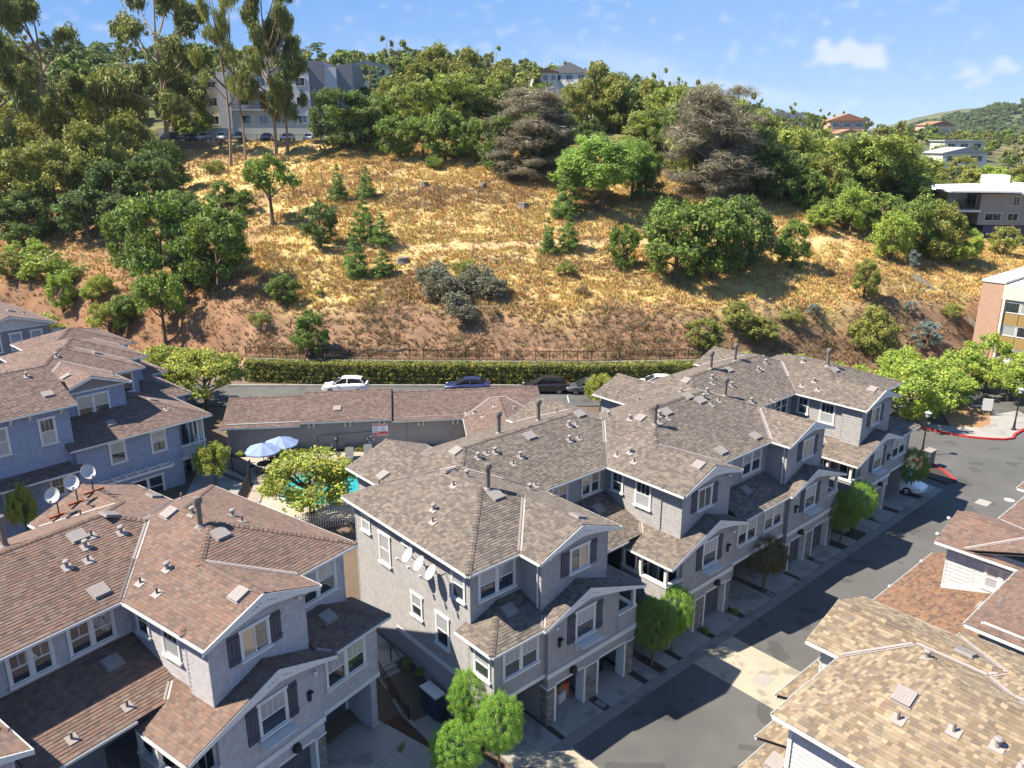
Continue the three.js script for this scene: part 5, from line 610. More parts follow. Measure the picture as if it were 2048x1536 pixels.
const TREE_DATA = [
  ['oak', -43.7, -99.1, 13.5, 12.0], ['oak', -35.9, -96.9, 11.4, 10.5], ['oak', -52.3, -110.2, 9.7, 8.3], ['oakdark', -40.3, -101.4, 10.9, 9.0], ['oakopen', -33.6, -113.6, 9.8, 9.1],
  ['oak', -39.2, -119.1, 4.3, 4.6], ['oak', -44.0, -124.0, 4.7, 5.3], ['oakdark', -25.2, -105.6, 6.6, 6.6], ['pine', -25.5, -119.9, 5.2, 3.1], ['pine', -21.5, -120.8, 4.7, 3.4],
  ['pine', -19.7, -107.2, 6.1, 4.0], ['pine', -17.0, -105.4, 4.6, 3.4], ['pine', -19.3, -98.3, 5.5, 4.0], ['pine', -16.0, -98.3, 3.5, 3.5], ['sage', -7.9, -92.5, 5.3, 6.5],
  ['sage', -4.4, -93.6, 4.8, 5.9], ['sage', -5.9, -88.3, 4.0, 5.1], ['sage', -2.3, -91.9, 3.5, 4.7], ['sage', -9.7, -96.0, 3.6, 4.3], ['brush', -5.8, -96.9, 3.7, 4.3],
  ['oak', -26.8, -92.3, 4.0, 4.5], ['oak', -21.8, -84.0, 5.5, 5.0], ['brush', -28.8, -89.0, 2.4, 3.8], ['oakopen', -41.8, -93.1, 9.6, 7.5], ['oak', -48.8, -98.0, 5.0, 5.0],
  ['limeshrub', -63.8, -109.2, 5.7, 8.6], ['lime', -60.2, -105.0, 5.8, 4.7], ['gold', -53.3, -102.3, 4.2, 3.9], ['gold', -50.7, -97.9, 5.1, 5.7], ['lime', -55.4, -103.7, 2.6, 3.3],
  ['pine', 4.7, -103.7, 4.8, 2.7], ['pine', 7.4, -104.3, 5.2, 3.3], ['pine', 7.5, -114.0, 6.5, 5.9], ['bigpine', 12.6, -116.0, 12.1, 13.6], ['bigpine', 17.7, -120.0, 9.6, 8.1],
  ['oak', 13.8, -99.2, 6.5, 4.5], ['oak', 20.0, -97.1, 10.4, 10.1], ['oak', 24.9, -98.1, 11.2, 10.5], ['oakdark', 28.9, -100.7, 10.5, 8.9], ['oak', 36.0, -102.5, 6.7, 5.9],
  ['oak', 20.0, -104.5, 7.2, 7.2], ['oak', 32.4, -109.4, 5.4, 6.1], ['brush', 6.6, -98.1, 2.7, 3.2], ['drybrush', 8.3, -92.5, 1.8, 2.6], ['drybrush', -2.2, -88.3, 1.9, 2.3],
  ['oak', 54.6, -109.3, 8.9, 8.2], ['olive', 57.6, -108.6, 8.5, 7.5], ['lime', 50.9, -107.4, 7.4, 6.7], ['lime', 47.7, -113.7, 7.4, 6.4], ['oak', 45.1, -116.4, 4.3, 5.0],
  ['lime', 60.5, -107.7, 6.2, 5.7], ['olive', 69.1, -112.5, 4.7, 5.6], ['bluebush', 52.7, -104.9, 2.9, 3.0], ['olive', 43.1, -96.4, 5.2, 4.3], ['brush', 45.0, -118.1, 2.9, 4.4],
  ['olive', 21.2, -85.9, 3.9, 5.0], ['olive', 28.7, -89.4, 3.5, 5.2], ['olive', 42.6, -91.1, 7.1, 6.8], ['bluebush', 50.0, -93.3, 4.0, 4.4], ['bluebush', 35.7, -92.5, 1.8, 2.1],
  ['bluebush', 48.7, -95.6, 2.2, 2.2], ['brush', 32.7, -91.6, 2.4, 3.5], ['brush', 54.2, -96.4, 2.5, 3.1], ['olive', 25.8, -89.7, 3.5, 4.6], ['dead', 3.7, -131.1, 13.2, 14.7],
  ['dead', 30.1, -122.3, 16.1, 15.0], ['darkcypress', -1.1, -133.1, 9.7, 8.9], ['brush', -52.4, -145.2, 3.5, 6.2], ['shrub', -62.3, -153.8, 3.7, 4.3], ['brush', -22.9, -93.9, 1.2, 1.8],
  ['brush', -12.3, -136.2, 2.8, 3.3], ['olive', -77.1, -126.1, 14.1, 13.3], ['olive', -72.5, -129.8, 13.6, 12.0], ['oakdark', -73.4, -122.1, 9.1, 11.4], ['olive', -67.1, -132.3, 14.7, 13.8],
  ['oakdark', -56.9, -129.5, 9.6, 10.4], ['oakdark', -63.7, -121.3, 8.3, 11.3], ['olive', -66.8, -143.3, 13.1, 11.4], ['oakdark', -83.2, -134.4, 9.9, 9.9], ['olive', -86.1, -163.6, 11.8, 11.8],
  ['limeshrub', -101.7, -186.9, 3.3, 12.2], ['limeshrub', -91.2, -183.5, 4.4, 9.8], ['olive', -96.8, -158.3, 11.5, 11.5], ['oakdark', -58.4, -121.5, 6.8, 8.3], ['olive', -89.1, -157.6, 11.5, 12.4],
  ['euc', -65.3, -157.0, 31.3, 22.7], ['euc2', -50.3, -147.6, 32.2, 11.6], ['euc2', -47.0, -145.2, 29.1, 10.6], ['euc', -42.7, -150.0, 31.2, 13.6], ['euc', -40.6, -149.8, 24.4, 10.8],
  ['euc', -84.5, -136.7, 35.3, 16.8], ['darkcypress', -29.6, -148.2, 10.9, 12.5], ['darkcypress', -25.4, -146.0, 7.9, 7.0], ['oak', -19.1, -141.3, 8.1, 8.5], ['oakopen', -15.1, -139.9, 7.6, 7.6],
  ['oak', -11.3, -139.9, 9.5, 10.0], ['shrub', -12.9, -136.2, 2.9, 3.6], ['oak', -6.2, -138.8, 7.6, 7.6], ['darkcypress', 7.0, -134.3, 9.8, 9.0], ['cypress', -11.8, -165.0, 10.9, 13.3],
  ['cypress', -5.0, -170.0, 8.7, 10.2], ['oak', -30.0, -175.0, 6.2, 7.8], ['olive', -25.0, -172.0, 11.3, 8.2], ['olive', -19.7, -180.0, 12.9, 10.2], ['cypress', 56.2, -128.0, 12.9, 16.9],
  ['cypress', 49.1, -126.0, 10.8, 9.3], ['cypress', 64.1, -135.0, 9.9, 9.1], ['darkcypress', 39.8, -124.0, 8.4, 7.6], ['darkcypress', 45.4, -128.0, 7.1, 7.1], ['cypress', 32.3, -150.0, 11.8, 11.8],
  ['cypress', 43.3, -150.0, 10.9, 9.1], ['cypress', 28.7, -155.0, 10.3, 10.3], ['lime', 49.0, -150.0, 6.4, 7.3], ['olive', 56.8, -160.0, 7.8, 8.7], ['lime', 62.6, -165.0, 7.0, 8.0],
  ['olive', 17.0, -170.0, 14.3, 11.3], ['darkcypress', 22.2, -175.0, 11.6, 7.4], ['olive', 28.6, -172.0, 11.4, 10.4], ['olive', 24.8, -160.0, 5.8, 5.8], ['pine', 27.4, -158.0, 6.7, 4.8],
  ['pine', 30.7, -158.0, 5.7, 4.8], ['olive', 41.7, -175.0, 10.5, 10.5], ['olive', 49.4, -180.0, 8.7, 8.7], ['cypress', 22.6, -140.0, 8.1, 9.4], ['darkcypress', 25.3, -136.0, 9.9, 8.3],
  ['cypress', 27.9, -128.0, 8.6, 8.6], ['dead', 30.3, -132.0, 12.9, 12.1], ['cypress', 35.4, -130.0, 9.5, 8.7], ['darkcypress', 37.6, -126.0, 10.0, 8.5], ['oakdark', 40.3, -122.0, 8.3, 8.3],
  ['oak', 43.7, -121.0, 6.7, 7.5], ['olive', 46.9, -124.0, 8.4, 7.6], ['cypress', 54.3, -131.0, 10.4, 10.4], ['cypress', 59.5, -130.0, 12.0, 12.0], ['darkcypress', 61.6, -126.0, 8.5, 8.5],
  ['cypress', 49.2, -140.0, 10.2, 10.2], ['olive', 47.0, -150.0, 10.0, 9.1], ['cypress', 57.1, -150.0, 9.1, 10.0], ['lime', 63.7, -155.0, 7.5, 8.5], ['olive', 55.4, -165.0, 9.0, 9.0],
  ['lime', 61.0, -170.0, 7.2, 8.2], ['olive', 47.3, -165.0, 8.9, 8.9], ['cypress', 39.8, -155.0, 11.2, 10.3], ['olive', 37.4, -165.0, 10.9, 9.9], ['olive', 31.5, -160.0, 10.6, 9.7],
  ['olive', 67.1, -150.0, 8.2, 9.1], ['olive', 70.7, -140.0, 7.7, 9.4], ['lime', 72.5, -135.0, 6.6, 8.3], ['oak', 62.7, -120.0, 6.7, 7.4], ['oak', 53.0, -116.0, 6.5, 7.2],
  ['lime', 43.6, -114.0, 4.2, 5.0], ['oak', 49.0, -119.0, 6.6, 6.6], ['cypress', 79.2, -160.0, 8.7, 10.7], ['olive', 90.0, -160.0, 7.8, 9.7], ['lime', 97.7, -165.0, 8.0, 10.0],
  ['olive', 103.7, -190.0, 6.9, 9.2], ['lime', 104.0, -180.0, 6.5, 8.7], ['olive', 104.6, -170.0, 8.2, 10.3], ['bigpine', 9.4, -122.0, 8.2, 6.7], ['darkcypress', 19.6, -120.0, 6.6, 5.9],
  ['olive', 20.8, -168.0, 12.1, 10.1], ['olive', 11.5, -165.0, 9.9, 8.9], ['cypress', 3.5, -160.0, 8.7, 8.7], ['olive', -2.5, -175.0, 12.6, 10.5], ['olive', -9.5, -190.0, 14.7, 12.4],
  ['olive', -16.7, -195.0, 15.1, 12.8], ['cypress', -18.7, -160.0, 9.6, 9.6], ['oak', -25.4, -160.0, 8.7, 7.7], ['oakdark', -37.1, -165.0, 8.9, 7.9], ['oakdark', 13.3, -140.0, 7.7, 6.8],
  ['oakdark', 5.5, -138.0, 7.5, 6.7], ['olive', -65.1, -168.0, 14.1, 12.1], ['lime', -63.0, -166.0, 6.0, 7.0], ['olive', -76.5, -160.0, 16.4, 14.5], ['euc', -86.5, -156.1, 31.2, 19.9],
  ['oakdark', -57.7, -135.9, 10.0, 10.0], ['oak', -48.1, -116.7, 7.3, 8.0], ['oakdark', -62.6, -127.5, 10.2, 10.2], ['olive', -83.1, -140.5, 11.2, 12.1], ['lime', -69.0, -113.7, 5.0, 6.4],
  ['olive', -69.7, -111.1, 4.2, 5.6],
];
{
  const INFO = { oak: 'round green oak', oakdark: 'dense dark oak', oakopen: 'open crowned oak with bare limbs', olive: 'olive green bushy tree', lime: 'light green tree', gold: 'yellow green tree', bigpine: 'big bright green pine', pine: 'young green pine', cypress: 'flat layered cypress', darkcypress: 'dark layered cypress', dead: 'grey dying pine', euc: 'tall leafy eucalyptus', euc2: 'tall sparse eucalyptus', shrub: 'green shrub', sage: 'grey green sage bush', brush: 'dull green brush', limeshrub: 'light green shrub', drybrush: 'dry brown bush', bluebush: 'blue grey bush' };
  const ORD = ['first', 'second', 'third', 'fourth', 'fifth', 'sixth', 'seventh', 'eighth', 'ninth', 'tenth', 'eleventh', 'twelfth', 'thirteenth', 'fourteenth', 'fifteenth', 'sixteenth'], NUM = ['no', 'one', 'two', 'three', 'four', 'five', 'six', 'seven', 'eight', 'nine', 'ten', 'eleven', 'twelve', 'thirteen', 'fourteen', 'fifteen', 'sixteen'];
  const place = (x, z) => z < -158 ? (x < -20 ? 'behind the left crest' : x < 30 ? 'behind the middle crest' : 'behind the right crest') : z < -130 ? (x < -55 ? 'in the left wood' : x < -5 ? 'on the left crest' : 'on the right crest') : x < -55 ? 'in the left wood' : x < -15 ? 'on the left slope' : x < 12 ? 'on the middle slope' : 'on the right slope';
  const sets = {}; TREE_DATA.forEach((t) => { const k = t[0] + '|' + place(t[1], t[2]); (sets[k] = sets[k] || []).push(t); });
  const R = rng(77); for (const k in sets) { const [kind, pl] = k.split('|'), s = sets[k].sort((a, b) => a[1] / -a[2] - b[1] / -b[2]), isS = ['shrub', 'sage', 'brush', 'limeshrub', 'drybrush', 'bluebush'].includes(kind), cat = isS ? 'shrub' : 'tree'; s.forEach((t, i) => { const label = INFO[kind] + ' ' + pl + (s.length > 1 ? ', ' + ORD[i] + ' of ' + NUM[s.length] + ' from the left' : ''); tree(kind, t[1], t[2], t[3], t[4], label, cat, s.length > 1 ? INFO[kind] + ' group ' + pl : undefined, { variant: i % 3, turn: R() * 6.283 }); }); }
  // near trees: [kind, x, z, ground y, height, width, label]
  for (const [kind, x, z, y, h, w, label, v] of [
    ['gold', -13.6, -49.2, 1.3, 5.6, 7.4, 'yellow green tree in front of the swimming pool', 0], ['gold', -22.4, -55.2, 1.2, 4.0, 3.2, 'small yellow tree beside the blue house balcony', 1], ['gold', -22.6, -62.4, 1.4, 3.3, 3.0, 'small yellow green tree behind the pool umbrellas', 2], ['gold', -29.3, -72.5, 1.2, 6.6, 8.8, 'wide yellow green street tree left of the pool house roof', 0], ['gold', -34.4, -75.5, 1.2, 6.3, 7.4, 'yellow green street tree behind the blue house roof', 1], ['gold', -31.3, -46.2, 1.0, 5.0, 2.1, 'slim bright yellow tree between the blue and mauve houses', 2], ['gold', 8.4, -72.0, 1.2, 4.4, 3.4, 'yellow tree with orange leaves between road and grey roofs', 1],
    ['limeshrub', -43, -84, 1.6, 2.4, 6.0, 'low green shrub behind the dark grey house', 0], ['gold', -57, -92, 2, 5.0, 9, 'orange tinged tree behind the dark grey house', 2] ]) tree(kind, x, z, h, w, label, kind === 'limeshrub' ? 'shrub' : 'tree', undefined, { y, variant: v, turn: x });
  // light green trees between the long row and the brick building
  const grove = [[38.2, -73.2, 7.2, 9.0], [26, -83, 4.2, 5.5], [31, -83.5, 4.6, 6], [36, -82, 4.2, 5.5], [42.5, -84, 5.2, 6.0], [46.5, -80.5, 5.5, 6.5], [50.5, -84, 5.2, 6.0], [40.5, -79, 5.6, 6.2], [44, -76.2, 5.0, 6.2], [54.5, -88, 6.2, 6.0], [52, -79.5, 4.6, 5.5], [57, -83.5, 5.0, 6], [41.0, -73.8, 5.6, 5.4], [54.5, -76.5, 4.6, 5.5], [33.5, -80.5, 3.6, 5]]; grove.forEach(([x, z, h, w], i) => tree('lime', x, z, h, w, 'light green tree in the grove behind the long row, ' + ORD[i] + ' of ' + NUM[grove.length] + ' in order', 'tree', 'grove of light green trees', { variant: i % 3, turn: i * 1.7, y: Math.max(0, ground(x, z)) }));
  // clipped ball trees along the alley, in brighter and darker leaf palettes
  for (const [u, n, h, w, kind, label] of [[-3.45, 0.55, 4.0, 2.4, 'ball', 'ball crowned tree on pale trunk by the alley corner'], [-3.5, -1.5, 4.1, 2.15, 'ball', 'ball crowned tree against the corner of the grey row'], [-5.65, 0.3, 3.5, 2.5, 'ball', 'ball crowned tree with red berries at the bottom edge'], [7.25, 0.35, 4.0, 2.7, 'balldark', 'dark ball crowned tree in front of the second garages'], [9.0, 0.3, 4.1, 2.4, 'ball', 'bright green ball crowned tree beside the dark one'], [17.95, 0.25, 3.8, 3.1, 'autumn', 'dark tree with orange brown leaves on thin trunk'], [27.2, 0.46, 4.0, 2.8, 'balldark', 'dark ball tree before the third garages'], [29.3, 0.5, 4.2, 2.6, 'ball', 'bright ball tree with red tips beside the third garages'], [38.6, 0.3, 4.0, 2.6, 'balldark', 'dark ball tree in front of the parked white car']]) { const [x, z] = fromA(u, n); tree(kind, x, z, h, w, label, 'tree', 'ball trees along the alley', { y: 0, turn: u, variant: Math.abs(Math.round(u)) % 3, name: 'ball_tree' }); }
}
// ---------------------------------------------------------------- hedge, retaining wall and railing behind the road
{
  const R = rng(5), w = new MB(), pts = []; for (let x = -29; x <= 23.5; x += 1.5) pts.push([x, footZ(x)]);
  for (let i = 0; i + 1 < pts.length; i++) { const [a, b] = pts[i], [c, d] = pts[i + 1]; w.quad([a, 0.9, b + 0.25], [c, 0.9, d + 0.25], [c, 3.5, d + 0.25], [a, 3.5, b + 0.25]); w.quad([a, 3.5, b + 0.25], [c, 3.5, d + 0.25], [c, 3.5, d - 0.25], [a, 3.5, b - 0.25]); w.quad([a, 3.5, b - 0.25], [c, 3.5, d - 0.25], [c, 0.9, d - 0.25], [a, 0.9, b - 0.25]); }
  tag(w.add('retaining_wall', M.concD, scene), 'low grey retaining wall behind the ivy hedge along the road', 'wall');
  const h = thing('hedge', 'long clipped yellow green ivy hedge behind the parked cars', 'hedge'), cl = []; for (let x = -28.5; x < 23; x += 0.42) { const z = footZ(x) + 1.0, gap = smooth(0.50, 0.64, fbm(x * 0.16, 3, 1, 2)) * smooth(8, 11, x) * (1 - smooth(15.5, 17.5, x)); for (let y = 1.35; y < 3.5; y += 0.5) if (R() > gap * 1.3 - 0.0 * y) for (const dz of y > 2.9 ? [-0.55, 0.0, 0.42] : [0.3]) cl.push({ p: [x + (R() - 0.5) * 0.3, y + 0.05 + (R() - 0.5) * 0.16, z + dz + (R() - 0.5) * 0.2], r: [0.36, 0.34, 0.36], n: 70 }); }
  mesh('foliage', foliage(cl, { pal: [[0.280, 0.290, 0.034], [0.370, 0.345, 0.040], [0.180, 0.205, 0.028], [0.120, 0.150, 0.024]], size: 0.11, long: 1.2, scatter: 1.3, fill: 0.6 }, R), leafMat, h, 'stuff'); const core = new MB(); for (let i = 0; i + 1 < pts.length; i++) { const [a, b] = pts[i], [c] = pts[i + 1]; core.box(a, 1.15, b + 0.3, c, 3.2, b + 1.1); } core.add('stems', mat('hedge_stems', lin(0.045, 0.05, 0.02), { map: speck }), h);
  const f = thing('iron_railing', 'dark iron railing along the top of the hedge', 'railing'); for (let i = 0; i + 1 < pts.length; i++) { const [a, b] = pts[i], [c, d] = pts[i + 1], y = 3.5, p = new MB(); for (let t = 0; t < 1; t += 0.1) { const x = lerp(a, c, t), z = lerp(b, d, t); p.box(x - 0.018, y + 0.05, z - 0.018, x + 0.018, y + 1.22, z + 0.018); } p.add('pickets', M.dark, f, 'stuff'); const q = new MB(); q.box(a - 0.04, y, b - 0.04, a + 0.04, y + 1.3, b + 0.04); q.add('post', M.dark, f); for (const yy of [0.16, 1.12]) { const r = new MB(); r.bar([a, y + yy, b], [c, y + yy, d], 0.035); r.add('rail', M.dark, f); } }
  const road = new MB(); road.prism([[-40, 84], [-30, 80.6], [-5, 80.5], [8, 80.3], [20, 81], [26, 82], [26, 75], [8, 74.2], [-30, 74.2], [-44, 78]], 1.1, 1.25, (x, y, z) => [x, z, -y]); const ro = road.add('road', M.asphalt, scene); ro.userData.kind = 'structure';
  const kb = new MB(); for (let x = -30; x < 22; x += 3) kb.box(x, 1.2, -80.9, x + 2.98, 1.36, -80.6); const k = kb.add('kerb', M.conc, scene); k.userData.kind = 'structure';
  const ln = new MB(); for (const [x, z] of [[0.4, -77.4], [5.6, -77.4], [-1.9, -77.6], [-14, -77.6]]) ln.box(x, 1.252, z, x + 0.1, 1.256, z + 2.2); const l = ln.add('parking_lines', M.white, scene); l.userData.kind = 'structure';
}
// ---------------------------------------------------------------- wire fences on the slope
function wireFence(label, pts, h) { const f = thing('wire_fence', label, 'fence'); pts.forEach(([x, z], i) => { const y = terrain(x, z), p = new MB(); p.tube([[x, y - 0.2, z], [x, y + h, z]], 0.075, 6); p.add('post', M.pipe, f); if (i) { const [a, b] = pts[i - 1], ya = terrain(a, b); for (const t of [h - 0.06, h * 0.5, 0.12]) { const r = new MB(); r.bar([a, ya + t, b], [x, y + t, z], t > 1 ? 0.05 : 0.022); r.add('rail', M.pipe, f); } } }); return f; }
wireFence('upper wire fence with metal posts across the golden slope', FENCE_UP, 1.6); wireFence('lower wire fence with short posts on the golden slope', FENCE_LOW, 1.1); wireFence('wire fence on the slope below the tall eucalyptus trees', FENCE_LEFT, 1.2);
// ---------------------------------------------------------------- dry grass, brush and clods on the slope
{
  const R = rng(99), blade = new MB(true); for (let i = 0; i < 7; i++) { const a = R() * 6.28, d = 0.10 * R(), l = 0.16 + 0.16 * R(), tx = Math.cos(a) * (d + 0.16 * R()), tz = Math.sin(a) * (d + 0.16 * R()), x = Math.cos(a) * d, z = Math.sin(a) * d, w = 0.032; blade.col = [1, 1, 1].map((v) => v * (0.8 + 0.4 * R())); blade.tri([x - w * Math.sin(a), 0, z + w * Math.cos(a)], [x + w * Math.sin(a), 0, z - w * Math.cos(a)], [tx, l, tz]); }
  const N = 110000, im = new THREE.InstancedMesh(blade.geo(), mat('dry_grass', lin(1, 1, 1), { vertexColors: true, side: THREE.DoubleSide, roughness: 1 }), N), m = new THREE.Matrix4(), q = new THREE.Quaternion(), e = new THREE.Euler(), s = new THREE.Vector3(), c = new THREE.Color(); let n = 0;
  for (let k = 0; k < N * 6 && n < N; k++) { const z = -83 - Math.pow(R(), 0.9) * 75, x = lerp(-0.72, 0.66, R()) * -z, sd = footZ(x) - z; if (sd < 1.2) continue; const b = bare(x, z); if (R() < b * 0.82) continue; if (x < -34 && R() < 0.6) continue; const ps = 23.3 + Math.sin(x * 0.11) * 0.7; if (Math.abs(sd - ps) < 0.9 && R() < 0.85) continue;
    const cl = fbm(x * 0.8, z * 0.8, 12, 2); if (R() > smooth(0.25, 0.6, cl) + 0.25) continue; e.set((R() - 0.5) * 0.5, R() * 6.28, (R() - 0.5) * 0.5); q.setFromEuler(e); const k2 = (0.7 + 0.9 * R()) * (0.8 + 0.5 * cl); s.set(k2 * 1.25, k2, k2 * 1.25); m.compose(new THREE.Vector3(x, terrain(x, z) - 0.07, z), q, s); im.setMatrixAt(n, m); const n1 = fbm(x * 0.09, z * 0.16, 1, 4), t = R(); let col = mix3(golden, straw, t); col = mix3(col, [0.30, 0.185, 0.085], smooth(0.5, 0.72, n1) * 0.75 + 0.2 * R() * R()); col = mix3(col, [0.29, 0.175, 0.095], b * 0.6); im.setColorAt(n, c.setRGB(col[0] * (0.8 + 0.4 * R()), col[1] * (0.8 + 0.4 * R()), col[2] * (0.8 + 0.3 * R()))); n++; }
  im.count = n; im.name = 'dry_grass'; im.userData = { kind: 'stuff', label: 'dry golden grass covering the hillside', category: 'grass' }; im.castShadow = im.receiveShadow = true; scene.add(im);
  // low dead weeds and stalks on the cut bank and in the hollows
  const tw = new MB(); for (let i = 0; i < 14; i++) { const a = R() * 6.28, l = 0.35 + 0.4 * R(), d = 0.25 + 0.35 * R(); tw.tri([0.02 * Math.cos(a + 1.5), 0, 0.02 * Math.sin(a + 1.5)], [-0.02 * Math.cos(a + 1.5), 0, -0.02 * Math.sin(a + 1.5)], [Math.cos(a) * d, l, Math.sin(a) * d]); const b = a + 0.4; tw.tri([Math.cos(a) * d * 0.5, l * 0.5, Math.sin(a) * d * 0.5], [Math.cos(a) * d * 0.55, l * 0.45, Math.sin(a) * d * 0.55], [Math.cos(b) * d * 1.1, l * 0.8, Math.sin(b) * d * 1.1]); }
  const NW = 9000, iw = new THREE.InstancedMesh(tw.geo(), mat('dead_weeds', lin(1, 1, 1), { side: THREE.DoubleSide, roughness: 1 }), NW); n = 0; for (let k = 0; k < NW * 5 && n < NW; k++) { const z = -83 - R() * R() * 60, x = lerp(-0.72, 0.66, R()) * -z, sd = footZ(x) - z; if (sd < 0.8) continue; const cl = fbm(x * 0.2, z * 0.25, 21, 3), b = bare(x, z); if (R() > smooth(0.48, 0.66, cl) * 0.9 + b * 0.35) continue; e.set(0, R() * 6.28, 0); q.setFromEuler(e); const k2 = 0.5 + 0.8 * R(); s.set(k2, k2 * 0.7, k2); m.compose(new THREE.Vector3(x, terrain(x, z) - 0.06, z), q, s); iw.setMatrixAt(n, m); const t = R(), v = 0.75 + 0.5 * R(); iw.setColorAt(n, t < 0.6 ? c.setRGB(0.29 * v, 0.185 * v, 0.10 * v) : t < 0.85 ? c.setRGB(0.33 * v, 0.235 * v, 0.14 * v) : c.setRGB(0.14 * v, 0.145 * v, 0.05 * v)); n++; }
  iw.count = n; iw.name = 'dead_weeds'; iw.userData = { kind: 'stuff', label: 'brown dead weeds scattered over the hillside', category: 'weeds' }; iw.castShadow = iw.receiveShadow = true; scene.add(iw);
  // fallen branches and stumps
  for (const [x, z, l, a, lb] of [[-13.5, -84.6, 5, 0.1, 'pale fallen branch on the brown bank above the railing'], [-22.5, -85, 3, 0.2, 'short fallen branch left of the round bank tree'], [-3, -90, 4, -0.1, 'thin fallen branch below the sage bushes']]) { const mb = new MB(), p = []; for (let i = 0; i <= 6; i++) { const t = i / 6 - 0.5, xx = x + Math.cos(a) * l * t, zz = z - Math.sin(a) * l * t + 0.15 * Math.sin(i * 2.1); p.push([xx, terrain(xx, zz) + 0.12, zz]); } mb.tube(p, [0.05, 0.09, 0.11, 0.12, 0.11, 0.08, 0.03], 6); tag(mb.add('fallen_branch', barkGrey, scene), lb, 'branch'); }
  for (const [x, z, r, lb] of [[1.6, -117.5, 0.75, 'dark charred stump in front of the upper fence'], [-14, -102, 0.8, 'wide cut stump beside the young pines'], [-13.5, -126, 0.6, 'small stump on the upper slope left of centre'], [-4.5, -126, 0.55, 'small stump on the upper slope near the oaks'], [8.7, -113, 0.6, 'stump beside the pine at the fence end']]) { const mb = new MB(), y = terrain(x, z); mb.lathe([[r * 1.25, -0.3], [r * 1.05, 0.1], [r * 0.95, 0.55], [r * 0.7, 0.6], [0, 0.52]], x, y, z, 9); mb.move((a, b, d) => [a + 0.08 * Math.sin(b * 9 + d * 5), b, d + 0.08 * Math.cos(a * 7)]); tag(mb.add('tree_stump', barkGrey, scene), lb, 'stump'); }
}
// ---------------------------------------------------------------- cars
function loft(mb, st, n = 10) { const ring = ([x, y0, y1, w, k = 0.5]) => { const out = [], cy = (y0 + y1) / 2, hh = (y1 - y0) / 2; for (let i = 0; i < n; i++) { const a = (i + 0.5) / n * Math.PI * 2, c = Math.cos(a), s = Math.sin(a), p = (v) => Math.sign(v) * Math.pow(Math.abs(v), k); out.push([x, cy + hh * p(s), w * p(c)]); } return out; }; const rs = st.map(ring); for (let i = 0; i + 1 < rs.length; i++) for (let j = 0; j < n; j++) { const l = (j + 1) % n; mb.quad(rs[i][j], rs[i][l], rs[i + 1][l], rs[i + 1][j]); } mb.poly(rs[rs.length - 1]); mb.poly([...rs[0]].reverse()); return mb; }
const tyreM = mat('tyre_rubber', lin(0.018, 0.018, 0.018), { roughness: 0.9 }), rimM = mat('alloy_rim', lin(0.30, 0.31, 0.32), { metalness: 0.8, roughness: 0.35 }), carGlass = mat('car_glass', lin(0.03, 0.035, 0.04), { roughness: 0.05, metalness: 0.4 }), lampR = mat('tail_lamp_red', lin(0.35, 0.02, 0.02), { roughness: 0.3 }), lampW = mat('head_lamp_clear', lin(0.6, 0.62, 0.65), { roughness: 0.15 });
const paint = {}; const paintOf = (n, c) => paint[n] || (paint[n] = Object.assign(new THREE.MeshPhysicalMaterial({ color: c, roughness: 0.35, metalness: 0.1, clearcoat: 0.8, clearcoatRoughness: 0.08 }), { name: n + '_paint' }));
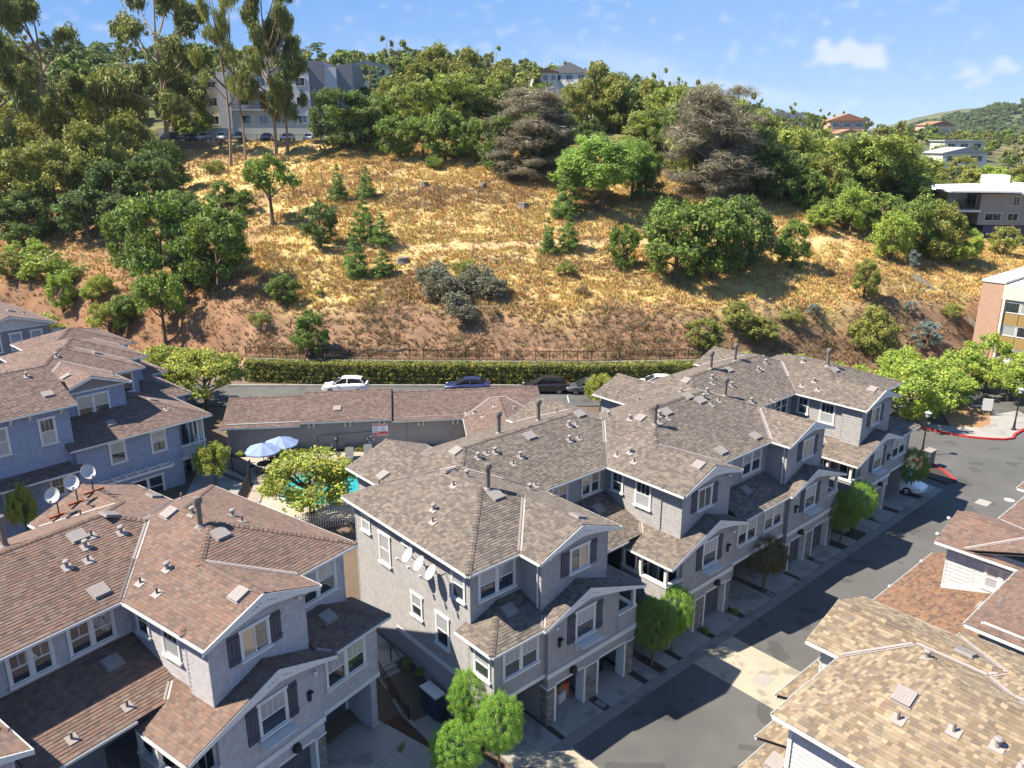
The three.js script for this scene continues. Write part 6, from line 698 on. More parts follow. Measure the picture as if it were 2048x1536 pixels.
function car(label, x, y, z, turn, p, suv = false, group, k = 1) {
  const c = thing('parked_car', label, 'car', [x, y, z], turn, group), up = suv ? 0.18 : 0; c.scale.setScalar(k);
  loft(new MB(), [[-2.36, 0.42, 0.78, 0.62], [-2.28, 0.30, 0.92 + up, 0.78, 0.4], [-1.7, 0.24, 1.0 + up, 0.90, 0.4], [-0.5, 0.2, 0.98 + up * 0.9, 0.92, 0.4], [0.7, 0.2, 0.96 + up * 0.7, 0.92, 0.4], [1.5, 0.24, 0.90 + up * 0.5, 0.89, 0.4], [2.1, 0.3, 0.78 + up * 0.4, 0.82, 0.42], [2.36, 0.42, 0.66, 0.60]], 14).add('body', p, c);
  const back = suv ? -2.1 : -1.75, cab = [[back, 0.93 + up, 0.98 + up, 0.74], [back + 0.35, 0.95 + up, 1.34 + up, 0.70, 0.5], [-0.9, 0.95 + up, 1.47 + up, 0.67, 0.5], [0.1, 0.95 + up * 0.8, 1.47 + up, 0.66, 0.5], [0.55, 0.94 + up * 0.7, 1.34 + up * 0.9, 0.68, 0.5], [1.25, 0.90 + up * 0.6, 0.95 + up * 0.6, 0.74]]; loft(new MB(), cab, 12).add('cabin_glass', carGlass, c);
  loft(new MB(), [[back + 0.4, 1.36 + up, 1.40 + up, 0.58], [-0.9, 1.42 + up, 1.50 + up, 0.60], [0.05, 1.42 + up, 1.50 + up, 0.60], [0.35, 1.38 + up, 1.43 + up, 0.58]], 10).add('roof', p, c);
  for (const s of [-1, 1]) { for (const [a, b] of [[[0.2, 1.42 + up, s * 0.62], [1.18, 0.95 + up * 0.6, s * 0.76]], [[-0.35, 1.44 + up, s * 0.63], [-0.3, 0.96 + up, s * 0.80]], [[back + 0.45, 1.36 + up, s * 0.60], [back + 0.02, 0.96 + up, s * 0.76]]]) new MB().bar(a, b, 0.07, 0.05).add('pillar', p, c);
    for (const wx of [-1.42, 1.40]) { const t = new MB(); t.lathe([[0.20, -0.11], [0.33, -0.11], [0.345, -0.06], [0.345, 0.06], [0.33, 0.11], [0.20, 0.11]], 0, 0, 0, 18); t.move((a, b, d) => [a + wx, d + 0.345, b + s * 0.80]); const w = t.add('wheel', tyreM, c), r = new MB(); r.lathe([[0, 0.06], [0.20, 0.09], [0.215, 0.10]], 0, 0, 0, 14); r.move((a, b, d) => [a + wx, d + 0.345, s * (b + 0.80)]); r.add('rim', rimM, w); }
    new MB().box(2.08, 0.62 + up * 0.4, s * 0.52, 2.30, 0.74 + up * 0.4, s * 0.76).add('headlight', lampW, c); new MB().box(-2.34, 0.74 + up, s * 0.48, -2.18, 0.88 + up, s * 0.76).add('tail_light', lampR, c); new MB().box(0.75, 0.98 + up, s * 0.90, 0.92, 1.1 + up, s * 1.05).add('wing_mirror', p, c); }
  return c;
}
const pWhite = paintOf('white', lin(0.75, 0.75, 0.74)), pBlue = paintOf('deep_blue', lin(0.02, 0.03, 0.10)), pBlack = paintOf('black', lin(0.012, 0.012, 0.014)), pSilver = paintOf('silver', lin(0.38, 0.40, 0.42)), pGrey = paintOf('graphite', lin(0.07, 0.075, 0.08));
car('white hatchback parked by the ivy hedge', -17.2, 1.25, -78.6, Math.PI, pWhite, true); car('deep blue sedan parked by the ivy hedge', -4.6, 1.25, -78.9, Math.PI, pBlue); const bk = car('black crossover by the hedge with raised tailgate', 3.4, 1.25, -78.7, Math.PI, pBlack, true); car('dark silver car half hidden by the yellow tree on the road', 7.9, 1.25, -78.5, Math.PI, pGrey); car('white car behind the roofs near the hedge end', 15.2, 1.25, -79.8, Math.PI - 0.1, pWhite);
{ const [x, z] = fromA(39.1, -1.2); car('white car parked nose out at the end of the row', x, 0.03, z, 0.7243 - Math.PI / 2, pWhite); }
// ---------------------------------------------------------------- car park and flats on the crest
{
  const w = thing('block_wall', 'brown block retaining wall below the parked cars on the crest', 'wall'), stM = mat('split_block', lin(0.20, 0.145, 0.10), { map: speck }), geo = new MB().box(-0.72, 0, -0.15, 0.72, 0.36, 0.15).geo(); let n = 0; const rest = new MB();
  for (let r = 0; r < 6; r++) for (let k = 0; k < 30; k++) { const x = -70 + k * 1.46 + (r % 2) * 0.73, y = 23.4 + r * 0.385; if (y + 0.36 < terrain(x, -157.6) - 0.3) continue; const b = mesh('block', geo, stM, w); b.position.set(x, y, -157.9 - 0.03 * r); b.rotation.y = 0.02 * (hash3(r, k, 1) - 0.5); n++; }
  const lot = new MB(); lot.box(-72, 25.6, -171, -26, 25.75, -158); const l = lot.add('car_park', M.asphalt, scene); l.userData.kind = 'structure';
  const rl = thing('iron_railing', 'thin railing along the car park on the crest', 'railing'); for (let x = -70; x < -27; x += 2.4) { const p = new MB(); p.box(x - 0.03, 25.75, -158.3, x + 0.03, 26.95, -158.24); p.add('post', M.dark, rl); const q = new MB(); for (let t = 0.2; t < 2.4; t += 0.24) q.box(x + t - 0.012, 25.85, -158.29, x + t + 0.012, 26.9, -158.26); q.box(x, 26.86, -158.3, x + 2.4, 26.92, -158.25); q.box(x, 25.85, -158.3, x + 2.4, 25.9, -158.25); q.add('pickets', M.dark, rl, 'stuff'); }
  const lotCars = [[-66.5, pBlue, 'first', 1], [-63.2, pBlue, 'second', 0], [-59.8, pSilver, 'third', 1], [-56.2, pWhite, 'fourth', 1], [-52.9, pGrey, 'fifth', 1], [-47.6, pBlue, 'sixth', 0], [-43.6, pWhite, 'seventh', 0], [-39.4, pWhite, 'eighth', 0], [-35.4, pSilver, 'ninth', 1], [-32.0, pBlack, 'tenth', 0], [-28.6, pWhite, 'eleventh', 0]]; const nm = (p) => p.name.replace('_paint', '').replace('_', ' '); for (const [x, p, o, s] of lotCars) car(nm(p) + ' car on the crest car park, ' + o + ' from the left', x, 25.75, -161.8, Math.PI / 2 + (hash3(Math.round(x), 2, 1) - 0.5) * 0.3 + Math.PI, p, !!s, 'cars on the crest car park');
  const bw = new MB(); bw.box(-72, 25.7, -170.4, -26, 28.2, -170); tag(bw.add('garden_wall', M.white, scene), 'white wall behind the car park on the crest', 'wall');
  const stucco = mat('white_stucco', lin(0.62, 0.63, 0.67), { map: grain }), greyS = mat('grey_stucco', lin(0.22, 0.23, 0.27), { map: grain }), beige = mat('beige_stucco', lin(0.48, 0.43, 0.34), { map: grain });
  const F = thing('apartment_building', 'white and grey flats behind the eucalyptus trees', 'apartments'), bx = (n, m, ...a) => new MB().box(...a).add(n, m, F); bx('wall', stucco, -58, 27, -186, -44.5, 39.4, -173.5); bx('wall', stucco, -44.5, 27, -186, -41.2, 40.2, -172.6); bx('tower', greyS, -41.2, 27, -186, -38.4, 41.2, -172.9); bx('wall', stucco, -38.4, 27, -186, -35.8, 40.0, -173.4); bx('tower', greyS, -35.8, 27, -186, -32.6, 40.6, -174.2); bx('roof', greyS, -58.3, 39.4, -186.3, -44.3, 39.8, -173.2);
  bx('wing_wall', beige, -70, 27, -186, -60, 37.2, -174.5); bx('wing_roof', greyS, -70.5, 37.2, -186, -59.6, 37.7, -174); bx('pilaster', stucco, -60, 27, -175, -57.6, 39.0, -172.8);
  for (let f = 0; f < 3; f++) { const y = 28.2 + f * 3.6; for (const x of [-43.9, -55.8, -52.2, -48.6]) win(F, 'n', x === -43.9 ? -172.6 : -173.5, 1, x, x + 1.8, y + 1.0, y + 2.5, { slider: true, trim: 0.06, sill: 0 }); for (const x of [-68.5, -65.5, -62.6]) win(F, 'n', -174.5, 1, x, x + 1.7, y + 0.8, y + 2.4, { slider: true, trim: 0.08, sill: 0 }); if (f) { bx('balcony', stucco, -57.4, y - 0.1, -173.5, -46, y + 0.1, -172.2); const r = new MB(); for (let x = -57.4; x < -46; x += 0.22) r.box(x, y + 0.1, -172.25, x + 0.04, y + 1.1, -172.2); r.box(-57.4, y + 1.05, -172.26, -46, y + 1.12, -172.18); r.add('balcony_rail', M.dark, F, 'stuff'); } }
}
// ---------------------------------------------------------------- houses on the ridge
function ridgeHouse(label, x, z, w, d, h, wallM, roofM, turn, { flat = false, y = null, rise = 1.6, wins = 3 } = {}) {
  const H = thing('house', label, 'house', [x, y === null ? ground(x, z) : y, z], turn); new MB().box(-w / 2, -4, -d / 2, w / 2, h, d / 2).add('wall', wallM, H); const r = new MB();
  if (flat) r.box(-w / 2 - 0.5, h, -d / 2 - 0.5, w / 2 + 0.5, h + 0.35, d / 2 + 0.5); else r.prism([[-w / 2 - 0.5, h - 0.05], [w / 2 + 0.5, h - 0.05], [w / 2 + 0.5, h + 0.12], [0, h + rise], [-w / 2 - 0.5, h + 0.12]], -d / 2 - 0.5, d / 2 + 0.5); r.add('roof', roofM, H);
  for (let i = 0; i < wins; i++) { const a = -w / 2 + (i + 0.5) * w / wins; win(H, 'n', d / 2, 1, a - w / wins * 0.28, a + w / wins * 0.28, h - 2.1, h - 0.7, { cols: 1, slider: true, trim: 0.1, sill: 0 }); } return H;
}
{
  const W = mat('house_white', lin(0.66, 0.65, 0.63), { map: grain }), P = mat('house_pink', lin(0.55, 0.36, 0.27), { map: grain }), G = mat('house_grey', lin(0.42, 0.43, 0.45), { map: grain }), rg = mat('roof_grey', lin(0.20, 0.21, 0.23), { map: speck }), rt = mat('roof_terracotta', lin(0.36, 0.19, 0.11), { map: speck }), rl = mat('roof_pale', lin(0.40, 0.42, 0.44), { map: speck });
  ridgeHouse('white gabled house on the ridge left of centre', 18.5, -262, 11, 9, 5.0, W, rg, -0.25, { y: 40, rise: 3.0 }); ridgeHouse('pale flat roofed house beside the gabled ridge house', 9.5, -255, 7, 8, 4.6, W, rt, 0.1, { y: 40, rise: 1.2 }); ridgeHouse('white house wall below the gabled ridge house', 19.2, -232, 6, 8, 4.5, W, rl, 0, { y: 30 });
  ridgeHouse('grey roofed house half hidden behind the big pine', 27.5, -146, 11, 9, 4.6, G, rl, 0.5, { y: 19.6, rise: 2.4 }); ridgeHouse('white house with posts on the ridge right of centre', 92, -285, 11, 9, 4.4, W, rl, 0, { y: 29.5, flat: true }); ridgeHouse('pink house with terracotta hip roof on the right ridge', 111, -280, 11, 9, 5.6, P, rt, -0.15, { y: 26, rise: 2.2 }); ridgeHouse('lower white wing of the pink house', 107, -268, 7, 7, 4, W, rt, 0, { y: 23.5, rise: 1.4 });
  ridgeHouse('white house with grey pitched roof at the right', 124, -232, 13, 9, 4.4, W, rl, 0.1, { y: 17.8, rise: 1.6, wins: 2 }); ridgeHouse('small white house with flat roof behind the right trees', 140, -262, 12, 9, 4.2, W, rl, 0, { y: 21, flat: true }); ridgeHouse('terracotta roofed house far off on the right', 212, -420, 14, 10, 5, P, rt, 0.2, { y: 27, rise: 2 }); ridgeHouse('white house far off near the right hill', 205, -400, 12, 9, 5, W, rl, 0, { y: 25.5, flat: true }); ridgeHouse('white flat roofed house behind the left trees', -88, -178, 14, 9, 4.2, W, rl, 0.2, { y: 29.5, flat: true }); ridgeHouse('pale house above the flats on the left ridge', -36, -215, 10, 9, 5, W, rl, 0.1, { y: 38 }); ridgeHouse('dark red roof in the trees at the right edge', 150, -225, 10, 8, 3.5, P, mat('roof_dark_red', lin(0.22, 0.05, 0.045), { map: speck }), 0, { y: 17 });
}
// ---------------------------------------------------------------- house with the folded roof on the right
{
  const H = thing('hill_house', 'grey house with white folded plate roof on the right hillside', 'house', [73.6, 9, -128], -0.10), up = mat('lilac_stucco', lin(0.37, 0.345, 0.36), { map: grain }), lo = mat('slate_blue_stucco', lin(0.115, 0.125, 0.20), { map: grain }), tr = mat('roof_white', lin(0.76, 0.77, 0.78), { map: grain });
  new MB().box(0, 4.2, -12, 24, 9.0, 0).add('wall', up, H); new MB().box(1.2, -4, -12, 24, 4.2, -0.4).add('base_wall', lo, H); new MB().box(-3.6, 6.2, -10, 0.02, 6.5, 0.6).add('balcony', tr, H); new MB().box(-3, 6.5, -10, 0.0, 8.9, -5).add('balcony_room', tr, H);
  const r = new MB(); r.quad([-5.8, 9.6, 2.6], [4.6, 9.6, 2.8], [4.6, 9.9, -13], [-5.8, 9.6, -13]); r.quad([-5.8, 9.35, 2.6], [4.6, 9.35, 2.8], [4.6, 9.35, -13], [-5.8, 9.35, -13]); r.quad([-5.8, 9.35, 2.6], [4.6, 9.35, 2.8], [4.6, 9.6, 2.8], [-5.8, 9.6, 2.6]); r.quad([-5.8, 9.35, 2.6], [-5.8, 9.6, 2.6], [-5.8, 9.6, -13], [-5.8, 9.35, -13]); r.add('roof', tr, H);
  for (let k = 0; k < 8; k++) { const a = 4.6 + k * 2.4, f = new MB(); for (const [p, q, s, t] of [[a, 8.95, a + 1.2, 10.0], [a + 1.2, 10.0, a + 2.4, 8.95]]) { f.quad([p, q, 2.8], [s, t, 2.8], [s, t + 0.05, -13], [p, q + 0.05, -13]); f.quad([p, q + 0.18, 2.8], [s, t + 0.18, 2.8], [s, t + 0.2, -13], [p, q + 0.2, -13]); f.quad([p, q, 2.8], [s, t, 2.8], [s, t + 0.18, 2.8], [p, q + 0.18, 2.8]); } f.add('folded_plate', tr, H); }
  new MB().box(3.0, 9.6, -8, 6.2, 11.6, -5).add('chimney', tr, H); for (const [a, b, y0, y1] of [[1.0, 3.4, 4.9, 6.0], [4.4, 5.9, 4.9, 6.0], [12.6, 14.2, 5.0, 6.1], [15.4, 17, 5.0, 6.1], [4.8, 5.8, 7.2, 8.6]]) win(H, 'n', 0, 1, a, b, y0, y1, { slider: true, trim: 0.07, sill: 0 }); for (const [a, b] of [[11, 12.4], [14, 16]]) win(H, 'n', -0.4, 1, a, b, 1.8, 3.0, { slider: true, trim: 0.07, sill: 0 }); win(H, 'u', 0, -1, -4.6, -1.4, 6.6, 8.7, { slider: true, trim: 0.08, sill: 0 });
}
// ---------------------------------------------------------------- brick block on the right: one face looks back along the long row
{
  const G = thing('brick_building', 'brick and cream office building with tan panels at the right edge', 'building', [56.4, 0, -94.8], 0.7243 - Math.PI / 2), br = mat('brick', lin(0.44, 0.28, 0.20), { map: tex(256, (u, v) => { const r = Math.floor(v * 32), x = u * 10 + (r % 2) * 0.5, c = Math.floor(x), m = (v * 32 - r < 0.12 || x - c < 0.04) ? 1.12 : 0.82 + 0.3 * hash3(c % 10, r, 4); return [m, m, m].map((q) => q * 0.85); }, false, 2.2) }), cream = mat('cream_concrete', lin(0.60, 0.55, 0.47), { map: grain }), tan = mat('tan_panel', lin(0.30, 0.20, 0.07), { map: grain });
  // local x runs along the face towards the camera's right, z out of the face
  new MB().box(0, -1, -18, 2.4, 10.0, 0).add('brick_pier', br, G); new MB().box(2.4, -1, -18, 16, 8.2, -0.25).add('wall', cream, G); new MB().box(2.4, 8.2, -18, 16, 9.9, 0.05).add('parapet', cream, G); new MB().box(-0.1, 10.0, -18, 2.5, 10.25, 0.1).add('coping', M.white, G);
  for (let b = 0; b < 3; b++) { const x0 = 2.5 + b * 3.9; for (const x of [x0, x0 + 3.55]) new MB().box(x, -0.5, -0.25, x + 0.28, 8.2, 0.1).add('mullion', cream, G); for (let f = 0; f < 3; f++) for (const h of [0, 1]) for (const k of [0, 1]) { const a = x0 + 0.34 + k * 1.6, y = f * 2.75 - 0.3 + h * 1.45; if (h === 0) new MB().box(a, y, -0.25, a + 1.52, y + 1.3, -0.12).add('panel', f === 0 ? M.white : tan, G); else win(G, 'n', -0.25, 1, a + 0.04, a + 1.48, y + 0.02, y + 1.2, { fixed: true, trim: 0.05, sill: 0, glass: (f + k) % 2 ? M.blind : M.glass }); } }
  const ww = new MB(); const P = [[52.0, 9.6, -101.5], [58.6, 3.5, -95.0]]; ww.prism([[0, 0], [9.6, 0], [9.6, 3.4], [0, 9.8]], 0, 0.4, (x, y, z) => [51.6 + x * 0.72 + z * 0.6, y, -101.8 + x * 0.69 - z * 0.6]); tag(ww.add('wing_wall', M.concD, scene), 'sloping concrete retaining wall beside the brick building', 'wall');
}
// ---------------------------------------------------------------- street corner with the red kerb
{
  const flat = (name, m, pts, y, t = 0.12) => { const mb = new MB(); mb.prism(pts.map(([x, z]) => [x, -z]), y - t, y, (a, b, c) => [a, c, -b]); const o = mb.add(name, m, scene); o.userData.kind = 'structure'; return o; };
  const red = mat('red_kerb_paint', lin(0.52, 0.025, 0.03), { map: speck }), curb = [[36.9, -74], [38.75, -71.7], [40.33, -69.88], [42.08, -68.77], [43.5, -68.3], [45.03, -68.13], [46.0, -68.4], [46.68, -69.29], [48.46, -70.75], [51, -72.6]];
  flat('street', M.asphalt, [[35.5, -75], [52, -72.5], [70, -78], [74, -50], [42, -50], [35, -62]], 0.004, 0.05); flat('pavement', M.conc, [...curb, [51, -76], [47, -74.5], [45, -72.4], [42.4, -71.4], [40.5, -72], [38.5, -75]], 0.12, 0.2); flat('mulch_path', mat('tan_mulch', lin(0.34, 0.19, 0.085), { map: speck }), [[41.8, -71.5], [44.8, -71.1], [46.2, -72.4], [48.2, -76], [46.5, -77.6], [43.5, -76.5]], 0.126, 0.1);
  const kb = new MB(); for (let i = 0; i + 1 < curb.length; i++) kb.bar([curb[i][0], 0.075, curb[i][1]], [curb[i + 1][0], 0.075, curb[i + 1][1]], 0.2, 0.17); const k = kb.add('red_kerb', red, scene); k.userData.kind = 'structure';
  const isl = [[34.4, -63.2], [35.61, -62.3], [35.75, -60.76], [35.65, -58.85], [34.7, -58.4], [33.6, -60]]; flat('planted_corner', M.soil, isl, 0.12, 0.2); const k2 = new MB(); for (let i = 0; i < 3; i++) k2.bar([isl[i][0], 0.075, isl[i][1]], [isl[i + 1][0], 0.075, isl[i + 1][1]], 0.22, 0.17); const kk = k2.add('red_kerb', red, scene); kk.userData.kind = 'structure';
  const post = (label, x, z, h) => { const o = thing('street_lamp', label, 'lamp', [x, 0.1, z]); new MB().tube([[0, 0, 0], [0, h, 0]], [0.08, 0.05], 8).add('pole', M.dark, o); new MB().lathe([[0.2, 0], [0.22, 0.15], [0.12, 0.25], [0.08, 0.9]], 0, 0, 0, 10).add('base', M.dark, o); new MB().lathe([[0.05, 0], [0.16, 0.05], [0.2, 0.35], [0.3, 0.42], [0, 0.6]], 0, h, 0, 10).add('lantern', M.dish, o); return o; }; post('street lamp at the red kerb on the far right', 47.3, -70.5, 3.6); post('thin street lamp behind the end of the row', 35.7, -64.5, 3.4);
  const mb = thing('mailbox_cluster', 'dark mailbox cabinet on the planted corner', 'mailbox', [34.9, 0.1, -61.9], 0.7); new MB().box(-0.5, 0.25, -0.3, 0.5, 1.4, 0.3).add('cabinet', M.door, mb); new MB().box(-0.12, 0, -0.12, 0.12, 0.25, 0.12).add('pedestal', M.dark, mb); for (let i = 0; i < 3; i++) for (let j = 0; j < 3; j++) new MB().box(-0.46 + i * 0.31, 0.32 + j * 0.35, 0.3, -0.17 + i * 0.31, 0.63 + j * 0.35, 0.315).add('door', M.door, mb); new MB().box(-0.56, 1.4, -0.36, 0.56, 1.46, 0.36).add('cap', M.vent, mb);
  const sg = thing('notice_board', 'plain white board standing on the tan mulch', 'board', [47.0, 0.12, -74.6], -0.3); new MB().box(-0.45, 0.5, -0.04, 0.45, 1.7, 0.04).add('panel', M.white, sg); for (const s of [-0.4, 0.4]) new MB().box(s - 0.04, 0, -0.05, s + 0.04, 0.5, 0.03).add('leg', M.dark, sg);
  const yl = mat('play_yellow', lin(0.62, 0.38, 0.03), { roughness: 0.5 }), tq = mat('play_turquoise', lin(0.10, 0.45, 0.42), { roughness: 0.5 }), pg = thing('play_frame', 'yellow and turquoise play frame under the trees', 'playground', [41.2, 0.12, -75.8], 0.3); for (const [a, b] of [[-1.2, -0.7], [1.2, -0.7], [-1.2, 0.7], [1.2, 0.7]]) new MB().tube([[a, 0, b], [a, 2.6, b]], 0.06, 8).add('post', yl, pg); new MB().box(-1.3, 1.1, -0.8, 1.3, 1.2, 0.8).add('deck', yl, pg); new MB().box(-1.2, 1.2, 0.66, -0.1, 1.9, 0.72).add('panel', tq, pg); new MB().prism([[-1.4, 2.6], [1.4, 2.6], [0, 3.3]], -0.9, 0.9).add('roof', tq, pg); const sl = new MB(); sl.prism([[1.2, 1.2], [3.4, 0.15], [3.4, 0.25], [1.2, 1.3]], -0.35, 0.35); sl.add('slide', yl, pg);
}
// ---------------------------------------------------------------- pool court
const atE = (u, n) => { const [x, z] = fromE(u, n); return [x, 1.5, z]; };
{
  const bakeE = (mb, y = 1.5) => mb.move((u, yy, n) => { const [x, z] = fromE(u, n); return [x, yy + y, z]; }), slabE = (name, m, pts, top, t) => { const mb = new MB(); mb.prism(pts.map(([a, b]) => [a, -b]), top - t, top, (x, y, z) => [x, z, -y]); bakeE(mb); const o = mb.add(name, m, scene); o.userData.kind = 'structure'; return o; };
  const deck = mat('pool_deck', lin(0.40, 0.34, 0.27), { map: coarse }), pool = [[-1.2, 6.6], [-0.4, 5.2], [1.0, 4.4], [2.6, 4.6], [4.2, 5.0], [5.4, 6.2], [5.6, 8.4], [4.6, 10.0], [2.6, 10.6], [0.4, 10.2], [-1.0, 8.8]];
  slabE('pool_deck', deck, [[-6.5, 0.02], [12.5, 0.02], [12.5, 3.6], [8, 4.5], [7, 13], [-3.2, 13.5], [-3.2, 6.2], [-6.5, 3.2]], 0.02, 0.15); slabE('walkway', M.conc, [[-7.5, 14], [-3.6, 14], [-3.6, 6.5], [-6.6, 3.5], [-8, 4]], -0.02, 0.12);
  const cop = pool.map(([a, b]) => [2.2 + (a - 2.2) * 1.09, 7.4 + (b - 7.4) * 1.1]); slabE('pool_coping', M.conc, cop, 0.05, 0.1); const wm = mat('pool_water', lin(0.02, 0.26, 0.27), { roughness: 0.06 }); const wt = slabE('pool_water', wm, pool, 0.062, 0.1);
  slabE('planting_strip', M.soil, [[-6, 0.03], [13, 0.03], [13, 0.75], [-6, 0.75]], 0.04, 0.06);
  for (let i = 0; i < 13; i++) { const u = -5.2 + i * 0.85 + (i % 3) * 0.1, [x, , z] = atE(u, 0.42); if (Math.abs(u - 2.6) < 0.5) continue; tree(i % 3 === 2 ? 'brush' : 'limeshrub', x, z, 0.55 + 0.2 * hash3(i, 3, 1), 0.95, 'small green plant at the pool house wall, ' + ['first', 'second', 'third', 'fourth', 'fifth', 'sixth', 'seventh', 'eighth', 'ninth', 'tenth', 'eleventh', 'twelfth', 'thirteenth'][i] + ' place from the left', 'shrub', 'plants at the pool house wall', { y: 1.52, variant: i % 3, turn: i, sink: 0.02 }); }
  const cloth = mat('blue_canvas', lin(0.20, 0.27, 0.44), { map: grain, roughness: 0.9 });
  for (const [u, n, r, lb, t] of [[-2.75, 4.0, 1.45, 'nearer pale blue patio umbrella by the pool', 0.2], [-1.55, 2.75, 1.38, 'farther pale blue patio umbrella by the pool house', 0.5]]) {
    const o = thing('patio_umbrella', lb, 'umbrella', atE(u, n), t, 'pool umbrellas'), N = 8, P = (k, q) => { const a = k / N * Math.PI * 2; return [Math.cos(a) * r * q, 2.42 - 0.5 * q - 0.06 * q * q, Math.sin(a) * r * q]; }; o.position.y += 0.02;
    for (let k = 0; k < N; k++) { const g = new MB(), mid = (q) => { const a = P(k, q), b = P(k + 1, q); return [(a[0] + b[0]) / 2, (a[1] + b[1]) / 2 - 0.05 * q, (a[2] + b[2]) / 2]; }; for (const [q0, q1] of [[0.02, 0.5], [0.5, 1]]) { g.quad(P(k, q0), mid(q0), mid(q1), P(k, q1)); g.quad(mid(q0), P(k + 1, q0), P(k + 1, q1), mid(q1)); } g.quad(P(k, 1), mid(1), [mid(1)[0], mid(1)[1] - 0.1, mid(1)[2]], [P(k, 1)[0], P(k, 1)[1] - 0.1, P(k, 1)[2]]); g.quad(mid(1), P(k + 1, 1), [P(k + 1, 1)[0], P(k + 1, 1)[1] - 0.1, P(k + 1, 1)[2]], [mid(1)[0], mid(1)[1] - 0.1, mid(1)[2]]); g.add('canopy_panel', cloth, o); new MB().bar(P(k, 0.05).map((v, i) => i === 1 ? v - 0.03 : v), P(k, 0.98).map((v, i) => i === 1 ? v - 0.03 : v), 0.025).add('rib', M.dark, o); }
    new MB().tube([[0, 0.05, 0], [0, 2.5, 0]], 0.03, 8).add('pole', M.dark, o); new MB().lathe([[0.03, 2.5], [0.06, 2.54], [0, 2.62]], 0, 0, 0, 8).add('finial', M.dark, o); new MB().lathe([[0.28, 0], [0.28, 0.06], [0.06, 0.12]], 0, 0, 0, 12).add('base', M.dark, o);
    const tb = thing('patio_table', 'dark round patio table under the ' + lb.split(' ')[0] + ' umbrella', 'table', atE(u + 0.05, n + 0.05), 0, 'pool tables'); tb.position.y += 0.02; new MB().lathe([[0.06, 0.70], [0.6, 0.70], [0.62, 0.73], [0.06, 0.74]], 0, 0, 0, 18).add('table_top', M.dark, tb); for (let k = 0; k < 4; k++) { const a = k * 1.571 + 0.4; new MB().tube([[Math.cos(a) * 0.15, 0.7, Math.sin(a) * 0.15], [Math.cos(a) * 0.46, 0, Math.sin(a) * 0.46]], 0.022, 5).add('leg', M.dark, tb); }
    for (let k = 0; k < 4; k++) { const a = k * 1.571 + t, [x, y, z] = atE(u + Math.cos(a) * 0.98, n + Math.sin(a) * 0.98), c = thing('patio_chair', 'dark metal patio chair ' + ['on the right of', 'in front of', 'on the left of', 'behind'][k] + ' the ' + lb.split(' ')[0] + ' umbrella table', 'chair', [x, y + 0.02, z], -a + EF.t + Math.PI / 2, 'pool chairs ' + lb.split(' ')[0]); new MB().box(-0.24, 0.40, -0.24, 0.24, 0.44, 0.24).add('seat', M.dark, c); const bb = new MB(); for (let i = -2; i <= 2; i++) bb.box(i * 0.1 - 0.02, 0.44, 0.2, i * 0.1 + 0.02, 0.9, 0.24); bb.box(-0.24, 0.86, 0.2, 0.24, 0.92, 0.24); bb.add('backrest', M.dark, c); for (const [p, q] of [[-0.22, -0.22], [0.22, -0.22], [-0.22, 0.22], [0.22, 0.22]]) new MB().box(p - 0.02, 0, q - 0.02, p + 0.02, 0.4, q + 0.02).add('leg', M.dark, c); for (const s of [-1, 1]) new MB().box(s * 0.25 - 0.02, 0.6, -0.2, s * 0.25 + 0.02, 0.64, 0.22).add('armrest', M.dark, c); }
  }
  const sling = mat('grey_sling', lin(0.10, 0.105, 0.11), { map: grain }); for (const [u, n, lb] of [[3.65, 2.5, 'left grey sun lounger beside the pool'], [5.1, 2.0, 'right grey sun lounger partly behind the roof edge']]) { const o = thing('sun_lounger', lb, 'lounger', atE(u, n), EF.t, 'pool loungers'); o.position.y += 0.02; new MB().box(-0.33, 0.30, -0.2, 0.33, 0.35, 1.05).add('seat', sling, o); new MB().prism([[-0.2, 0.32], [-0.85, 0.75], [-0.85, 0.80], [-0.2, 0.37]], -0.33, 0.33, (x, y, z) => [z, y, x]).add('backrest', sling, o); for (const [a, b] of [[-0.3, -0.1], [0.3, -0.1], [-0.3, 0.95], [0.3, 0.95]]) new MB().box(a - 0.025, 0, b - 0.025, a + 0.025, 0.3, b + 0.025).add('leg', M.dark, o); }
  { const o = thing('side_table', 'small round side table left of the loungers', 'table', atE(2.75, 2.2), 0); o.position.y += 0.02; new MB().lathe([[0.03, 0.44], [0.26, 0.44], [0.26, 0.47], [0.03, 0.48]], 0, 0, 0, 14).add('table_top', M.dark, o); new MB().tube([[0, 0.02, 0], [0, 0.45, 0]], 0.03, 6).add('leg', M.dark, o); new MB().lathe([[0.2, 0], [0.18, 0.03], [0.03, 0.04]], 0, 0, 0, 12).add('base', M.dark, o); }
  { const o = thing('garden_lamp', 'black garden lamp at the foot of the slate wall', 'lamp', atE(2.55, 0.55)); o.position.y += 0.04; new MB().tube([[0, 0, 0], [0, 0.9, 0]], 0.045, 8).add('pole', M.dark, o); new MB().lathe([[0.05, 0.86], [0.14, 0.92], [0.16, 1.12], [0.22, 1.14], [0.05, 1.32], [0.02, 1.5]], 0, 0, 0, 10).add('lantern', M.dark, o); }
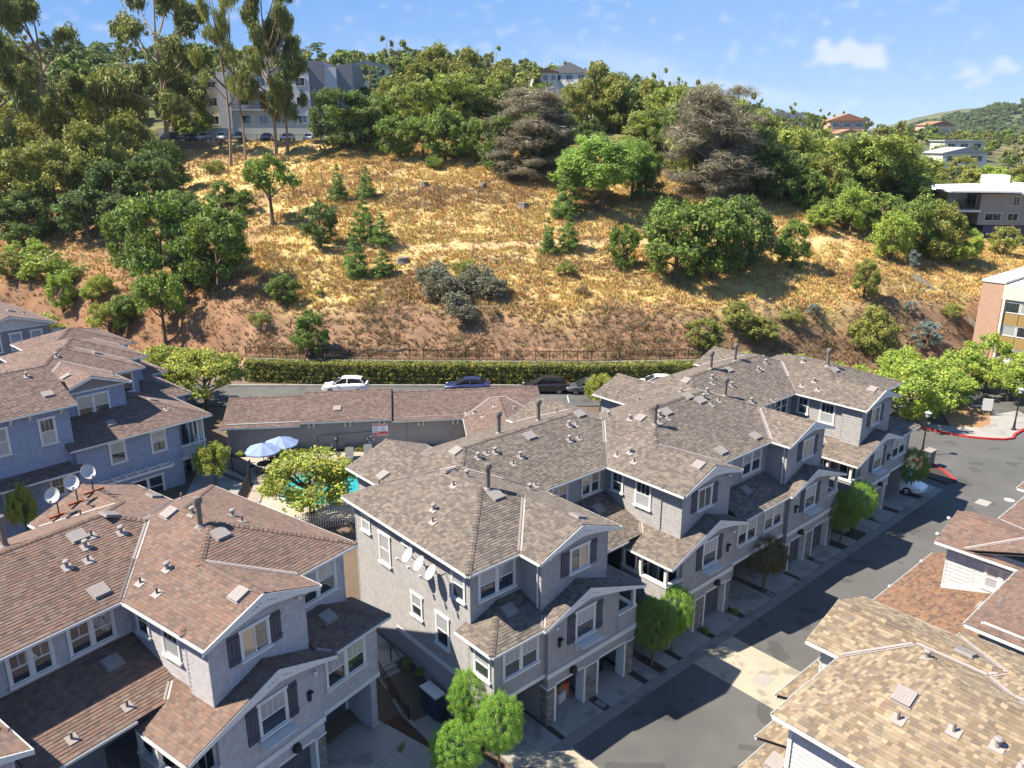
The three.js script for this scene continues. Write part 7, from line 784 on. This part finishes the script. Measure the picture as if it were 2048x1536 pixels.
  // dark mesh fence round the court
  const f = thing('pool_fence', 'dark mesh fence with posts around the pool court', 'fence'), pts = [[-6.6, 2.0], [-5.3, 3.4], [-3.6, 5.5], [-3.3, 7.5], [-3.3, 9.5], [-3.3, 11.5], [-3.3, 13.4]].map(([u, n]) => atE(u, n)); pts.forEach((p, i) => { new MB().box(p[0] - 0.04, 1.4, p[2] - 0.04, p[0] + 0.04, 3.05, p[2] + 0.04).add('post', M.dark, f); if (!i) return; const a = pts[i - 1], g = new MB(), L = Math.hypot(p[0] - a[0], p[2] - a[2]); for (let t = 0; t < L; t += 0.11) { const k = t / L, x = lerp(a[0], p[0], k), z = lerp(a[2], p[2], k); g.box(x - 0.011, 1.5, z - 0.011, x + 0.011, 2.95, z + 0.011); } g.add('pickets', M.dark, f, 'stuff'); for (const y of [1.6, 2.95]) new MB().bar([a[0], y, a[2]], [p[0], y, p[2]], 0.05).add('rail', M.dark, f); });
  const pf2 = thing('pool_fence', 'pale picket fence between the pool and the grey row', 'fence'), q = [[-2.4, 14.2], [1.0, 14.8], [4.6, 13.6]].map(([u, n]) => atE(u, n)); q.forEach((p, i) => { new MB().box(p[0] - 0.05, 1.4, p[2] - 0.05, p[0] + 0.05, 2.9, p[2] + 0.05).add('post', M.white, pf2); if (!i) return; const a = q[i - 1], g = new MB(), L = Math.hypot(p[0] - a[0], p[2] - a[2]); for (let t = 0; t < L; t += 0.16) { const k = t / L, x = lerp(a[0], p[0], k), z = lerp(a[2], p[2], k); g.box(x - 0.03, 1.5, z - 0.015, x + 0.03, 2.75, z + 0.015); } g.add('pickets', M.white, pf2, 'stuff'); new MB().bar([a[0], 2.5, a[2]], [p[0], 2.5, p[2]], 0.06).add('rail', M.white, pf2); });
}
// ---------------------------------------------------------------- steps, walks and bits between the two near rows
{
  const S = thing('stair', 'concrete garden steps with iron handrail beside the grey row', 'stairs', [AF.x, 0, AF.z], 0.7243); for (let i = 0; i < 8; i++) new MB().box(-4.85, -0.2, -4.75 - (i + 1) * 0.29, -3.85, 0.18 + (i + 1) * 0.165, -4.75 - i * 0.29).add('step', M.conc, S);
  new MB().prism([[-1.0, 0.1], [-7.2, 0.1], [-7.2, 1.75], [-4.7, 0.5], [-1.0, 0.35]], -5.05, -4.87, (x, y, z) => [z, y, x]).add('side_wall', M.conc, S);
  const hr = new MB(); hr.tube([[-4.96, 1.15, -4.2], [-4.96, 1.3, -4.9], [-4.96, 2.55, -7.1]], 0.028, 6); hr.add('handrail', M.dark, S); const hr2 = new MB(); hr2.tube([[-3.9, 2.45, -7.6], [-3.9, 2.5, -7.0], [-3.9, 2.1, -6.3]], 0.025, 6); hr2.add('handrail', M.dark, S); new MB().box(-3.92, 1.5, -7.25, -3.88, 2.45, -7.2).add('rail_post', M.dark, S); for (let i = 0; i < 22; i++) { const t = i / 21, n = lerp(-4.25, -7.1, t), y = lerp(0.35, 1.6, clamp((t - 0.2) / 0.8, 0, 1)); new MB().box(-4.972, y, n - 0.012, -4.948, y + 0.85, n + 0.012).add('baluster', M.dark, S); } new MB().box(-4.99, 0.2, -4.24, -4.93, 1.25, -4.18).add('rail_post', M.dark, S);
  slab('walkway', M.conc, [[-4.85, -4.74], [-3.85, -4.74], [-3.7, -1.6], [-3.6, 1.08], [-5.0, 1.08], [-4.9, -1.6]], 0.17, 0.25); slab('landing', M.conc, [[-4.87, -14], [-3.15, -14], [-3.15, -7.07], [-4.87, -7.07]], 1.53, 0.5);
  const ub = thing('utility_cabinet', 'navy utility cabinet with white lid beside the steps', 'cabinet', [AF.x, 0, AF.z], 0.7243); new MB().box(-3.86, 0.02, -4.7, -3.36, 1.42, -3.55).add('cabinet', mat('navy_cabinet', lin(0.035, 0.045, 0.075), { roughness: 0.5 }), ub); new MB().box(-3.92, 1.42, -4.76, -3.32, 1.5, -3.5).add('lid', M.white, ub); for (let i = 0; i < 3; i++) new MB().box(-3.88, 0.1, -4.62 + i * 0.37, -3.862, 1.3, -4.3 + i * 0.37).add('door', mats.navy_cabinet, ub);
  // satellite dishes under the eave of the grey row's end wall
  [[-5.4, 'first'], [-4.5, 'middle'], [-3.6, 'last']].forEach(([n, w], i) => { const o = thing('satellite_dish', 'grey satellite dish on the end wall of the grey row, ' + w + ' of three', 'satellite dish', [AF.x, 0, AF.z], 0.7243, 'dishes on the end wall'); dish(o, -3.75, 8.12 - i * 0.05, n, 1.35, 0.36); new MB().tube([[-3.02, 7.72, n], [-3.4, 7.72, n], [-3.62, 8.02, n]], 0.025, 5).add('mount', M.dark, o); });
  [[31.97, -14.0], [32.85, -13.95], [33.6, -13.9]].forEach(([u, n], i) => { const o = thing('satellite_dish', 'white satellite dish on rusty rail on the reddish roof, ' + ['left', 'middle', 'right'][i] + ' of three', 'satellite dish', [-28.0, 0.75, 0.92], 0.9512, 'dishes on the reddish roof'), y = rowB.upR.h(u, n); dish(o, u - 0.1, y + 1.05, n - 0.05, 2.5 + i * 0.25, 0.35); new MB().tube([[u, y, n], [u, y + 0.75, n], [u - 0.08, y + 1.0, n]], 0.03, 6).add('mast', M.dark, o); new MB().box(u - 0.45, y + 0.02, n - 0.06, u + 0.5, y + 0.12, n + 0.06).add('mounting_rail', M.rust, o); });
  // open garages: bins, boxes, bags
  const bin = (label, u, n, h, m) => { const o = thing('wheelie_bin', label, 'bin', [AF.x, 0, AF.z], 0.7243); const mb = new MB(); mb.prism([[-0.24, 0.06], [0.24, 0.06], [0.29, h], [-0.29, h]], -0.27, 0.27, (x, y, z) => [u + x, y, n + z]); mb.add('body', m, o); new MB().prism([[-0.32, h], [0.32, h], [0.28, h + 0.09], [-0.28, h + 0.09]], -0.33, 0.31, (x, y, z) => [u + x, y, n + z]).add('lid', m, o); for (const s of [-1, 1]) { const w = new MB(); w.lathe([[0, -0.04], [0.12, -0.04], [0.12, 0.04], [0, 0.04]], 0, 0, 0, 10); w.move((x, y, z) => [u + s * 0.24 + y, 0.12 + z, n - 0.25 + x]); w.add('wheel', tyreM, o); } }; bin('black wheeled bin in the right open garage', 4.75, -1.3, 1.05, M.dark); bin('black wheeled bin behind the other in the open garage', 4.95, -2.1, 1.05, M.dark); bin('dark blue wheeled bin at the back of the open garage', 4.2, -2.4, 0.95, M.navy);
  const box = (label, u, n, w, h, d, m, y = 0.03, t = 0) => { const [x, z] = fromA(u, n), o = thing('storage_box', label, 'box', [x, y, z], 0.7243 + t); new MB().box(-w / 2, 0, -d / 2, w / 2, h, d / 2).add('carton', m, o); new MB().box(-w / 2 - 0.012, h * 0.86, -d / 2 - 0.012, w / 2 + 0.012, h + 0.02, d / 2 + 0.012).add('lid', m, o); return o; }; const card = mat('cardboard', lin(0.36, 0.22, 0.12), { map: speck }), og = mat('orange_label', lin(0.62, 0.16, 0.03), {});
  box('white file box in the left open garage', 0.95, -1.1, 0.4, 0.45, 0.5, M.white); box('white carton with dark print in the left open garage', 1.65, -0.95, 0.6, 0.5, 0.5, M.white, 0.03, 0.2); box('brown cardboard carton on top of the white one', 1.62, -0.98, 0.5, 0.4, 0.42, card, 0.57, 0.4); box('orange topped carton at the right of the garage clutter', 2.15, -1.2, 0.4, 0.7, 0.6, og, 0.03, -0.1); box('small brown carton at the back of the left garage', 1.2, -2.0, 0.5, 0.6, 0.5, card);
  // drive and bed of the mauve house
  const BFc = Math.cos(0.9512), BFs = Math.sin(0.9512), fromB = (u, n) => [-28 + u * BFc + n * BFs, 0.92 - u * BFs + n * BFc]; for (const [a, b, c, d] of [[34.7, 36.3, -2.0, 1.4], [36.32, 38.3, -2.0, 1.4], [34.7, 36.3, 1.42, 5], [36.32, 38.3, 1.42, 5]]) { const mb = new MB(); mb.prism([[a, -c], [b, -c], [b, -d], [a, -d]], 0.6, 0.80, (x, y, z) => { const [X, Z] = fromB(x, -y); return [X, z, Z]; }); const o = mb.add('driveway', M.conc, scene); o.userData.kind = 'structure'; }
  for (const [a, b] of [[23, 34.6]]) { const mb = new MB(); mb.prism([[a, 2], [b, 2], [b, -5], [a, -5]], 0.6, 0.79, (x, y, z) => { const [X, Z] = fromB(x, -y); return [X, z, Z]; }); const o = mb.add('driveway', M.conc, scene); o.userData.kind = 'structure'; }
  const bed = new MB(), bp = [[-5.1, 1.0], [-5.1, -7.5], [-8.6, -9.5], [-9.3, -3], [-7.9, 2.6]]; bed.prism(bp.map(([a, b]) => [a, -b]), 0.1, 0.42, (x, y, z) => { const [X, Z] = fromA(x, -y); return [X, z + (x < -7 ? 0.36 : 0), Z]; }); const bo = bed.add('mulch_bed', mat('bark_mulch', lin(0.10, 0.05, 0.03), { map: speck, bumpMap: speck, bumpScale: 0.05 }), scene); bo.userData.kind = 'structure';
  for (const [u, n, h, k, lb] of [[-6.4, -2.6, 0.7, 'shrub', 'small green shrub in the bark bed'], [-6.0, -0.2, 0.6, 'limeshrub', 'yellow green clump in the bark bed'], [-5.6, 0.8, 0.6, 'brush', 'dull green clump at the end of the bark bed'], [-3.5, -6.4, 0.6, 'brush', 'low bush between the steps and the grey wall'], [-3.4, -5.4, 0.5, 'shrub', 'low green bush above the utility cabinet'], [-6.5, -11, 1.2, 'limeshrub', 'yellow flowering bush between the two near rows'], [-6.2, -13, 1.1, 'drybrush', 'orange flowering bush between the two near rows']]) { const [x, z] = fromA(u, n); tree(k, x, z, h, h * 1.3, lb, 'shrub', undefined, { y: n < -5 ? 1.5 : n < -4 && u > -4 ? 0.9 : 0.42, sink: 0.03, variant: 1 }); }
  for (const [u, n] of [[14.65, 0.5], [32.3, 0.3], [11.75, 0.5]]) { const [x, z] = fromA(u, n); tree('shrub', x, z, 0.35, 0.7, 'low green clump in the narrow bed at garage ' + (u < 12 ? 'two' : u < 20 ? 'three' : 'four'), 'shrub', undefined, { y: 0, sink: 0.02 }); }
}
// ---------------------------------------------------------------- woods on the ridge and far hills
{
  const R = rng(404), kinds = ['far', 'faroak', 'fardark', 'fareuc', 'farcypress', 'far'], lists = {}, m = new THREE.Matrix4(), q = new THREE.Quaternion(), up = new THREE.Vector3(0, 1, 0);
  const add = (k, x, z, h, w) => (lists[k] = lists[k] || []).push([x, z, h, w]);
  for (let i = 0; i < 900; i++) { const D = 168 + Math.pow(R(), 1.4) * 200, t = lerp(-0.75, 0.72, R()), x = t * D, k = kinds[Math.floor(R() * kinds.length)]; if (D < 180 && x > -75 && x < -28) continue; if (x > 5 && x < 34 && D > 205 && D < 275) continue; const right = smooth(0.15, 0.5, t), h = (k === 'fareuc' ? 11 : 7.5) * (0.7 + 0.6 * R()) * lerp(1, 0.62, right); if (x > 84 && x < 146 && D > 190 && D < 290 && R() < 0.72) continue; add(k, x, -D, h, h * (k === 'fareuc' ? 0.6 : 1.05)); }
  for (let i = 0; i < 900; i++) { const D = 380 + R() * 620, t = lerp(0.12, 0.72, R()), k = kinds[Math.floor(R() * 4) % 3]; add(k, t * D, -D, 7 * (0.7 + 0.6 * R()), 9); }
  for (let i = 0; i < 120; i++) { const z = -100 - R() * 65, x = (0.60 + 0.1 * R()) * -z + 12; add(kinds[i % 3], x, z, 5 + 3 * R(), 6 + 2 * R()); }
  for (const k in lists) { const p = treeProto(k, 0), L = lists[k], im = new THREE.InstancedMesh(p.crown, leafMat, L.length), it = new THREE.InstancedMesh(p.trunk, p.bark, L.length); L.forEach(([x, z, h, w], i) => { q.setFromAxisAngle(up, R() * 6.28); m.compose(new THREE.Vector3(x, ground(x, z) - 0.3, z), q, new THREE.Vector3(w, h, w)); im.setMatrixAt(i, m); it.setMatrixAt(i, m); }); const nm = { far: 'olive_wood', faroak: 'green_wood', fardark: 'dark_wood', fareuc: 'eucalyptus_wood', farcypress: 'cypress_wood' }[k], g = new THREE.Group(); g.name = nm; g.userData = { kind: 'stuff', label: 'distant ' + nm.replace('_', ' ') + ' covering the ridge', category: 'wood' }; im.name = 'crowns'; it.name = 'trunks'; im.castShadow = true; g.add(im, it); scene.add(g); }
  // far hill on the right, wooded
  const P = [], I = [], C = [], nx = 90, nz = 20; for (let j = 0; j <= nz; j++) for (let i = 0; i <= nx; i++) { const x = lerp(250, 1500, i / nx), z = lerp(-1000, -1700, j / nz), e = smooth(420, 820, x + (z + 1000) * 0.2) * smooth(0, 0.35, j / nz); P.push(x, 16 + e * 62 + e * (fbm(x * 0.03, z * 0.03, 1, 4) - 0.5) * 26, z); const c = mix3([0.055, 0.075, 0.03], [0.13, 0.125, 0.06], fbm(x * 0.05, z * 0.05, 7, 3)); C.push(...c); } for (let j = 0; j < nz; j++) for (let i = 0; i < nx; i++) { const a = j * (nx + 1) + i; I.push(a, a + 1, a + nx + 1, a + 1, a + nx + 2, a + nx + 1); } const g = new THREE.BufferGeometry(); g.setAttribute('position', new THREE.Float32BufferAttribute(P, 3)); g.setAttribute('color', new THREE.Float32BufferAttribute(C, 3)); g.setIndex(I); g.computeVertexNormals(); const fh = mesh('far_hill', g, mat('far_hill_scrub', lin(1, 1, 1), { vertexColors: true, roughness: 1 }), scene); fh.userData.kind = 'structure';
  const L = []; for (let i = 0; i < 1500; i++) { const x = lerp(480, 1400, R()), t = R(), z = lerp(-1010, -1350, t), e = smooth(420, 820, x + (z + 1000) * 0.2) * smooth(0, 0.35, (-1000 - z) / 700); L.push([x, 16 + e * 62 + e * (fbm(x * 0.03, z * 0.03, 1, 4) - 0.5) * 26 - 1, z]); } const p = treeProto('fardark', 1), im = new THREE.InstancedMesh(p.crown, leafMat, L.length); L.forEach(([x, y, z], i) => { q.setFromAxisAngle(up, R() * 6.28); const h = 9 + 7 * R(); m.compose(new THREE.Vector3(x, y, z), q, new THREE.Vector3(h * 1.3, h, h * 1.3)); im.setMatrixAt(i, m); }); im.name = 'far_hill_wood'; im.userData = { kind: 'stuff', label: 'hazy wood on the far hill at the right', category: 'wood' }; scene.add(im);
  // utility poles far right
  [[152, -250, 'utility pole behind the right hand houses'], [178, -262, 'utility pole at the right edge of the ridge']].forEach(([x, z, lb]) => { const y = ground(x, z), o = thing('utility_pole', lb, 'pole', [x, y, z]); new MB().tube([[0, 0, 0], [0, 13, 0]], [0.22, 0.14], 7).add('pole', barkGrey, o); new MB().box(-1.5, 11.8, -0.1, 1.5, 12.05, 0.1).add('crossarm', barkGrey, o); });
}
scene.fog = new THREE.FogExp2(new THREE.Color(0.62, 0.76, 0.95), 0.00006);
renderer.render(scene, camera);
